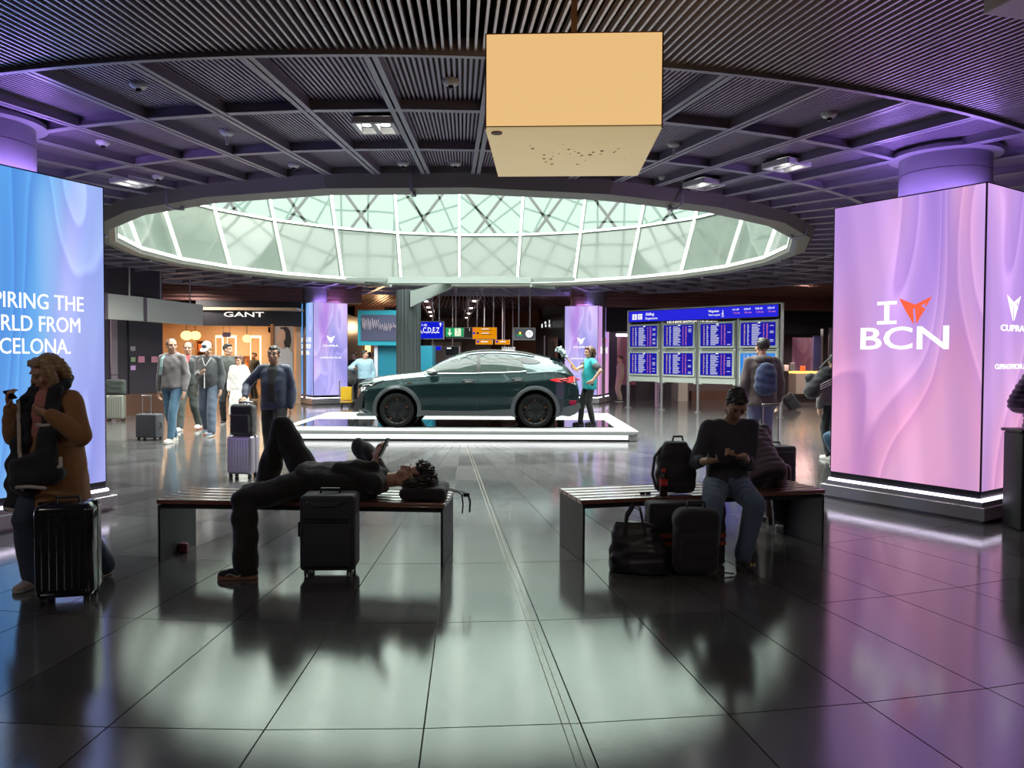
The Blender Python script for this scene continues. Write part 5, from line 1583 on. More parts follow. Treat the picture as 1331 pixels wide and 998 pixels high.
def person(label, loc, rz=0.0, H=1.75, pel=None, up=(0, 0, 1), side=(1, 0, 0), tl=1.0, ll=1.0, look=(0, 1, 0), head_up=None, neck=None,
           handL=None, handR=None, feet=None, knee=None, elbow=None, skin=None, vox=0.011, hair='short', hair_m=None,
           top=None, top_m=None, sleeve='long', hem=0.0, top_fat=0.026, bottom_m=None, leg_fat=0.018, flare=0.0, shoe_m=None, sole_m=None, group=None,
           curl=(0.6, 0.6), cat='person', belly=0.0, extra=None, toe=None, simple=False, female=False, bent_neck=0.0, folds=0.0042):
    """hands: dict(w=wrist, d=finger direction, n=palm normal). Returns the root and the joints."""
    s = H / 1.75
    skin = skin or M_skin
    t = thing('person', label, cat, loc, rz, group)
    U = V(up).normalized(); S = V(side).normalized(); S = (S - U * S.dot(U)).normalized(); Fr = U.cross(S).normalized()
    ank_h = 0.085 * s
    pel = V(pel) if pel is not None else V((0, 0, 0.945 * s * ll))
    sw = (0.158 if female else 0.174) * s
    nk = pel + U * (0.495 * s * tl); sh = {-1: pel + U * (0.445 * s * tl) - S * sw, 1: pel + U * (0.445 * s * tl) + S * sw}
    hp = {-1: pel - U * 0.03 * s - S * 0.088 * s, 1: pel - U * 0.03 * s + S * 0.088 * s}
    HU = V(head_up).normalized() if head_up is not None else U
    hc = nk + HU * (0.150 * s) + Fr * (0.018 * s) if neck is None else V(neck)
    LK = V(look).normalized(); HS = LK.cross(HU).normalized(); HU2 = HS.cross(LK).normalized()
    HR = Matrix((HS, LK, HU2)).transposed()                       # head frame: x right, y forwards, z up
    Mh = Matrix.Translation(hc) @ HR.to_4x4() @ Matrix.Scale(s * 1.02, 4)
    # limbs
    th, shn = 0.43 * s * ll, 0.425 * s * ll; ua, fa = 0.295 * s, 0.255 * s
    feet = feet or ((-0.10 * s, 0.0, 0.0), (0.10 * s, 0.0, 0.0))
    toe = toe or (Fr, Fr)
    J = {'pel': pel, 'nk': nk, 'hc': hc, 'Mh': Mh, 'sh': sh, 'hp': hp, 's': s, 'U': U, 'S': S, 'F': Fr, 'el': {}, 'wr': {}, 'kn': {}, 'an': {}}
    kp = knee or (Fr, Fr)
    for i, sg in ((0, -1), (1, 1)):
        f = V(feet[i]); a = V((f.x, f.y, f.z + ank_h)) if len(feet[i]) == 3 else f
        k, a = ik(hp[sg], a, th, shn, kp[i]); J['kn'][sg] = k; J['an'][sg] = a
    ep = elbow or (-Fr - S * 0.5, -Fr + S * 0.5)
    hs = (handL, handR)
    for i, sg in ((0, -1), (1, 1)):
        h = hs[i] or dict(w=sh[sg] + S * (sg * 0.07 * s) - U * (0.53 * s) + Fr * 0.06 * s, d=-U + Fr * 0.15, n=S * (-sg))
        e, w = ik(sh[sg], h['w'], ua, fa, ep[i]); J['el'][sg] = e; J['wr'][sg] = w
        d = V(h['d']).normalized(); n = V(h['n']); n = (n - d * n.dot(d)).normalized(); J[('h', sg)] = (d, n)
    # ---------------- body: one skin
    b = MB()
    fem = 0.93 if female else 1.0
    def sec(q, rx, ry, off=0.0): return (pel + U * (q * s * tl) + Fr * off, S, Fr, rx * s * fem, ry * s)
    b.eloft([sec(-0.09, 0.10, 0.07), sec(-0.02, 0.152, 0.10), sec(0.12, 0.135, 0.095), sec(0.28, 0.150, 0.105), sec(0.40, 0.168, 0.095), sec(0.465, 0.12, 0.07), sec(0.50, 0.055, 0.055)])
    b.chain([nk - U * 0.03 * s, nk + (hc - nk) * 0.55], [0.057 * s, 0.052 * s])
    for sg in (-1, 1):
        b.cap(hp[sg], J['kn'][sg], 0.080 * s, 0.054 * s); 
        mid = J['kn'][sg].lerp(J['an'][sg], 0.3)
        b.chain([J['kn'][sg], mid, J['an'][sg]], [0.052 * s, 0.052 * s, 0.036 * s])
        b.cap(sh[sg], J['el'][sg], 0.050 * s, 0.038 * s); b.cap(J['el'][sg], J['wr'][sg], 0.040 * s, 0.026 * s)
        b.cap(sh[sg] - S * (sg * 0.05 * s), sh[sg], 0.055 * s, 0.052 * s)
        f = V(toe[0 if sg < 0 else 1]).normalized()
        b.cap(J['an'][sg] - V((0, 0, 0.045 * s)), J['an'][sg] - V((0, 0, 0.05 * s)) + f * 0.13 * s, 0.032 * s, 0.026 * s)
    # head
    h = MB()
    Mx = lambda p: Mh @ V(p)
    h.ell((0, -0.012, 0.030), (0.075, 0.094, 0.086), 20, 14); h.ell((0, 0.018, -0.035), (0.061, 0.072, 0.080), 18, 12)
    h.ell((0, 0.052, -0.088), (0.031, 0.028, 0.026)); h.cap((-0.038, 0.066, 0.030), (0.038, 0.066, 0.030), 0.017, 0.017)
    h.cap((0, 0.084, 0.018), (0, 0.104, -0.026), 0.008, 0.0135); h.ell((0, 0.098, -0.032), (0.017, 0.012, 0.009))
    for sg in (-1, 1):
        h.ell((sg * 0.040, 0.060, -0.028), (0.024, 0.022, 0.024)); h.ell((sg * 0.076, -0.004, -0.006), (0.010, 0.020, 0.031)); h.cap((sg * 0.05, 0.01, -0.075), (sg * 0.02, 0.05, -0.095), 0.02, 0.02)
    h.cap((-0.018, 0.083, -0.060), (0.018, 0.083, -0.060), 0.0095, 0.0095)
    b.add([Mx(p) for p in h.v], h.f)
    # hands
    for i, sg in ((0, -1), (1, 1)):
        d, n = J[('h', sg)]; w = J['wr'][sg]; sd = d.cross(n).normalized() * (-sg)   # sd: towards the thumb side
        cu = curl[i]
        pc = w + d * 0.052 * s
        Rm = Matrix((sd, d, n)).transposed()
        b.ell(pc, (0.040 * s, 0.054 * s, 0.016 * s), 14, 9, rot=Rm)
        b.cap(w, w + d * 0.03 * s, 0.026 * s, 0.024 * s)
        for k in range(4):
            o = (1.5 - k) * 0.0185 * s
            base = w + d * (0.088 - 0.004 * abs(k - 1)) * s + sd * o
            ln = (0.040, 0.046, 0.043, 0.034)[k] * s
            p = base; dirv = (d + sd * (1.5 - k) * 0.05).normalized()
            pts = [w + d * 0.055 * s + sd * o * 0.9, p]
            for j in range(3):
                aa = cu * (0.45, 0.8, 0.7)[j]
                ax = sd
                q_ = Quaternion(dirv.cross(n).normalized(), aa)
                dirv = (q_ @ dirv).normalized()
                p = p + dirv * ln * (1.0, 0.72, 0.58)[j]; pts.append(p)
            b.chain(pts, [0.0105 * s, 0.0100 * s, 0.0092 * s, 0.0085 * s, 0.0075 * s], 8)
        tb = w + d * 0.022 * s + sd * 0.024 * s
        t1 = tb + (d * 0.55 + sd * 0.75 + n * 0.35 * cu).normalized() * 0.042 * s; t2 = t1 + (d * 0.85 + sd * 0.25 + n * (0.3 + 0.5 * cu)).normalized() * 0.032 * s; t3 = t2 + (d * 0.9 - sd * 0.05 + n * 0.5 * cu).normalized() * 0.024 * s
        b.chain([tb, t1, t2, t3], [0.015 * s, 0.0125 * s, 0.0108 * s, 0.009 * s], 8)
        J[('grip', sg)] = w + d * 0.085 * s + n * 0.03 * s
    bvox = min(vox, 0.0075)
    fuse(b, 'body', skin, vox=bvox, smooth=2, parent=t)
    # face parts
    if not simple:
        for sg in (-1, 1):
            q = MB(); q.ell(Mx((sg * 0.031, 0.0735, 0.007)), 0.0112 * s, 10, 7); e = q.obj('eye', M_eyew, t, smooth=True)
            q = MB(); q.ell(Mx((sg * 0.031, 0.0825, 0.003)), 0.0056 * s, 8, 6); q.obj('iris', M_iris, e, smooth=True)
            q = MB(); q.chain([Mx((sg * 0.014, 0.088, 0.030)), Mx((sg * 0.034, 0.086, 0.034)), Mx((sg * 0.052, 0.070, 0.028))], [0.0035 * s, 0.0045 * s, 0.003 * s], 6); q.obj('eyebrow', hair_m or M_hairdark, t, smooth=True)
        q = MB(); q.chain([Mx((-0.022, 0.086, -0.061)), Mx((0, 0.094, -0.059)), Mx((0.022, 0.086, -0.061))], [0.004 * s, 0.0062 * s, 0.004 * s], 8); q.obj('lips', M_lip, t, smooth=True)
    # hair
    hm = hair_m or M_hairdark
    q = MB()
    if hair in ('short', 'thin', 'crop', 'bob', 'curly', 'long'):
        if hair == 'thin': q.ell((0, -0.030, 0.037), (0.083, 0.090, 0.086), 20, 14)
        elif hair == 'crop': q.ell((0, -0.022, 0.040), (0.079, 0.092, 0.086), 20, 14); q.ell((0, 0.02, 0.085), (0.06, 0.06, 0.035))
        else:
            q.ell((0, -0.024, 0.042), (0.083, 0.093, 0.087), 20, 14); q.ell((0.008, 0.030, 0.093), (0.062, 0.055, 0.034))
        for sg in (-1, 1): q.ell((sg * 0.070, -0.010, 0.030), (0.013, 0.035, 0.040))
    if hair == 'bob':
        q.ell((0, -0.035, 0.045), (0.092, 0.096, 0.088), 20, 14)
        for sg in (-1, 1): q.chain([(sg * 0.072, -0.002, 0.060), (sg * 0.090, -0.002, 0.0), (sg * 0.088, 0.000, -0.060), (sg * 0.074, 0.002, -0.105)], [0.028, 0.030, 0.028, 0.018])
        for xx in (-0.05, 0, 0.05): q.chain([(xx, -0.09, 0.05), (xx * 1.1, -0.105, -0.03), (xx, -0.085, -0.11)], [0.04, 0.042, 0.028])
        q.chain([(-0.05, 0.050, 0.095), (0.0, 0.060, 0.100), (0.05, 0.050, 0.090)], [0.022, 0.022, 0.020])
    if hair == 'curly':
        rs = random.Random(4)
        for k in range(110):
            a = rs.uniform(0, 6.28); e = rs.uniform(-0.75, 1.25)
            if k > 999: break
            x, y, z = math.cos(a) * math.cos(e), math.sin(a) * math.cos(e), math.sin(e)
            if y > 0.55 and z < 0.55: continue
            q.ell((x * 0.112, y * 0.118 - 0.032, z * 0.112 + 0.040), rs.uniform(0.026, 0.042), 8, 6)
    if hair == 'long':
        for xx in (-0.05, 0, 0.05): q.chain([(xx, -0.085, 0.04), (xx * 1.2, -0.10, -0.08), (xx, -0.085, -0.2)], [0.045, 0.045, 0.03])
    if q.v:
        q.v = [tuple(Mx(p)) for p in q.v]
        fuse(q, 'hair', hm, vox=max(0.006, bvox * 0.9), smooth=3, folds=0.004 if hair != 'curly' else 0.009, fscale=4.0, parent=t)
    # ---------------- clothes
    if top_m:
        q = MB(); k_ = top_fat
        hz = -0.06 - hem
        def sc(qq, rx, ry, off=0.0): return (pel + U * (qq * s * tl) + Fr * (off * s), S, Fr, (rx * fem + k_) * s, (ry + k_) * s)
        secs = [sc(hz, 0.150 + hem * 0.12, 0.105 + hem * 0.1), sc(hz + 0.03, 0.157 + hem * 0.12, 0.112 + hem * 0.1), sc(0.05, 0.150, 0.108 + belly * 0.6, belly * 0.3), sc(0.16, 0.146, 0.105 + belly, belly * 0.5),
                sc(0.30, 0.156, 0.112 + belly * 0.4, belly * 0.2), sc(0.39, 0.168, 0.100), sc(0.44, 0.145, 0.080), sc(0.475, 0.085, 0.055), sc(0.502, 0.050, 0.045)]
        q.eloft(secs, 24)
        for sg in (-1, 1):
            e, w = J['el'][sg], J['wr'][sg]
            q.cap(sh[sg] - S * (sg * 0.08 * s) + U * 0.01 * s, sh[sg], (0.052 + k_ * 0.6) * s, (0.050 + k_ * 0.6) * s)
            if sleeve == 'long':
                q.chain([sh[sg], sh[sg].lerp(e, 0.5), e, e.lerp(w, 0.55), w - (w - e).normalized() * 0.015 * s], [(0.050 + k_ * 0.6) * s, (0.047 + k_ * 0.7) * s, (0.042 + k_ * 0.8) * s, (0.036 + k_ * 0.75) * s, (0.029 + k_ * 0.5) * s], 14)
            elif sleeve == 'pushed':
                q.chain([sh[sg], e, e.lerp(w, 0.42)], [(0.055 + k_ * 0.8) * s, (0.042 + k_ * 0.8) * s, (0.038 + k_ * 0.6) * s], 14)
            else:
                q.chain([sh[sg], sh[sg].lerp(e, 0.62)], [(0.055 + k_ * 0.8) * s, (0.050 + k_ * 0.8) * s], 14)
        if extra: extra(q, J)
        J['top'] = fuse(q, top or 'jacket', top_m, vox=vox, smooth=4, folds=folds, parent=t, seed=int(H * 100))
    if bottom_m:
        q = MB(); k_ = leg_fat
        def sc(qq, rx, ry): return (pel + U * (qq * s * tl), S, Fr, (rx * fem + k_) * s, (ry + k_) * s)
        q.eloft([sc(-0.10, 0.095, 0.075), sc(-0.04, 0.150, 0.102), sc(0.02, 0.152, 0.103), sc(0.075, 0.142, 0.098)], 20)
        for sg in (-1, 1):
            kn, an = J['kn'][sg], J['an'][sg]
            q.cap(hp[sg], kn, (0.084 + k_) * s, (0.058 + k_) * s, 14)
            end = an + (kn - an).normalized() * 0.0
            q.chain([kn, kn.lerp(an, 0.35), an.lerp(kn, 0.02)], [(0.057 + k_) * s, (0.055 + k_ + flare * 0.3) * s, (0.044 + k_ + flare) * s], 14)
        J['bottom'] = fuse(q, 'trousers', bottom_m, vox=vox, smooth=4, folds=folds, parent=t, seed=int(H * 77))
    if shoe_m:
        for i, sg in ((0, -1), (1, 1)):
            an = J['an'][sg]; f = V(toe[i]).normalized()
            dn = V((0, 0, -1)); sdv = f.cross(dn).normalized(); dn = (dn - f * dn.dot(f)).normalized() if abs(f.z) < 0.9 else V((0, 1, 0))
            g = an + dn * (ank_h - 0.004 * s)
            q = MB()
            q.ell(an + dn * 0.02 * s - f * 0.01 * s, (0.045 * s, 0.05 * s, 0.045 * s))
            Rm = Matrix((sdv, f, -dn)).transposed()
            q.ell(g - dn * 0.036 * s - f * 0.025 * s, (0.041 * s, 0.058 * s, 0.037 * s), 14, 9, rot=Rm)
            q.ell(g - dn * 0.034 * s + f * 0.07 * s, (0.044 * s, 0.085 * s, 0.034 * s), 16, 9, rot=Rm)
            q.ell(g - dn * 0.028 * s + f * 0.135 * s, (0.040 * s, 0.050 * s, 0.028 * s), 14, 9, rot=Rm)
            so = fuse(q, 'shoe', shoe_m, vox=0.008, smooth=2, parent=t)
            q = MB()
            pr = [(-0.075, 0.028), (-0.05, 0.037), (0.02, 0.034), (0.09, 0.045), (0.15, 0.040), (0.182, 0.020)]
            L_ = [(p[0], p[1]) for p in pr] + [(p[0], -p[1]) for p in pr[::-1]]; n_ = len(L_)
            vs_ = [g + f * (p[0] * s) + sdv * (p[1] * s) for p in L_] + [g - dn * 0.022 * s + f * (p[0] * s) + sdv * (p[1] * s) for p in L_]
            q.add(vs_, [tuple(range(n_)), tuple(range(2 * n_ - 1, n_ - 1, -1))] + [(a, (a + 1) % n_, (a + 1) % n_ + n_, a + n_) for a in range(n_)])
            q.obj('shoe_sole', sole_m or M_sole, so)
    return t, J
M_hairdark = mat('hair_dark', (0.018, 0.012, 0.010), 0.45)
M_hairbrown = mat('hair_brown', (0.10, 0.045, 0.025), 0.45, var=0.3, vscale=30)
M_hairblond = mat('hair_blond', (0.42, 0.28, 0.15), 0.45, var=0.45, vscale=35)
M_sole = mat('sole_white', (0.6, 0.58, 0.55), 0.6)
def cloth(name, c, rough=0.85, var=0.18, vs=25, sheen=0.2): return mat(name, c, rough, var=var, vscale=vs, bump=0.15, bscale=220, sheen=sheen)
M_camel = cloth('camel_wool', (0.33, 0.155, 0.06)); M_navyscarf = cloth('navy_wool', (0.012, 0.013, 0.022)); M_rose = cloth('rose_knit', (0.52, 0.20, 0.18))
M_denim = cloth('denim_blue', (0.045, 0.065, 0.115), var=0.35); M_denim2 = cloth('denim_light', (0.10, 0.15, 0.24), var=0.35, vs=8); M_blackcl = cloth('black_cotton', (0.012, 0.012, 0.013))
M_blacksoft = cloth('black_jersey', (0.020, 0.018, 0.022)); M_cream = cloth('cream_leather', (0.62, 0.52, 0.44), rough=0.5)
M_stripe = cloth('stripe_white', (0.55, 0.48, 0.42))

def to_local(loc, rz, p):
    return Matrix.Rotation(-rz, 3, 'Z') @ (V(p) - V((loc[0], loc[1], 0)))

# ---- 1. woman in the camel coat, left foreground
wl_ = F(72, 757); wloc = (wl_.x, wl_.y, 0); wrz = R(180 - 12)
Lw = lambda px, py, Y: to_local(wloc, wrz, P(px, py, Y))
fR = to_local(wloc, wrz, F(46, 762)); fL = to_local(wloc, wrz, F(134, 748))
t, J = person('woman in a camel coat with a dark striped scarf looking down beside her black suitcase', wloc, wrz, H=1.66, pel=(0.0, 0.0, 0.86), female=True,
              feet=((fL.x, fL.y, 0), (fR.x, fR.y, 0)), look=(0.42, 0.85, -0.40), head_up=(0.05, 0.25, 0.95),
              handR=dict(w=Lw(14, 530, 5.18), d=(-0.1, 0.35, 0.9), n=(-0.8, -0.3, 0)), handL=dict(w=Lw(64, 538, 5.13), d=(0.95, 0.15, 0.22), n=(0.1, -0.8, 0.5)),
              elbow=((-0.7, -0.3, -1), (0.35, -0.2, -1)), hair='bob', hair_m=M_hairblond, top='coat', top_m=M_camel, hem=0.0, top_fat=0.040, vox=0.009,
              bottom_m=M_denim, flare=0.035, leg_fat=0.014, shoe_m=M_cream, curl=(0.7, 0.9),
              extra=lambda q, J: q.eloft([(J['pel'] + V((0.0, -0.01, 0.12)), J['S'], J['F'], 0.185, 0.15), (J['pel'] + V((-0.01, 0, -0.05)), J['S'], J['F'], 0.205, 0.165), (J['pel'] + V((-0.03, 0, -0.22)), J['S'], J['F'], 0.215, 0.165), (J['pel'] + V((-0.05, 0, -0.36)), J['S'], J['F'], 0.215, 0.16)], 24))
q = MB(); q.eloft([(J['nk'] + V((0, 0.085, -0.30)), J['S'], J['F'], 0.085, 0.06), (J['nk'] + V((0, 0.085, -0.15)), J['S'], J['F'], 0.090, 0.065), (J['nk'] + V((0, 0.06, -0.02)), J['S'], J['F'], 0.080, 0.055), (J['nk'] + V((0, 0.03, 0.03)), J['S'], J['F'], 0.065, 0.045)])
fuse(q, 'jumper_front', M_rose, 0.009, 3, 0.004, t)
# scarf: round the neck, down both sides and bundled across the front
q = MB(); nk = J['nk']
q.chain([nk + V((x, y, z)) for x, y, z in ((-0.07, 0.06, 0.02), (-0.10, 0.0, 0.06), (-0.05, -0.08, 0.08), (0.05, -0.08, 0.08), (0.10, 0.0, 0.06), (0.09, 0.08, 0.0))], [0.045] * 6, 12)
def strip(pts, w, d): 
    secs = []
    for i, p in enumerate(pts):
        p = nk + V(p); tt = (nk + V(pts[min(i + 1, len(pts) - 1)]) - (nk + V(pts[max(0, i - 1)]))).normalized(); ss = V((1, 0, 0)); ss = (ss - tt * ss.dot(tt)).normalized()
        secs.append((p, ss, tt.cross(ss), w[i] if isinstance(w, (list, tuple)) else w, d))
    q.eloft(secs, 20)
strip([(0.085, 0.075, 0.04), (0.10, 0.125, -0.12), (0.11, 0.155, -0.30), (0.13, 0.165, -0.50), (0.15, 0.16, -0.66), (0.15, 0.15, -0.80)], [0.05, 0.06, 0.065, 0.08, 0.095, 0.10], 0.035)
strip([(-0.085, 0.075, 0.04), (-0.105, 0.125, -0.12), (-0.10, 0.160, -0.28), (-0.08, 0.17, -0.40), (-0.04, 0.19, -0.52)], [0.05, 0.065, 0.075, 0.085, 0.09], 0.035)
q.ell(nk + V((-0.03, 0.19, -0.50)), (0.185, 0.085, 0.11), 20, 12); q.ell(nk + V((-0.13, 0.17, -0.53)), (0.10, 0.07, 0.09)); q.ell(nk + V((0.05, 0.19, -0.56)), (0.12, 0.07, 0.14))
scf = fuse(q, 'scarf', M_navyscarf, 0.009, 3, 0.013, t, fscale=0.8)
for pts in ([(0.125, 0.165, -0.05), (0.095, 0.19, -0.22), (0.07, 0.215, -0.38), (0.035, 0.225, -0.50), (0.03, 0.235, -0.64)], [(-0.15, 0.13, -0.12), (-0.155, 0.135, -0.17), (-0.15, 0.14, -0.22)], [(-0.15, 0.24, -0.62), (-0.05, 0.262, -0.61), (0.05, 0.26, -0.62)],
            [(-0.14, 0.170, -0.205), (-0.10, 0.192, -0.21), (-0.055, 0.195, -0.205)], [(0.06, 0.19, -0.78), (0.15, 0.20, -0.79), (0.23, 0.18, -0.78)], [(-0.20, 0.16, -0.43), (-0.22, 0.18, -0.48), (-0.18, 0.2, -0.50)]):
    q = MB(); q.chain([nk + V(p) for p in pts], [0.014] * len(pts), 8); fuse(q, 'scarf_stripe', M_stripe, 0.007, 2, 0.0, scf)
q = MB(); g = J[('grip', 1)]; q.rbox(g + V((0.01, 0.01, 0.015)), (0.05, 0.010, 0.09), 0.005, 2, rot=Euler((0.9, 0.2, 1.3)).to_matrix()); o = q.obj('phone', M_black); o.matrix_world = t.matrix_basis @ o.matrix_world
tag(o, 'phone held by the woman in the camel coat', 'phone')

# ---- 2. man lying on the left bench
bx0 = BL; lyl = (-1.60, 6.02, 0)
Lp = lambda px, py, Y: P(px, py, Y) - V((lyl[0], lyl[1], 0))
pelv = V((0.02, 0.0, 0.605))
def drape(q, J): q.eloft([(J['pel'] + V((0.0, -0.02, 0.02)), V((0, 1, 0)), V((0, 0, 1)), 0.20, 0.12), (J['pel'] + V((0.3, -0.02, 0.0)), V((0, 1, 0)), V((0, 0, 1)), 0.23, 0.12), (J['pel'] + V((0.55, 0, 0)), V((0, 1, 0)), V((0, 0, 1)), 0.2, 0.10)], 20)
anL = Lp(316, 733, 5.46)
t, J = person('man in black lying along the left bench, one knee raised', lyl, 0.0, H=1.86, pel=pelv, up=(1, 0, 0.02), side=(0, 1, 0), tl=1.14, ll=1.04,
              head_up=(0.95, 0, 0.25), look=(-0.42, -0.10, 0.9), neck=(0.02 + 0.795, -0.02, 0.640),
              feet=((anL.x + 0.02, anL.y, 0.0), (-0.40, 0.22, 0.487)), knee=((-0.85, -0.3, 0.9), (-0.4, 0.1, 1.0)), toe=((-1, -0.10, 0), (-1, -0.05, 0)),
              handL=dict(w=Lp(487, 606, 5.93), d=(0.08, 0.22, 0.97), n=(0.75, 0.6, -0.1)), handR=dict(w=Lp(489, 596, 6.08), d=(0.30, -0.2, 0.9), n=(0.7, -0.6, 0)),
              elbow=((-0.4, -0.5, -0.7), (-0.8, 0.35, 0.9)), hair='curly', hair_m=M_hairdark, top='jacket', top_m=M_blackcl, top_fat=0.034, bottom_m=M_blackcl, leg_fat=0.028, flare=0.012,
              shoe_m=M_blackcl, sole_m=mat('sole_tan', (0.34, 0.16, 0.11), 0.6), vox=0.009, curl=(0.75, 0.75), extra=drape, folds=0.008)
lying = t
for o in [c for c in t.children if c.name.startswith('shoe')][:1]:
    q = MB(); an = J['an'][-1]; q.tube([an + V((0.015, -0.050, -0.030)), an + V((-0.04, -0.056, -0.062)), an + V((-0.10, -0.052, -0.045)), an + V((-0.135, -0.046, -0.062))], 0.0055, 6); q.obj('side_stripe', M_stripe, o)
q = MB(); pc = P(499, 582, 5.97); q.rbox(pc, (0.014, 0.085, 0.17), 0.006, 2, rot=Euler((R(-8), R(24), R(-8))).to_matrix()); o = q.obj('phone', M_black); tag(o, 'phone held up by the man lying on the left bench', 'phone')
q = MB(); q.ell(J['Mh'] @ V((-0.082, -0.002, -0.035)), 0.0045, 8, 6); q.obj('earring', M_chrome, t)
# rucksack under his head with loose straps
q = MB(); bh = V((-1.60 + 0.92, 6.02, 0.485)); q.rbox((0, 0, 0.052), (0.36, 0.40, 0.10), 0.045, 4); q.v = [tuple(V(p) + bh) for p in q.v]
rk = thing('rucksack', 'flat black rucksack used as a pillow at the right end of the left bench', 'bag', tuple(bh))
q.v = [tuple(V(p) - bh) for p in q.v]; fuse(q, 'bag_body', M_blacksoft, 0.009, 2, 0.005, rk)
for pts in ([(0.15, -0.1, 0.08), (0.27, -0.14, 0.065), (0.30, -0.16, 0.05), (0.31, -0.17, -0.02), (0.305, -0.17, -0.09)], [(0.16, 0.0, 0.075), (0.28, -0.12, 0.07), (0.345, -0.16, 0.06), (0.365, -0.17, 0.0), (0.36, -0.17, -0.08)]):
    q = MB(); q.tube(pts, 0.012, 6, flat=(1, 0.35)); q.obj('strap', M_blacksoft, rk)
q = MB(); q.rbox((0.335, -0.165, 0.05), (0.05, 0.02, 0.03), 0.005, 2); q.obj('buckle', M_black, rk)

# ---- 3. man seated on the right bench
sl = (1.73, 6.12, 0); srz = R(180 + 6)
Ls = lambda px, py, Y: to_local(sl, srz, P(px, py, Y))
fA = to_local(sl, srz, F(966, 737)); 
t, J = person('man in a dark jumper and jeans sitting on the right bench looking at his phone', sl, srz, H=1.74, pel=(0, -0.03, 0.60), up=(0, 0.13, 0.99), look=(0.05, 0.60, -0.72), head_up=(0, 0.66, 0.75), neck=(0.02, 0.195, 1.24),
              feet=((fA.x, fA.y, 0), (0.33, 0.46, 0)), knee=((-0.1, 0.6, 1), (0.2, 0.6, 1)), handR=dict(w=Ls(921, 599, 5.82), d=(-0.92, 0.3, 0.05), n=(0.05, -0.3, 1)), handL=dict(w=Ls(966, 593, 5.84), d=(0.9, 0.38, 0), n=(-0.05, -0.3, 1)),
              elbow=((-0.35, -0.5, -1), (0.35, -0.5, -1)), hair='crop', hair_m=M_hairdark, skin=M_skin2, top='jumper', top_m=cloth('jumper_dark', (0.040, 0.038, 0.052)), top_fat=0.018, sleeve='pushed', bottom_m=M_denim2, leg_fat=0.022, shoe_m=M_blackcl,
              sole_m=M_blacksoft, vox=0.009, curl=(0.8, 0.8))
w = J['wr'][-1]; q = MB(); dd = (J['el'][-1] - w).normalized(); q.tube([w + dd * 0.015, w + dd * 0.045], 0.034, 14); q.obj('watch', M_chrome, t)
q = MB(); an = J['an'][-1]; tt = J['F']; q.bar(an + V((-0.01, 0.185, -0.03)), an + V((-0.01, 0.185, -0.005)), 0.006, 0.006); q.bar(an + V((0.02, 0.185, -0.03)), an + V((0.02, 0.185, -0.005)), 0.006, 0.006); q.bar(an + V((-0.01, 0.185, -0.005)), an + V((0.005, 0.187, -0.02)), 0.006, 0.006); q.bar(an + V((0.02, 0.185, -0.005)), an + V((0.005, 0.187, -0.02)), 0.006, 0.006); q.obj('shoe_mark', mat('mark_yellow', (0.7, 0.55, 0.2), 0.5), t)
q = MB(); pc = P(944, 594, 5.76); q.rbox(pc, (0.15, 0.078, 0.012), 0.005, 2, rot=Euler((R(25), 0, R(4))).to_matrix()); o = q.obj('phone', M_black); tag(o, 'phone held by the man in the dark jumper', 'phone')

# ---- 4. person in a quilted jacket on the far side of the right bench, leaning
ql = (2.17, 6.63, 0)
M_quilt = cloth('quilted_mauve', (0.115, 0.085, 0.10), rough=0.6)
t, J = person('person in a quilted mauve jacket sitting bent over behind the seated man', ql, R(-20), H=1.65, pel=(0.02, -0.05, 0.60), up=(-0.42, 0.60, 0.68), look=(0, 0.9, -0.6), head_up=(-0.5, 0.6, 0.4),
              feet=((-0.12, 0.45, 0), (0.14, 0.45, 0)), knee=((0, 1, 1), (0, 1, 1)), handR=dict(w=(0.14, 0.42, 0.62), d=(-0.4, 0.6, -0.3), n=(0, -0.3, -1)), handL=dict(w=(-0.14, 0.42, 0.62), d=(0.3, 0.6, -0.3), n=(0, -0.3, -1)),
              elbow=((-0.2, 0, -1), (0.2, 0, -1)), hair='crop', top='quilted_jacket', top_m=M_quilt, top_fat=0.035, hem=0.0, bottom_m=M_blackcl, shoe_m=M_blackcl, vox=0.011, simple=True)
mj = J['top'].data; n = len(mj.vertices); co = np.empty(n * 3); mj.vertices.foreach_get('co', co); co = co.reshape(-1, 3); no = np.empty(n * 3); mj.vertices.foreach_get('normal', no); no = no.reshape(-1, 3)
ax = np.array(J['U']); ph = (co @ ax) * 2 * math.pi / 0.055; co += no * (0.007 * np.abs(np.sin(ph / 2)))[:, None]; mj.vertices.foreach_set('co', co.ravel()); mj.update()

# ---- 5. cleaner in teal with a duster
M_tealcl = cloth('teal_cotton', (0.0, 0.30, 0.33), rough=0.7)
cl = F(766, 552.5, ZP); cloc = (cl.x, cl.y, ZP); crz = R(90 + 15)
def lc(loc, rz, p): return Matrix.Rotation(-rz, 3, 'Z') @ (V(p) - V(loc))
Lc = lambda px, py, Y: lc(cloc, crz, P(px, py, Y))
t, J = person('woman in a teal top and black trousers dusting the back of the car', cloc, crz, H=1.62, female=True, look=(-0.05, 1, -0.12), belly=0.03,
              feet=((0.02, -0.08, 0), (0.08, 0.16, 0)), handR=dict(w=lc(cloc, crz, P(748, 481, 15.2)), d=(0.0, 0.9, 0.45), n=(-0.8, 0, 0.4)), handL=dict(w=Lc(771, 494, 15.25), d=(0.3, 0.75, -0.55), n=(0.7, -0.2, 0.3)),
              elbow=((-0.9, -0.7, -0.5), (0.2, -0.3, -1)), hair='bob', hair_m=M_hairbrown, top='tunic', top_m=M_tealcl, sleeve='short', hem=0.10, top_fat=0.030, bottom_m=M_blackcl, leg_fat=0.014, shoe_m=M_blackcl, sole_m=M_blacksoft, vox=0.011)
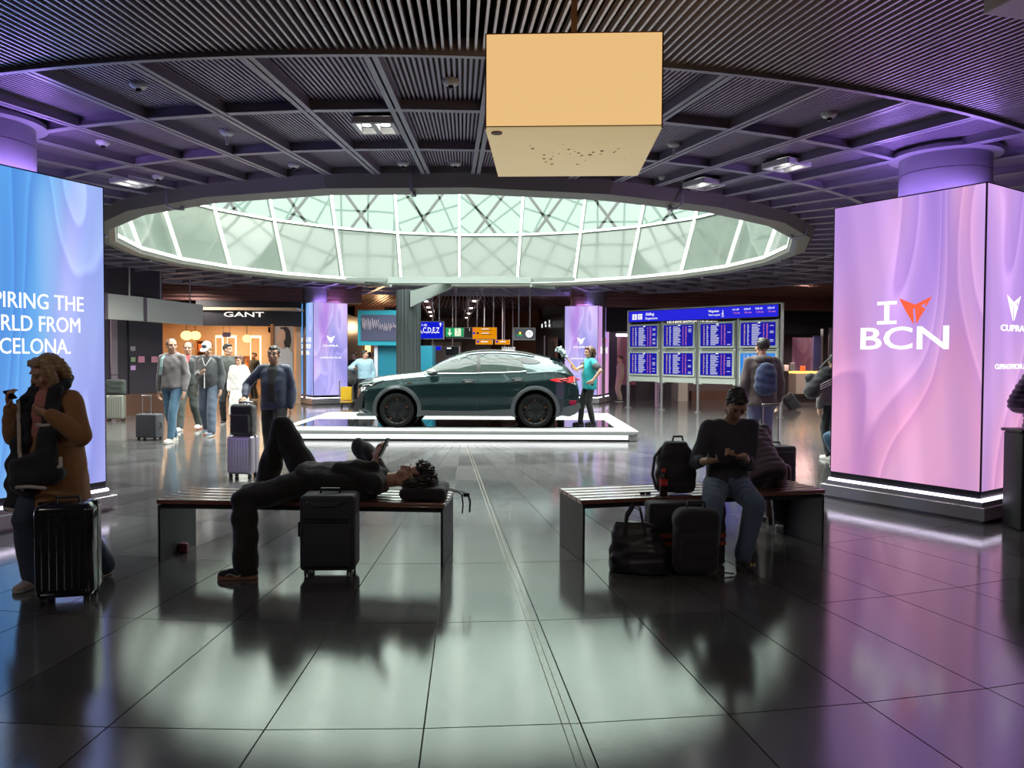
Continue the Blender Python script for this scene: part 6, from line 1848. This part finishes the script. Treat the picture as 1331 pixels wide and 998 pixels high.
q = MB(); q.rbox(J['nk'] + V((-0.02, 0.155, -0.22)), (0.06, 0.01, 0.09), 0.003, 1); q.obj('name_badge', M_white, t)
for sg in (-1, 1):
    q = MB(); e = J['el'][sg]; s_ = J['sh'][sg]; q.chain([s_.lerp(e, 0.45), s_.lerp(e, 0.64)], [0.077, 0.074], 12); q.obj('grey_sleeve_panel', mat('grey_sleeve', (0.06, 0.06, 0.07), 0.8), t, smooth=True)
g = P(747, 479, 15.15); h0 = P(752, 483, 15.15); h1 = P(733.5, 462, 15.15)
dst = thing('duster', 'pale fluffy duster on a yellow stick held by the woman in teal', 'duster', tuple(h0))
q = MB(); q.cyl((0, 0, 0), 0.001, 0.001); q = MB(); q.tube([(0, 0, 0), h1 - h0], 0.012, 8); q.obj('stick', mat('stick_yellow', (0.75, 0.45, 0.08), 0.5), dst)
q = MB(); rs = random.Random(2); dv_ = (P(725, 452, 15.15) - h1)
for k in range(26):
    u = rs.random(); q.ell((h1 - h0) + dv_ * u + V((rs.uniform(-0.04, 0.04), rs.uniform(-0.04, 0.04), rs.uniform(-0.04, 0.04))), rs.uniform(0.024, 0.038), 8, 6)
fuse(q, 'fluffy_head', mat('duster_fluff', (0.36, 0.46, 0.46), 0.9), 0.012, 1, 0.010, dst, fscale=2.5)

# ---- walkers
def walker(label, px, pyf, rz_deg, H, **k):
    f = F(px, pyf); loc = (f.x, f.y, 0)
    return person(label, loc, R(rz_deg), H=H, vox=k.pop('vox', 0.013), **k), loc
M_hood = cloth('hoodie_grey', (0.17, 0.145, 0.15)); M_jean3 = cloth('jeans_blue', (0.06, 0.13, 0.20), var=0.4, vs=6)
M_jblack = cloth('jacket_black', (0.045, 0.045, 0.05), rough=0.45); M_trgrey = cloth('trousers_slate', (0.075, 0.095, 0.14)); M_trdark = cloth('trousers_dark', (0.06, 0.065, 0.06))
M_whitecl = cloth('white_cloth', (0.75, 0.73, 0.70)); M_navy = cloth('navy_shell', (0.020, 0.028, 0.065), rough=0.6); M_tealpack = cloth('pack_teal', (0.22, 0.33, 0.33))
M_redcl = cloth('red_shirt', (0.45, 0.05, 0.06)); M_olive = cloth('coat_brown', (0.085, 0.062, 0.060)); M_jlight = cloth('jeans_violet', (0.13, 0.14, 0.24))
(t, J), hl = walker('man in a grey hoodie and blue jeans pulling a black trolley case', 225, 574, 172, 1.93, feet=((-0.09, 0.22, 0), (0.07, -0.16, 0.0)), look=(-0.75, 0.66, -0.05), hair='thin', hair_m=M_hairbrown,
    handR=dict(w=(0.30, -0.02, 0.90), d=(0.15, -0.2, -1), n=(-1, 0, 0)), top='hoodie', top_m=M_hood, top_fat=0.028, bottom_m=M_jean3, leg_fat=0.012, shoe_m=M_cream, extra=lambda q, J: q.ell(J['nk'] + V((0, -0.06, 0.0)), (0.13, 0.09, 0.06)))
for sg in (-1, 1):
    q = MB(); s_ = J['sh'][sg]; c = s_ - J['S'] * sg * 0.07
    if sg > 0: q.tube([c + V((0, -0.12, 0.02)), c + V((0, 0, 0.085)), c + V((0, 0.135, -0.02)), c + V((0.0, 0.165, -0.16)), c + V((0.03, 0.15, -0.3))], 0.03, 8, flat=(1, 0.4)); q.obj('shoulder_strap', M_tealpack, t)
(t, J), _ = walker('man in a black jacket and white cap reading his phone', 272, 566, 178, 1.90, feet=((-0.16, 0.26, 0), (0.12, -0.20, 0.03)), look=(0.02, 0.75, -0.6), head_up=(0, 0.35, 0.94), hair='none', belly=0.04,
    handR=dict(w=(0.05, 0.33, 1.22), d=(-0.8, 0.5, 0.2), n=(0, 0, 1)), top='jacket', top_m=M_jblack, top_fat=0.032, hem=0.0, bottom_m=M_trgrey, leg_fat=0.026, shoe_m=M_trgrey)
cap_ = MB(); cap_.ell((0, -0.012, 0.055), (0.084, 0.098, 0.075), 20, 12); cap_.v = [tuple(J['Mh'] @ V(p)) for p in cap_.v]; fuse(cap_, 'cap', mat('cap_white', (0.72, 0.72, 0.74), 0.7), 0.008, 2, 0, t)
q = MB(); q.ell((0, 0.10, 0.060), (0.072, 0.075, 0.011), 18, 8); q.v = [tuple(J['Mh'] @ V(p)) for p in q.v]; q.obj('cap_peak', M_whitecl, t, smooth=True)
q = MB(); q.ell((0, 0.062, 0.100), (0.045, 0.030, 0.032), 14, 8); q.v = [tuple(J['Mh'] @ V(p)) for p in q.v]; q.obj('cap_front', M_navy, t, smooth=True)
q = MB(); q.tube([J['nk'] + V((-0.09, 0.10, -0.02)), J['nk'] + V((0.0, 0.165, -0.20)), J['nk'] + V((0.0, 0.205, -0.36)), J['nk'] + V((0.0, 0.205, -0.62))], 0.010, 6); q.tube([J['nk'] + V((0.09, 0.10, -0.02)), J['nk'] + V((0.0, 0.165, -0.20))], 0.010, 6); q.obj('white_zip', M_whitecl, t)
q = MB(); q.rbox(J[('grip', 1)] + V((-0.02, 0.02, 0.0)), (0.14, 0.075, 0.012), 0.004, 1); o = q.obj('phone', M_black); o.matrix_world = t.matrix_basis.copy(); tag(o, 'phone held by the man in the white cap', 'phone')
(t, J), _ = walker('man in a red shirt and dark jacket walking behind the hoodie man', 246, 559, 180, 1.90, feet=((-0.12, -0.22, 0.03), (0.10, 0.22, 0)), hair='thin', hair_m=M_hairbrown, look=(-0.2, 1, -0.1),
    top='jacket', top_m=M_jblack, top_fat=0.022, bottom_m=M_trdark, leg_fat=0.025, shoe_m=M_whitecl)
q = MB(); q.eloft([(J['nk'] + V((0, 0.105, -0.28)), J['S'], J['F'], 0.03, 0.065), (J['nk'] + V((0, 0.10, -0.1)), J['S'], J['F'], 0.06, 0.06), (J['nk'] + V((0, 0.04, 0.01)), J['S'], J['F'], 0.07, 0.05)]); fuse(q, 'shirt_front', M_redcl, 0.012, 3, 0, t)
(t, J), _ = walker('dark haired man looking right behind the man in the white cap', 297, 551, 185, 1.88, hair='short', look=(-1, 0.35, 0), top='coat', top_m=M_trdark, bottom_m=M_blackcl, shoe_m=M_blackcl)
(t, J), _ = walker('small figure in a long white garment behind the navy jacket man', 311, 553, 175, 1.62, female=True, hair='long', hair_m=M_hairbrown, top='white_coat', top_m=M_whitecl, top_fat=0.05, bottom_m=M_whitecl, shoe_m=M_cream, look=(0, 0.9, -0.3),
    extra=lambda q, J: q.eloft([(J['pel'] + V((0, 0, 0.1)), J['S'], J['F'], 0.17, 0.13), (J['pel'] + V((0, 0, -0.3)), J['S'], J['F'], 0.22, 0.16), (J['pel'] + V((0, 0, -0.62)), J['S'], J['F'], 0.23, 0.17)]))
(t, J), nvl = walker('man in a navy jacket and glasses pushing stacked luggage', 357, 610, 183, 1.76, feet=((-0.12, 0.28, 0), (0.12, -0.25, 0.03)), hair='crop', skin=M_skin2, look=(0.05, 1, 0.02), belly=0.03,
    handR=dict(w=(0.33, 0.24, 1.02), d=(0.1, 0.85, -0.4), n=(0, -0.4, -0.9)), elbow=((-0.5, -0.8, -0.3), (0.8, -0.8, 0)), top='jacket', top_m=M_navy, top_fat=0.028, bottom_m=M_blackcl, leg_fat=0.018, shoe_m=M_blackcl, hem=0.05)
q = MB(); q.eloft([(J['nk'] + V((0, 0.150, -0.50)), J['S'], J['F'], 0.075, 0.035), (J['nk'] + V((0, 0.130, -0.25)), J['S'], J['F'], 0.075, 0.05), (J['nk'] + V((0, 0.075, -0.05)), J['S'], J['F'], 0.08, 0.05), (J['nk'] + V((0, 0.02, 0.01)), J['S'], J['F'], 0.07, 0.05)]); fuse(q, 'black_shirt', M_blackcl, 0.012, 3, 0, t)
q = MB()
for sg in (-1, 1): q.tube([J['Mh'] @ V((sg * 0.031 + 0.021 * math.cos(a), 0.096, 0.006 + 0.015 * math.sin(a))) for a in [k * 0.63 for k in range(11)]], 0.0018, 5)
q.tube([J['Mh'] @ V((-0.012, 0.097, 0.008)), J['Mh'] @ V((0.012, 0.097, 0.008))], 0.002, 5); q.obj('glasses', M_black, t)
# passer with backpack by the boards
(t, J), _ = walker('man in a brown hooded jacket seen from behind facing the departure board', 989, 603, -3, 1.92, hair='short', look=(-0.35, 0.9, 0.1), top='hooded_jacket', top_m=M_olive, top_fat=0.036, hem=0.09, bottom_m=M_jlight, leg_fat=0.02, shoe_m=M_blackcl,
    extra=lambda q, J: (q.ell(J['nk'] + V((0, -0.08, -0.02)), (0.15, 0.10, 0.07)), None)[1], simple=True)
bpk = thing('backpack', 'dark blue patterned backpack on the man facing the departure board', 'bag', (t.location.x, t.location.y, 0), t.rotation_euler.z)
q = MB(); nk = J['nk']; q.ell(nk + V((0, -0.22, -0.30)), (0.165, 0.10, 0.245), 20, 14); q.ell(nk + V((0, -0.20, -0.42)), (0.175, 0.13, 0.13)); fuse(q, 'bag_body', cloth('pack_blue', (0.03, 0.045, 0.11), var=0.9, vs=14), 0.012, 3, 0.006, bpk)
q = MB(); q.tube([nk + V((0.11, -0.24, -0.08)), nk + V((-0.12, -0.30, -0.30))], 0.006, 5); q.tube([nk + V((-0.11, -0.24, -0.08)), nk + V((0.12, -0.30, -0.30))], 0.006, 5); q.obj('cord', M_denim2, bpk)
# man with sports bag beside the pink totem
(t, J), sbl = walker('man in a grey hooded jacket with a sports bag beside the pink totem', 1083, 597, 20, 1.68, hair='short', look=(0.6, 0.8, 0), top='jacket', top_m=cloth('jacket_taupe', (0.16, 0.14, 0.14)), top_fat=0.05, bottom_m=M_blackcl, shoe_m=M_whitecl, simple=True,
    extra=lambda q, J: q.ell(J['nk'] + V((0, -0.07, 0.0)), (0.14, 0.10, 0.07)))
sb_ = thing('sports_bag', 'black sports bag with three white stripes slung on the man by the pink totem', 'bag', (t.location.x, t.location.y, 0), 0)
q = MB(); c = P(1066, 497, t.location.y - 0.25) - V((t.location.x, t.location.y, 0)); q.cap(c + V((-0.12, 0, -0.13)), c + V((0.10, 0, 0.13)), 0.13, 0.12, 16); q.ell(c + V((-0.12, 0.06, 0.05)), (0.10, 0.08, 0.09)); fuse(q, 'bag_body', M_blacksoft, 0.012, 3, 0.006, sb_)
for k in range(3):
    q = MB(); a = c + V((-0.05, -0.135, -0.10 + k * 0.035)); q.bar(a, a + V((0.17, 0.0, 0.085)), 0.010, 0.012); q.obj('white_stripe', M_whitecl, sb_)
q = MB(); q.tube([c + V((-0.02, -0.02, 0.22)), c + V((0.10, 0.02, 0.33)), c + V((0.22, 0.12, 0.40))], 0.022, 8, flat=(1, 0.4)); q.obj('strap', M_blacksoft, sb_)
# someone crouching behind the totem edge: only a blue knee shows
(t, J), _ = walker('crouching person in blue jeans mostly hidden behind the pink totem', 1101, 606, 60, 1.6, pel=(0, -0.1, 0.33), feet=((-0.12, 0.10, 0), (0.12, 0.10, 0)), knee=((-0.1, 1, 0.6), (0.1, 1, 0.6)), top='jumper', top_m=M_jlight, bottom_m=M_jean3, shoe_m=M_whitecl, simple=True, up=(0, 0.35, 0.93))
# people queueing beyond the car's nose
(t, J), _ = walker('person in a pale blue shirt with a black pack beyond the front of the car', 474, 533, 195, 1.78, hair='short', look=(-0.8, 0.3, 0), top='shirt', top_m=cloth('shirt_paleblue', (0.28, 0.42, 0.52)), top_fat=0.05, bottom_m=M_blackcl, shoe_m=M_blackcl, vox=0.016, handR=dict(w=(0.3, 0.2, 1.2), d=(0, 1, 0), n=(0, 0, 1)))
bq = thing('backpack', 'black backpack hanging on the person in the pale blue shirt', 'bag', (t.location.x - 0.33, t.location.y - 0.1, 0.7), 0)
q = MB(); q.ell((0, 0, 0.30), (0.14, 0.14, 0.27), 14, 10); q.ell((0, -0.08, 0.2), (0.11, 0.1, 0.15)); fuse(q, 'bag_body', M_blacksoft, 0.015, 2, 0.005, bq); q = MB(); q.tube([(0.05, 0, 0.5), (0.14, 0.0, 0.66), (0.26, 0.05, 0.7)], 0.02, 6); q.obj('strap', M_blacksoft, bq)
for (px, py, m_, lb, rz_) in ((461, 520, M_blackcl, 'dark figure at the far left of the queue beyond the car', 160), (480, 524, cloth('coat_maroon', (0.07, 0.03, 0.03)), 'figure in a dark maroon coat in the queue beyond the car', 10), (487, 527, M_blackcl, 'figure in black nearest the teal booth', -15)):
    walker(lb, px, py, rz_, 1.74, hair='short', top='coat', top_m=m_, bottom_m=M_blackcl, shoe_m=M_blackcl, simple=True, vox=0.018)
walker('shop assistant in black inside the clothes shop beside an orange seat', 331, 519, 150, 1.70, hair='short', top='coat', top_m=M_blackcl, bottom_m=M_blackcl, shoe_m=M_blackcl, vox=0.018, simple=True, group=None)
c = F(314, 516); q = MB(); q.rbox((0, 0, 1.02), (0.55, 0.3, 0.55), 0.12, 4); q.rbox((0, -0.1, 0.55), (0.6, 0.5, 0.45), 0.08, 3); q.cyl((0, 0, 0.2), 0.05, 0.4)
o = q.obj('display_chair', mat('seat_orange', (0.75, 0.14, 0.02), 0.5), loc=(c.x, c.y, 0), smooth='auto'); tag(o, 'orange rounded chair inside the clothes shop', 'chair')
walker('pale figure passing the pink shop window right of the far totem', 806, 522, 100, 1.65, hair='short', hair_m=M_hairbrown, top='coat', top_m=cloth('coat_sand', (0.45, 0.33, 0.26)), bottom_m=cloth('skirt_sand', (0.5, 0.38, 0.3)), shoe_m=M_blackcl, vox=0.018, simple=True)
# person at the far right edge leaning over the black counter
M_puff = cloth('puffer_black', (0.022, 0.02, 0.026), rough=0.45)
rr = (5.30, 7.58, 0)
t, J = person('person in a black puffer jacket at the right edge behind the black bin', rr, R(180), H=1.75, look=(0, 1, -0.2), hair='short', top='puffer_jacket', top_m=M_puff, top_fat=0.06, bottom_m=M_blackcl, shoe_m=M_blackcl, vox=0.012,
              handR=dict(w=(0.20, 0.26, 1.10), d=(-0.8, 0.5, 0.0), n=(0, 0, -1)), handL=dict(w=(-0.16, 0.28, 1.12), d=(0.8, 0.5, 0), n=(0, 0, -1)), elbow=((-1, -0.5, -0.4), (1, -0.4, -0.6)))
mj = J['top'].data; n = len(mj.vertices); co = np.empty(n * 3); mj.vertices.foreach_get('co', co); co = co.reshape(-1, 3); no = np.empty(n * 3); mj.vertices.foreach_get('normal', no); no = no.reshape(-1, 3)
ph = (co[:, 2]) * 2 * math.pi / 0.05; co += no * (0.010 * np.abs(np.sin(ph / 2)))[:, None]; mj.vertices.foreach_set('co', co.ravel()); mj.update()
cb_ = F(1314, 688); bn = thing('litter_bin', 'black rectangular bin at the right picture edge in front of the pink totem', 'bin', (4.98, 7.17, 0), 0)
q = MB(); q.rbox((0, 0, 0.46), (0.60, 0.28, 0.90), 0.02, 2); q.obj('bin_body', M_benchm, bn, smooth='auto')
q = MB(); q.rbox((0, 0, 0.925), (0.64, 0.31, 0.03), 0.012, 2); q.obj('bin_lid', M_black, bn, smooth='auto')
q = MB(); q.box((0, -0.144, 0.55), (0.3, 0.01, 0.12)); q.obj('bin_slot', M_black, bn)
q = MB(); q.box((-0.2, -0.143, 0.46), (0.006, 0.008, 0.86)); q.obj('bin_seam', M_seam, bn)

# ================================================================== LUGGAGE
M_shell = mat('hard_shell_black', (0.014, 0.013, 0.018), 0.22, coat=0.6); M_lilac = mat('lilac_aluminium', (0.47, 0.42, 0.51), 0.35, metal=0.5); M_nyl = cloth('nylon_charcoal', (0.035, 0.035, 0.045), rough=0.7)
M_wheelr = mat('caster_black', (0.02, 0.02, 0.02), 0.5)
def suitcase(label, loc, rz, w, d, h, m_, kind='hard', lift=0.05, handle=0.0, ribs=7, tilt=None, group=None, trim=None):
    t = thing('suitcase', label, 'suitcase', loc, rz, group)
    if tilt: t.rotation_euler = (tilt[0], tilt[1], rz)
    q = MB(); q.rbox((0, 0, lift + h / 2), (w, d, h), 0.045 if kind == 'hard' else 0.03, 4)
    q.obj('case_shell' if kind == 'hard' else 'case_body', m_, t, smooth='auto')
    if kind == 'hard':
        for sy in (-1, 1):
            for k in range(ribs):
                x = -w / 2 + w * (k + 1) / (ribs + 1)
                q = MB(); q.rbox((x, sy * d / 2, lift + h / 2), (w / (ribs + 1) * 0.55, 0.010, h - 0.11), 0.004, 1); q.obj('rib', m_, t)
        q = MB(); q.box((0, 0, lift + h / 2), (w + 0.004, 0.010, h + 0.004)); q.obj('zip_band', M_black, t)
    else:
        q = MB(); q.rbox((0, -d / 2 - 0.012, lift + h * 0.36), (w * 0.86, 0.035, h * 0.58), 0.015, 3); q.obj('front_pocket', m_, t, smooth='auto')
        q = MB(); q.rbox((0, -d / 2 - 0.008, lift + h * 0.80), (w * 0.84, 0.025, h * 0.22), 0.012, 3); q.obj('front_pocket', m_, t, smooth='auto')
        q = MB(); q.tube([(-w * 0.36, -d / 2 - 0.022, lift + h * 0.93), (-w * 0.16, -d / 2 - 0.028, lift + h * 0.87), (w * 0.16, -d / 2 - 0.028, lift + h * 0.87), (w * 0.36, -d / 2 - 0.022, lift + h * 0.93)], 0.004, 5); q.obj('zip', M_black, t)
        q = MB(); q.tube([(-w * 0.42, -d / 2 - 0.03, lift + h * 0.66), (w * 0.42, -d / 2 - 0.03, lift + h * 0.66)], 0.004, 5); q.obj('zip', M_black, t)
    q = MB(); q.tube([(-0.07, 0, lift + h - 0.002), (-0.065, 0, lift + h + 0.03), (0.065, 0, lift + h + 0.03), (0.07, 0, lift + h - 0.002)], 0.010, 8, flat=(1, 1.4)); q.obj('top_handle', M_black, t, smooth='auto')
    q = MB(); q.tube([(-w / 2, 0, lift + h * 0.62), (-w / 2 - 0.03, 0, lift + h * 0.60), (-w / 2 - 0.03, 0, lift + h * 0.42), (-w / 2, 0, lift + h * 0.40)], 0.009, 8); q.obj('side_handle', M_black, t, smooth='auto')
    if handle:
        q = MB()
        for sx in (-1, 1): q.cyl((sx * 0.085, d * 0.32, lift + h + handle / 2), 0.009, handle, 8)
        q.rbox((0, d * 0.32, lift + h + handle), (0.20, 0.03, 0.028), 0.01, 2); q.obj('pull_handle', M_steel, t, smooth='auto')
    for sx in (-1, 1):
        for sy in (-1, 1):
            x, y = sx * (w / 2 - 0.045), sy * (d / 2 - 0.045)
            q = MB(); q.box((x, y, lift - 0.004), (0.035, 0.035, 0.03)); q.cyl((x - 0.011, y, 0.022), 0.022, 0.012, 14, axis='X'); q.cyl((x + 0.011, y, 0.022), 0.022, 0.012, 14, axis='X'); q.obj('wheel', M_wheelr, t, smooth='auto')
    return t
c = F(76, 787); suitcase('glossy black hard-shell suitcase in front of the woman in the camel coat', (c.x, c.y + 0.12, 0), R(14), 0.345, 0.25, 0.60, M_shell, 'hard', 0.042)
c = F(424, 750); suitcase('upright charcoal soft suitcase in front of the lying man', (c.x + 0.005, c.y + 0.11, 0), R(2), 0.395, 0.25, 0.545, M_nyl, 'soft', 0.045)
c = F(312, 623); lcase = suitcase('lilac ribbed aluminium suitcase pushed by the man in the navy jacket', (c.x, c.y + 0.12, 0), R(-12), 0.36, 0.23, 0.50, M_lilac, 'hard', 0.06, handle=0.42, ribs=8)
lb_ = thing('backpack', 'black square backpack standing on the lilac suitcase', 'bag', (c.x + 0.02, c.y + 0.08, 0.562), R(-10))
q = MB(); q.rbox((0, 0, 0.20), (0.31, 0.17, 0.40), 0.045, 4); q.rbox((0, -0.09, 0.15), (0.26, 0.05, 0.24), 0.02, 3); fuse(q, 'bag_body', M_blacksoft, 0.009, 2, 0.003, lb_)
q = MB(); q.tube([(-0.05, 0, 0.39), (-0.045, 0, 0.43), (0.045, 0, 0.43), (0.05, 0, 0.39)], 0.008, 8); q.obj('grab_handle', M_black, lb_)
c = F(193, 572); tr = suitcase('black trolley case pulled by the man in the grey hoodie', (c.x, c.y + 0.05, 0), R(170), 0.42, 0.26, 0.44, M_nyl, 'soft', 0.05, handle=0.34)
c = F(151, 547); suitcase('pale grey hard suitcase beside the dark wall at left', (c.x, c.y, 0), R(10), 0.40, 0.25, 0.58, mat('case_greygreen', (0.24, 0.25, 0.22), 0.35, metal=0.3), 'hard', 0.05)
c2 = V((c.x, c.y, 0.632)); t = thing('travel_bag', 'dark green travel bag on top of the pale grey suitcase', 'bag', tuple(c2), R(10)); q = MB(); q.rbox((0, 0, 0.18), (0.42, 0.24, 0.36), 0.06, 4); fuse(q, 'bag_body', cloth('bag_greenblack', (0.03, 0.038, 0.035)), 0.014, 2, 0.006, t)
q = MB(); q.tube([(-0.12, 0, 0.34), (-0.11, 0, 0.47), (0.11, 0, 0.47), (0.12, 0, 0.34)], 0.012, 8); q.obj('bag_handle', M_black, t)
c = F(997, 676); suitcase('dark brown suitcase standing behind the right bench', (c.x + 0.02, c.y, 0), R(15), 0.27, 0.36, 0.52, mat('case_brown', (0.10, 0.05, 0.04), 0.4), 'hard', 0.05)
c = F(975, 640); suitcase('black suitcase with raised handle behind the seated man', (c.x - 0.05, 8.1, 0), R(5), 0.40, 0.25, 0.62, M_nyl, 'soft', 0.05, handle=0.42)
c = F(1029, 532); suitcase('black case lying tilted on the floor beyond the last board post', (c.x + 0.15, c.y, 0.0), R(0), 0.34, 0.24, 0.5, M_nyl, 'soft', 0.04, tilt=(0, R(-38)))
c = F(450, 529); t = thing('luggage_trolley', 'yellow luggage trolley beyond the front of the car', 'trolley', (c.x, c.y, 0), R(10))
M_yel = mat('trolley_yellow', (0.85, 0.50, 0.02), 0.45)
q = MB(); q.rbox((0, 0, 0.42), (0.34, 0.05, 0.42), 0.02, 2); q.obj('front_panel', M_yel, t)
q = MB(); q.box((0, 0.35, 0.16), (0.36, 0.75, 0.04)); q.obj('deck', M_yel, t)
q = MB(); q.tube([(-0.2, 0.0, 0.15), (-0.2, -0.02, 0.8), (0.2, -0.02, 0.8), (0.2, 0.0, 0.15)], 0.018, 8); q.obj('push_bar', M_steel, t)
for sx in (-1, 1):
    q = MB(); q.cyl((sx * 0.15, 0.05, 0.06), 0.06, 0.03, 14, axis='X'); q.cyl((sx * 0.15, 0.65, 0.06), 0.06, 0.03, 14, axis='X'); q.obj('wheel', M_wheelr, t)
# --- bags at the right bench
bpl = P(878, 634, 6.22); t = thing('backpack', 'black backpack standing on the right bench beside the seated man', 'bag', (bpl.x, bpl.y, 0.487), R(8))
q = MB(); q.eloft([((0, 0, 0.02), V((1, 0, 0)), V((0, 1, 0)), 0.15, 0.10), ((0, 0, 0.15), V((1, 0, 0)), V((0, 1, 0)), 0.165, 0.12), ((0.0, 0.01, 0.32), V((1, 0, 0)), V((0, 1, 0)), 0.145, 0.10), ((0.01, 0.02, 0.42), V((1, 0, 0)), V((0, 1, 0)), 0.09, 0.06)], 20); q.rbox((0.03, -0.10, 0.15), (0.2, 0.07, 0.2), 0.03, 3)
fuse(q, 'bag_body', M_blacksoft, 0.009, 2, 0.006, t)
q = MB(); q.tube([(-0.10, 0.03, 0.38), (-0.17, 0.02, 0.30), (-0.195, 0.0, 0.16), (-0.16, 0.0, 0.04)], 0.020, 8, flat=(1, 0.5)); q.obj('shoulder_strap', M_blacksoft, t)
q = MB(); q.tube([(-0.03, 0, 0.43), (-0.02, 0, 0.465), (0.05, 0, 0.465), (0.06, 0, 0.43)], 0.009, 8); q.obj('grab_handle', M_black, t)
q = MB(); q.tube([(-0.12, -0.1, 0.02), (-0.19, -0.2, 0.010), (-0.24, -0.24, 0.008)], 0.012, 6, flat=(1, 0.4)); q.obj('loose_strap', M_blacksoft, t)
bo = P(862.5, 630, 6.03); t = thing('cola_bottle', 'cola bottle with a red label in the side of the black backpack on the bench', 'bottle', (bo.x, bo.y, 0.50))
q = MB(); q.lathe([(0.001, 0.0), (0.028, 0.0), (0.031, 0.01), (0.030, 0.05), (0.027, 0.08), (0.031, 0.12), (0.029, 0.145), (0.013, 0.185), (0.012, 0.195)], 20); q.obj('bottle_body', mat('cola_dark', (0.03, 0.008, 0.005), 0.1), t, smooth='auto')
q = MB(); q.lathe([(0.0315, 0.085), (0.0325, 0.088), (0.0325, 0.135), (0.0315, 0.138)], 20); lbq = q.obj('bottle_label', mat('label_red', (0.75, 0.02, 0.02), 0.4), t, smooth='auto')
lettering('lettering', 'Coca-Cola', mat('label_white', (0.8, 0.8, 0.8), 0.5), lbq, (-0.026, -0.0335, 0.105), height=0.012, width=0.05, depth=0.001)
q = MB(); q.cyl((0, 0, 0.205), 0.014, 0.022, 16); q.obj('bottle_cap', mat('cap_red', (0.75, 0.02, 0.02), 0.4), t)
sg_ = P(839, 631, 6.15); t = thing('sunglasses', 'small folded sunglasses lying on the left part of the right bench', 'sunglasses', (sg_.x, sg_.y, 0.487), R(12))
for sx in (-1, 1):
    q = MB(); q.rbox((sx * 0.024, 0, 0.014), (0.042, 0.010, 0.026), 0.005, 2); q.obj('lens', M_black, t)
q = MB(); q.tube([(-0.044, 0.0, 0.022), (-0.04, 0.03, 0.010), (0.04, 0.035, 0.008)], 0.004, 6); q.obj('temple_arm', M_black, t)
# duffel on the floor
c = F(830, 750); t = thing('duffel_bag', 'black leather holdall slumped on the floor left of the backpacks', 'bag', (c.x + 0.01, c.y + 0.14, 0), R(-8))
X_ = V((1, 0, 0)); Y_ = V((0, 1, 0)); q = MB()
q.eloft([((0.02, 0, 0.015), X_, Y_, 0.225, 0.13), ((0.02, 0, 0.10), X_, Y_, 0.230, 0.135), ((0.0, 0.01, 0.24), X_, Y_, 0.195, 0.11), ((-0.02, 0.01, 0.335), X_, Y_, 0.160, 0.06), ((-0.03, 0.01, 0.37), X_, Y_, 0.13, 0.025)], 24); fuse(q, 'bag_body', mat('leather_black', (0.018, 0.016, 0.020), 0.38), 0.009, 2, 0.007, t)
for y in (-0.05, 0.05):
    q = MB(); q.tube([(-0.10, y - 0.03, 0.28), (-0.075, y, 0.42), (-0.03, y, 0.495), (0.02, y, 0.47), (0.055, y - 0.03, 0.30)], 0.011, 8, flat=(1.2, 0.6)); q.obj('bag_handle', M_blacksoft, t, smooth='auto')
c = F(897, 745); t = thing('tote_bag', 'wide black bag with an orange band standing behind the front backpack', 'bag', (c.x + 0.02, c.y + 0.28, 0), R(4))
q = MB(); q.rbox((0, 0, 0.245), (0.60, 0.18, 0.48), 0.025, 3); fuse(q, 'bag_body', M_blacksoft, 0.010, 2, 0.004, t)
q = MB(); q.box((0, -0.094, 0.235), (0.59, 0.008, 0.035)); q.box((0, -0.094, 0.175), (0.59, 0.008, 0.03)); q.obj('orange_band', mat('band_orange', (0.28, 0.05, 0.03), 0.7), t)
c = F(909, 752); t = thing('backpack', 'black rounded backpack standing on the floor in front of the orange-banded bag', 'bag', (c.x, c.y + 0.13, 0), R(3))
q = MB(); q.rbox((0, 0, 0.245), (0.335, 0.20, 0.49), 0.075, 5); q.rbox((0, -0.09, 0.18), (0.27, 0.07, 0.28), 0.035, 4); fuse(q, 'bag_body', M_blacksoft, 0.009, 3, 0.004, t)
q = MB(); q.tube([(-0.07, 0.0, 0.475), (-0.06, 0.0, 0.53), (0.06, 0.0, 0.53), (0.07, 0.0, 0.475)], 0.011, 8); q.obj('grab_handle', M_black, t, smooth='auto')
q = MB(); q.tube([(0.14, -0.02, 0.06), (0.20, -0.05, 0.02), (0.27, -0.06, 0.012)], 0.012, 6, flat=(1, 0.4)); q.obj('loose_strap', M_blacksoft, t)
c = F(239, 718); q = MB(); q.rbox((0, 0, 0.04), (0.07, 0.05, 0.08), 0.015, 2); o = q.obj('rose_block', mat('block_rose', (0.20, 0.03, 0.05), 0.6), loc=(c.x, c.y, 0)); tag(o, 'small dark rose object standing under the left end of the left bench', 'rose_block')  # plain rose block at an unidentified pinkish patch
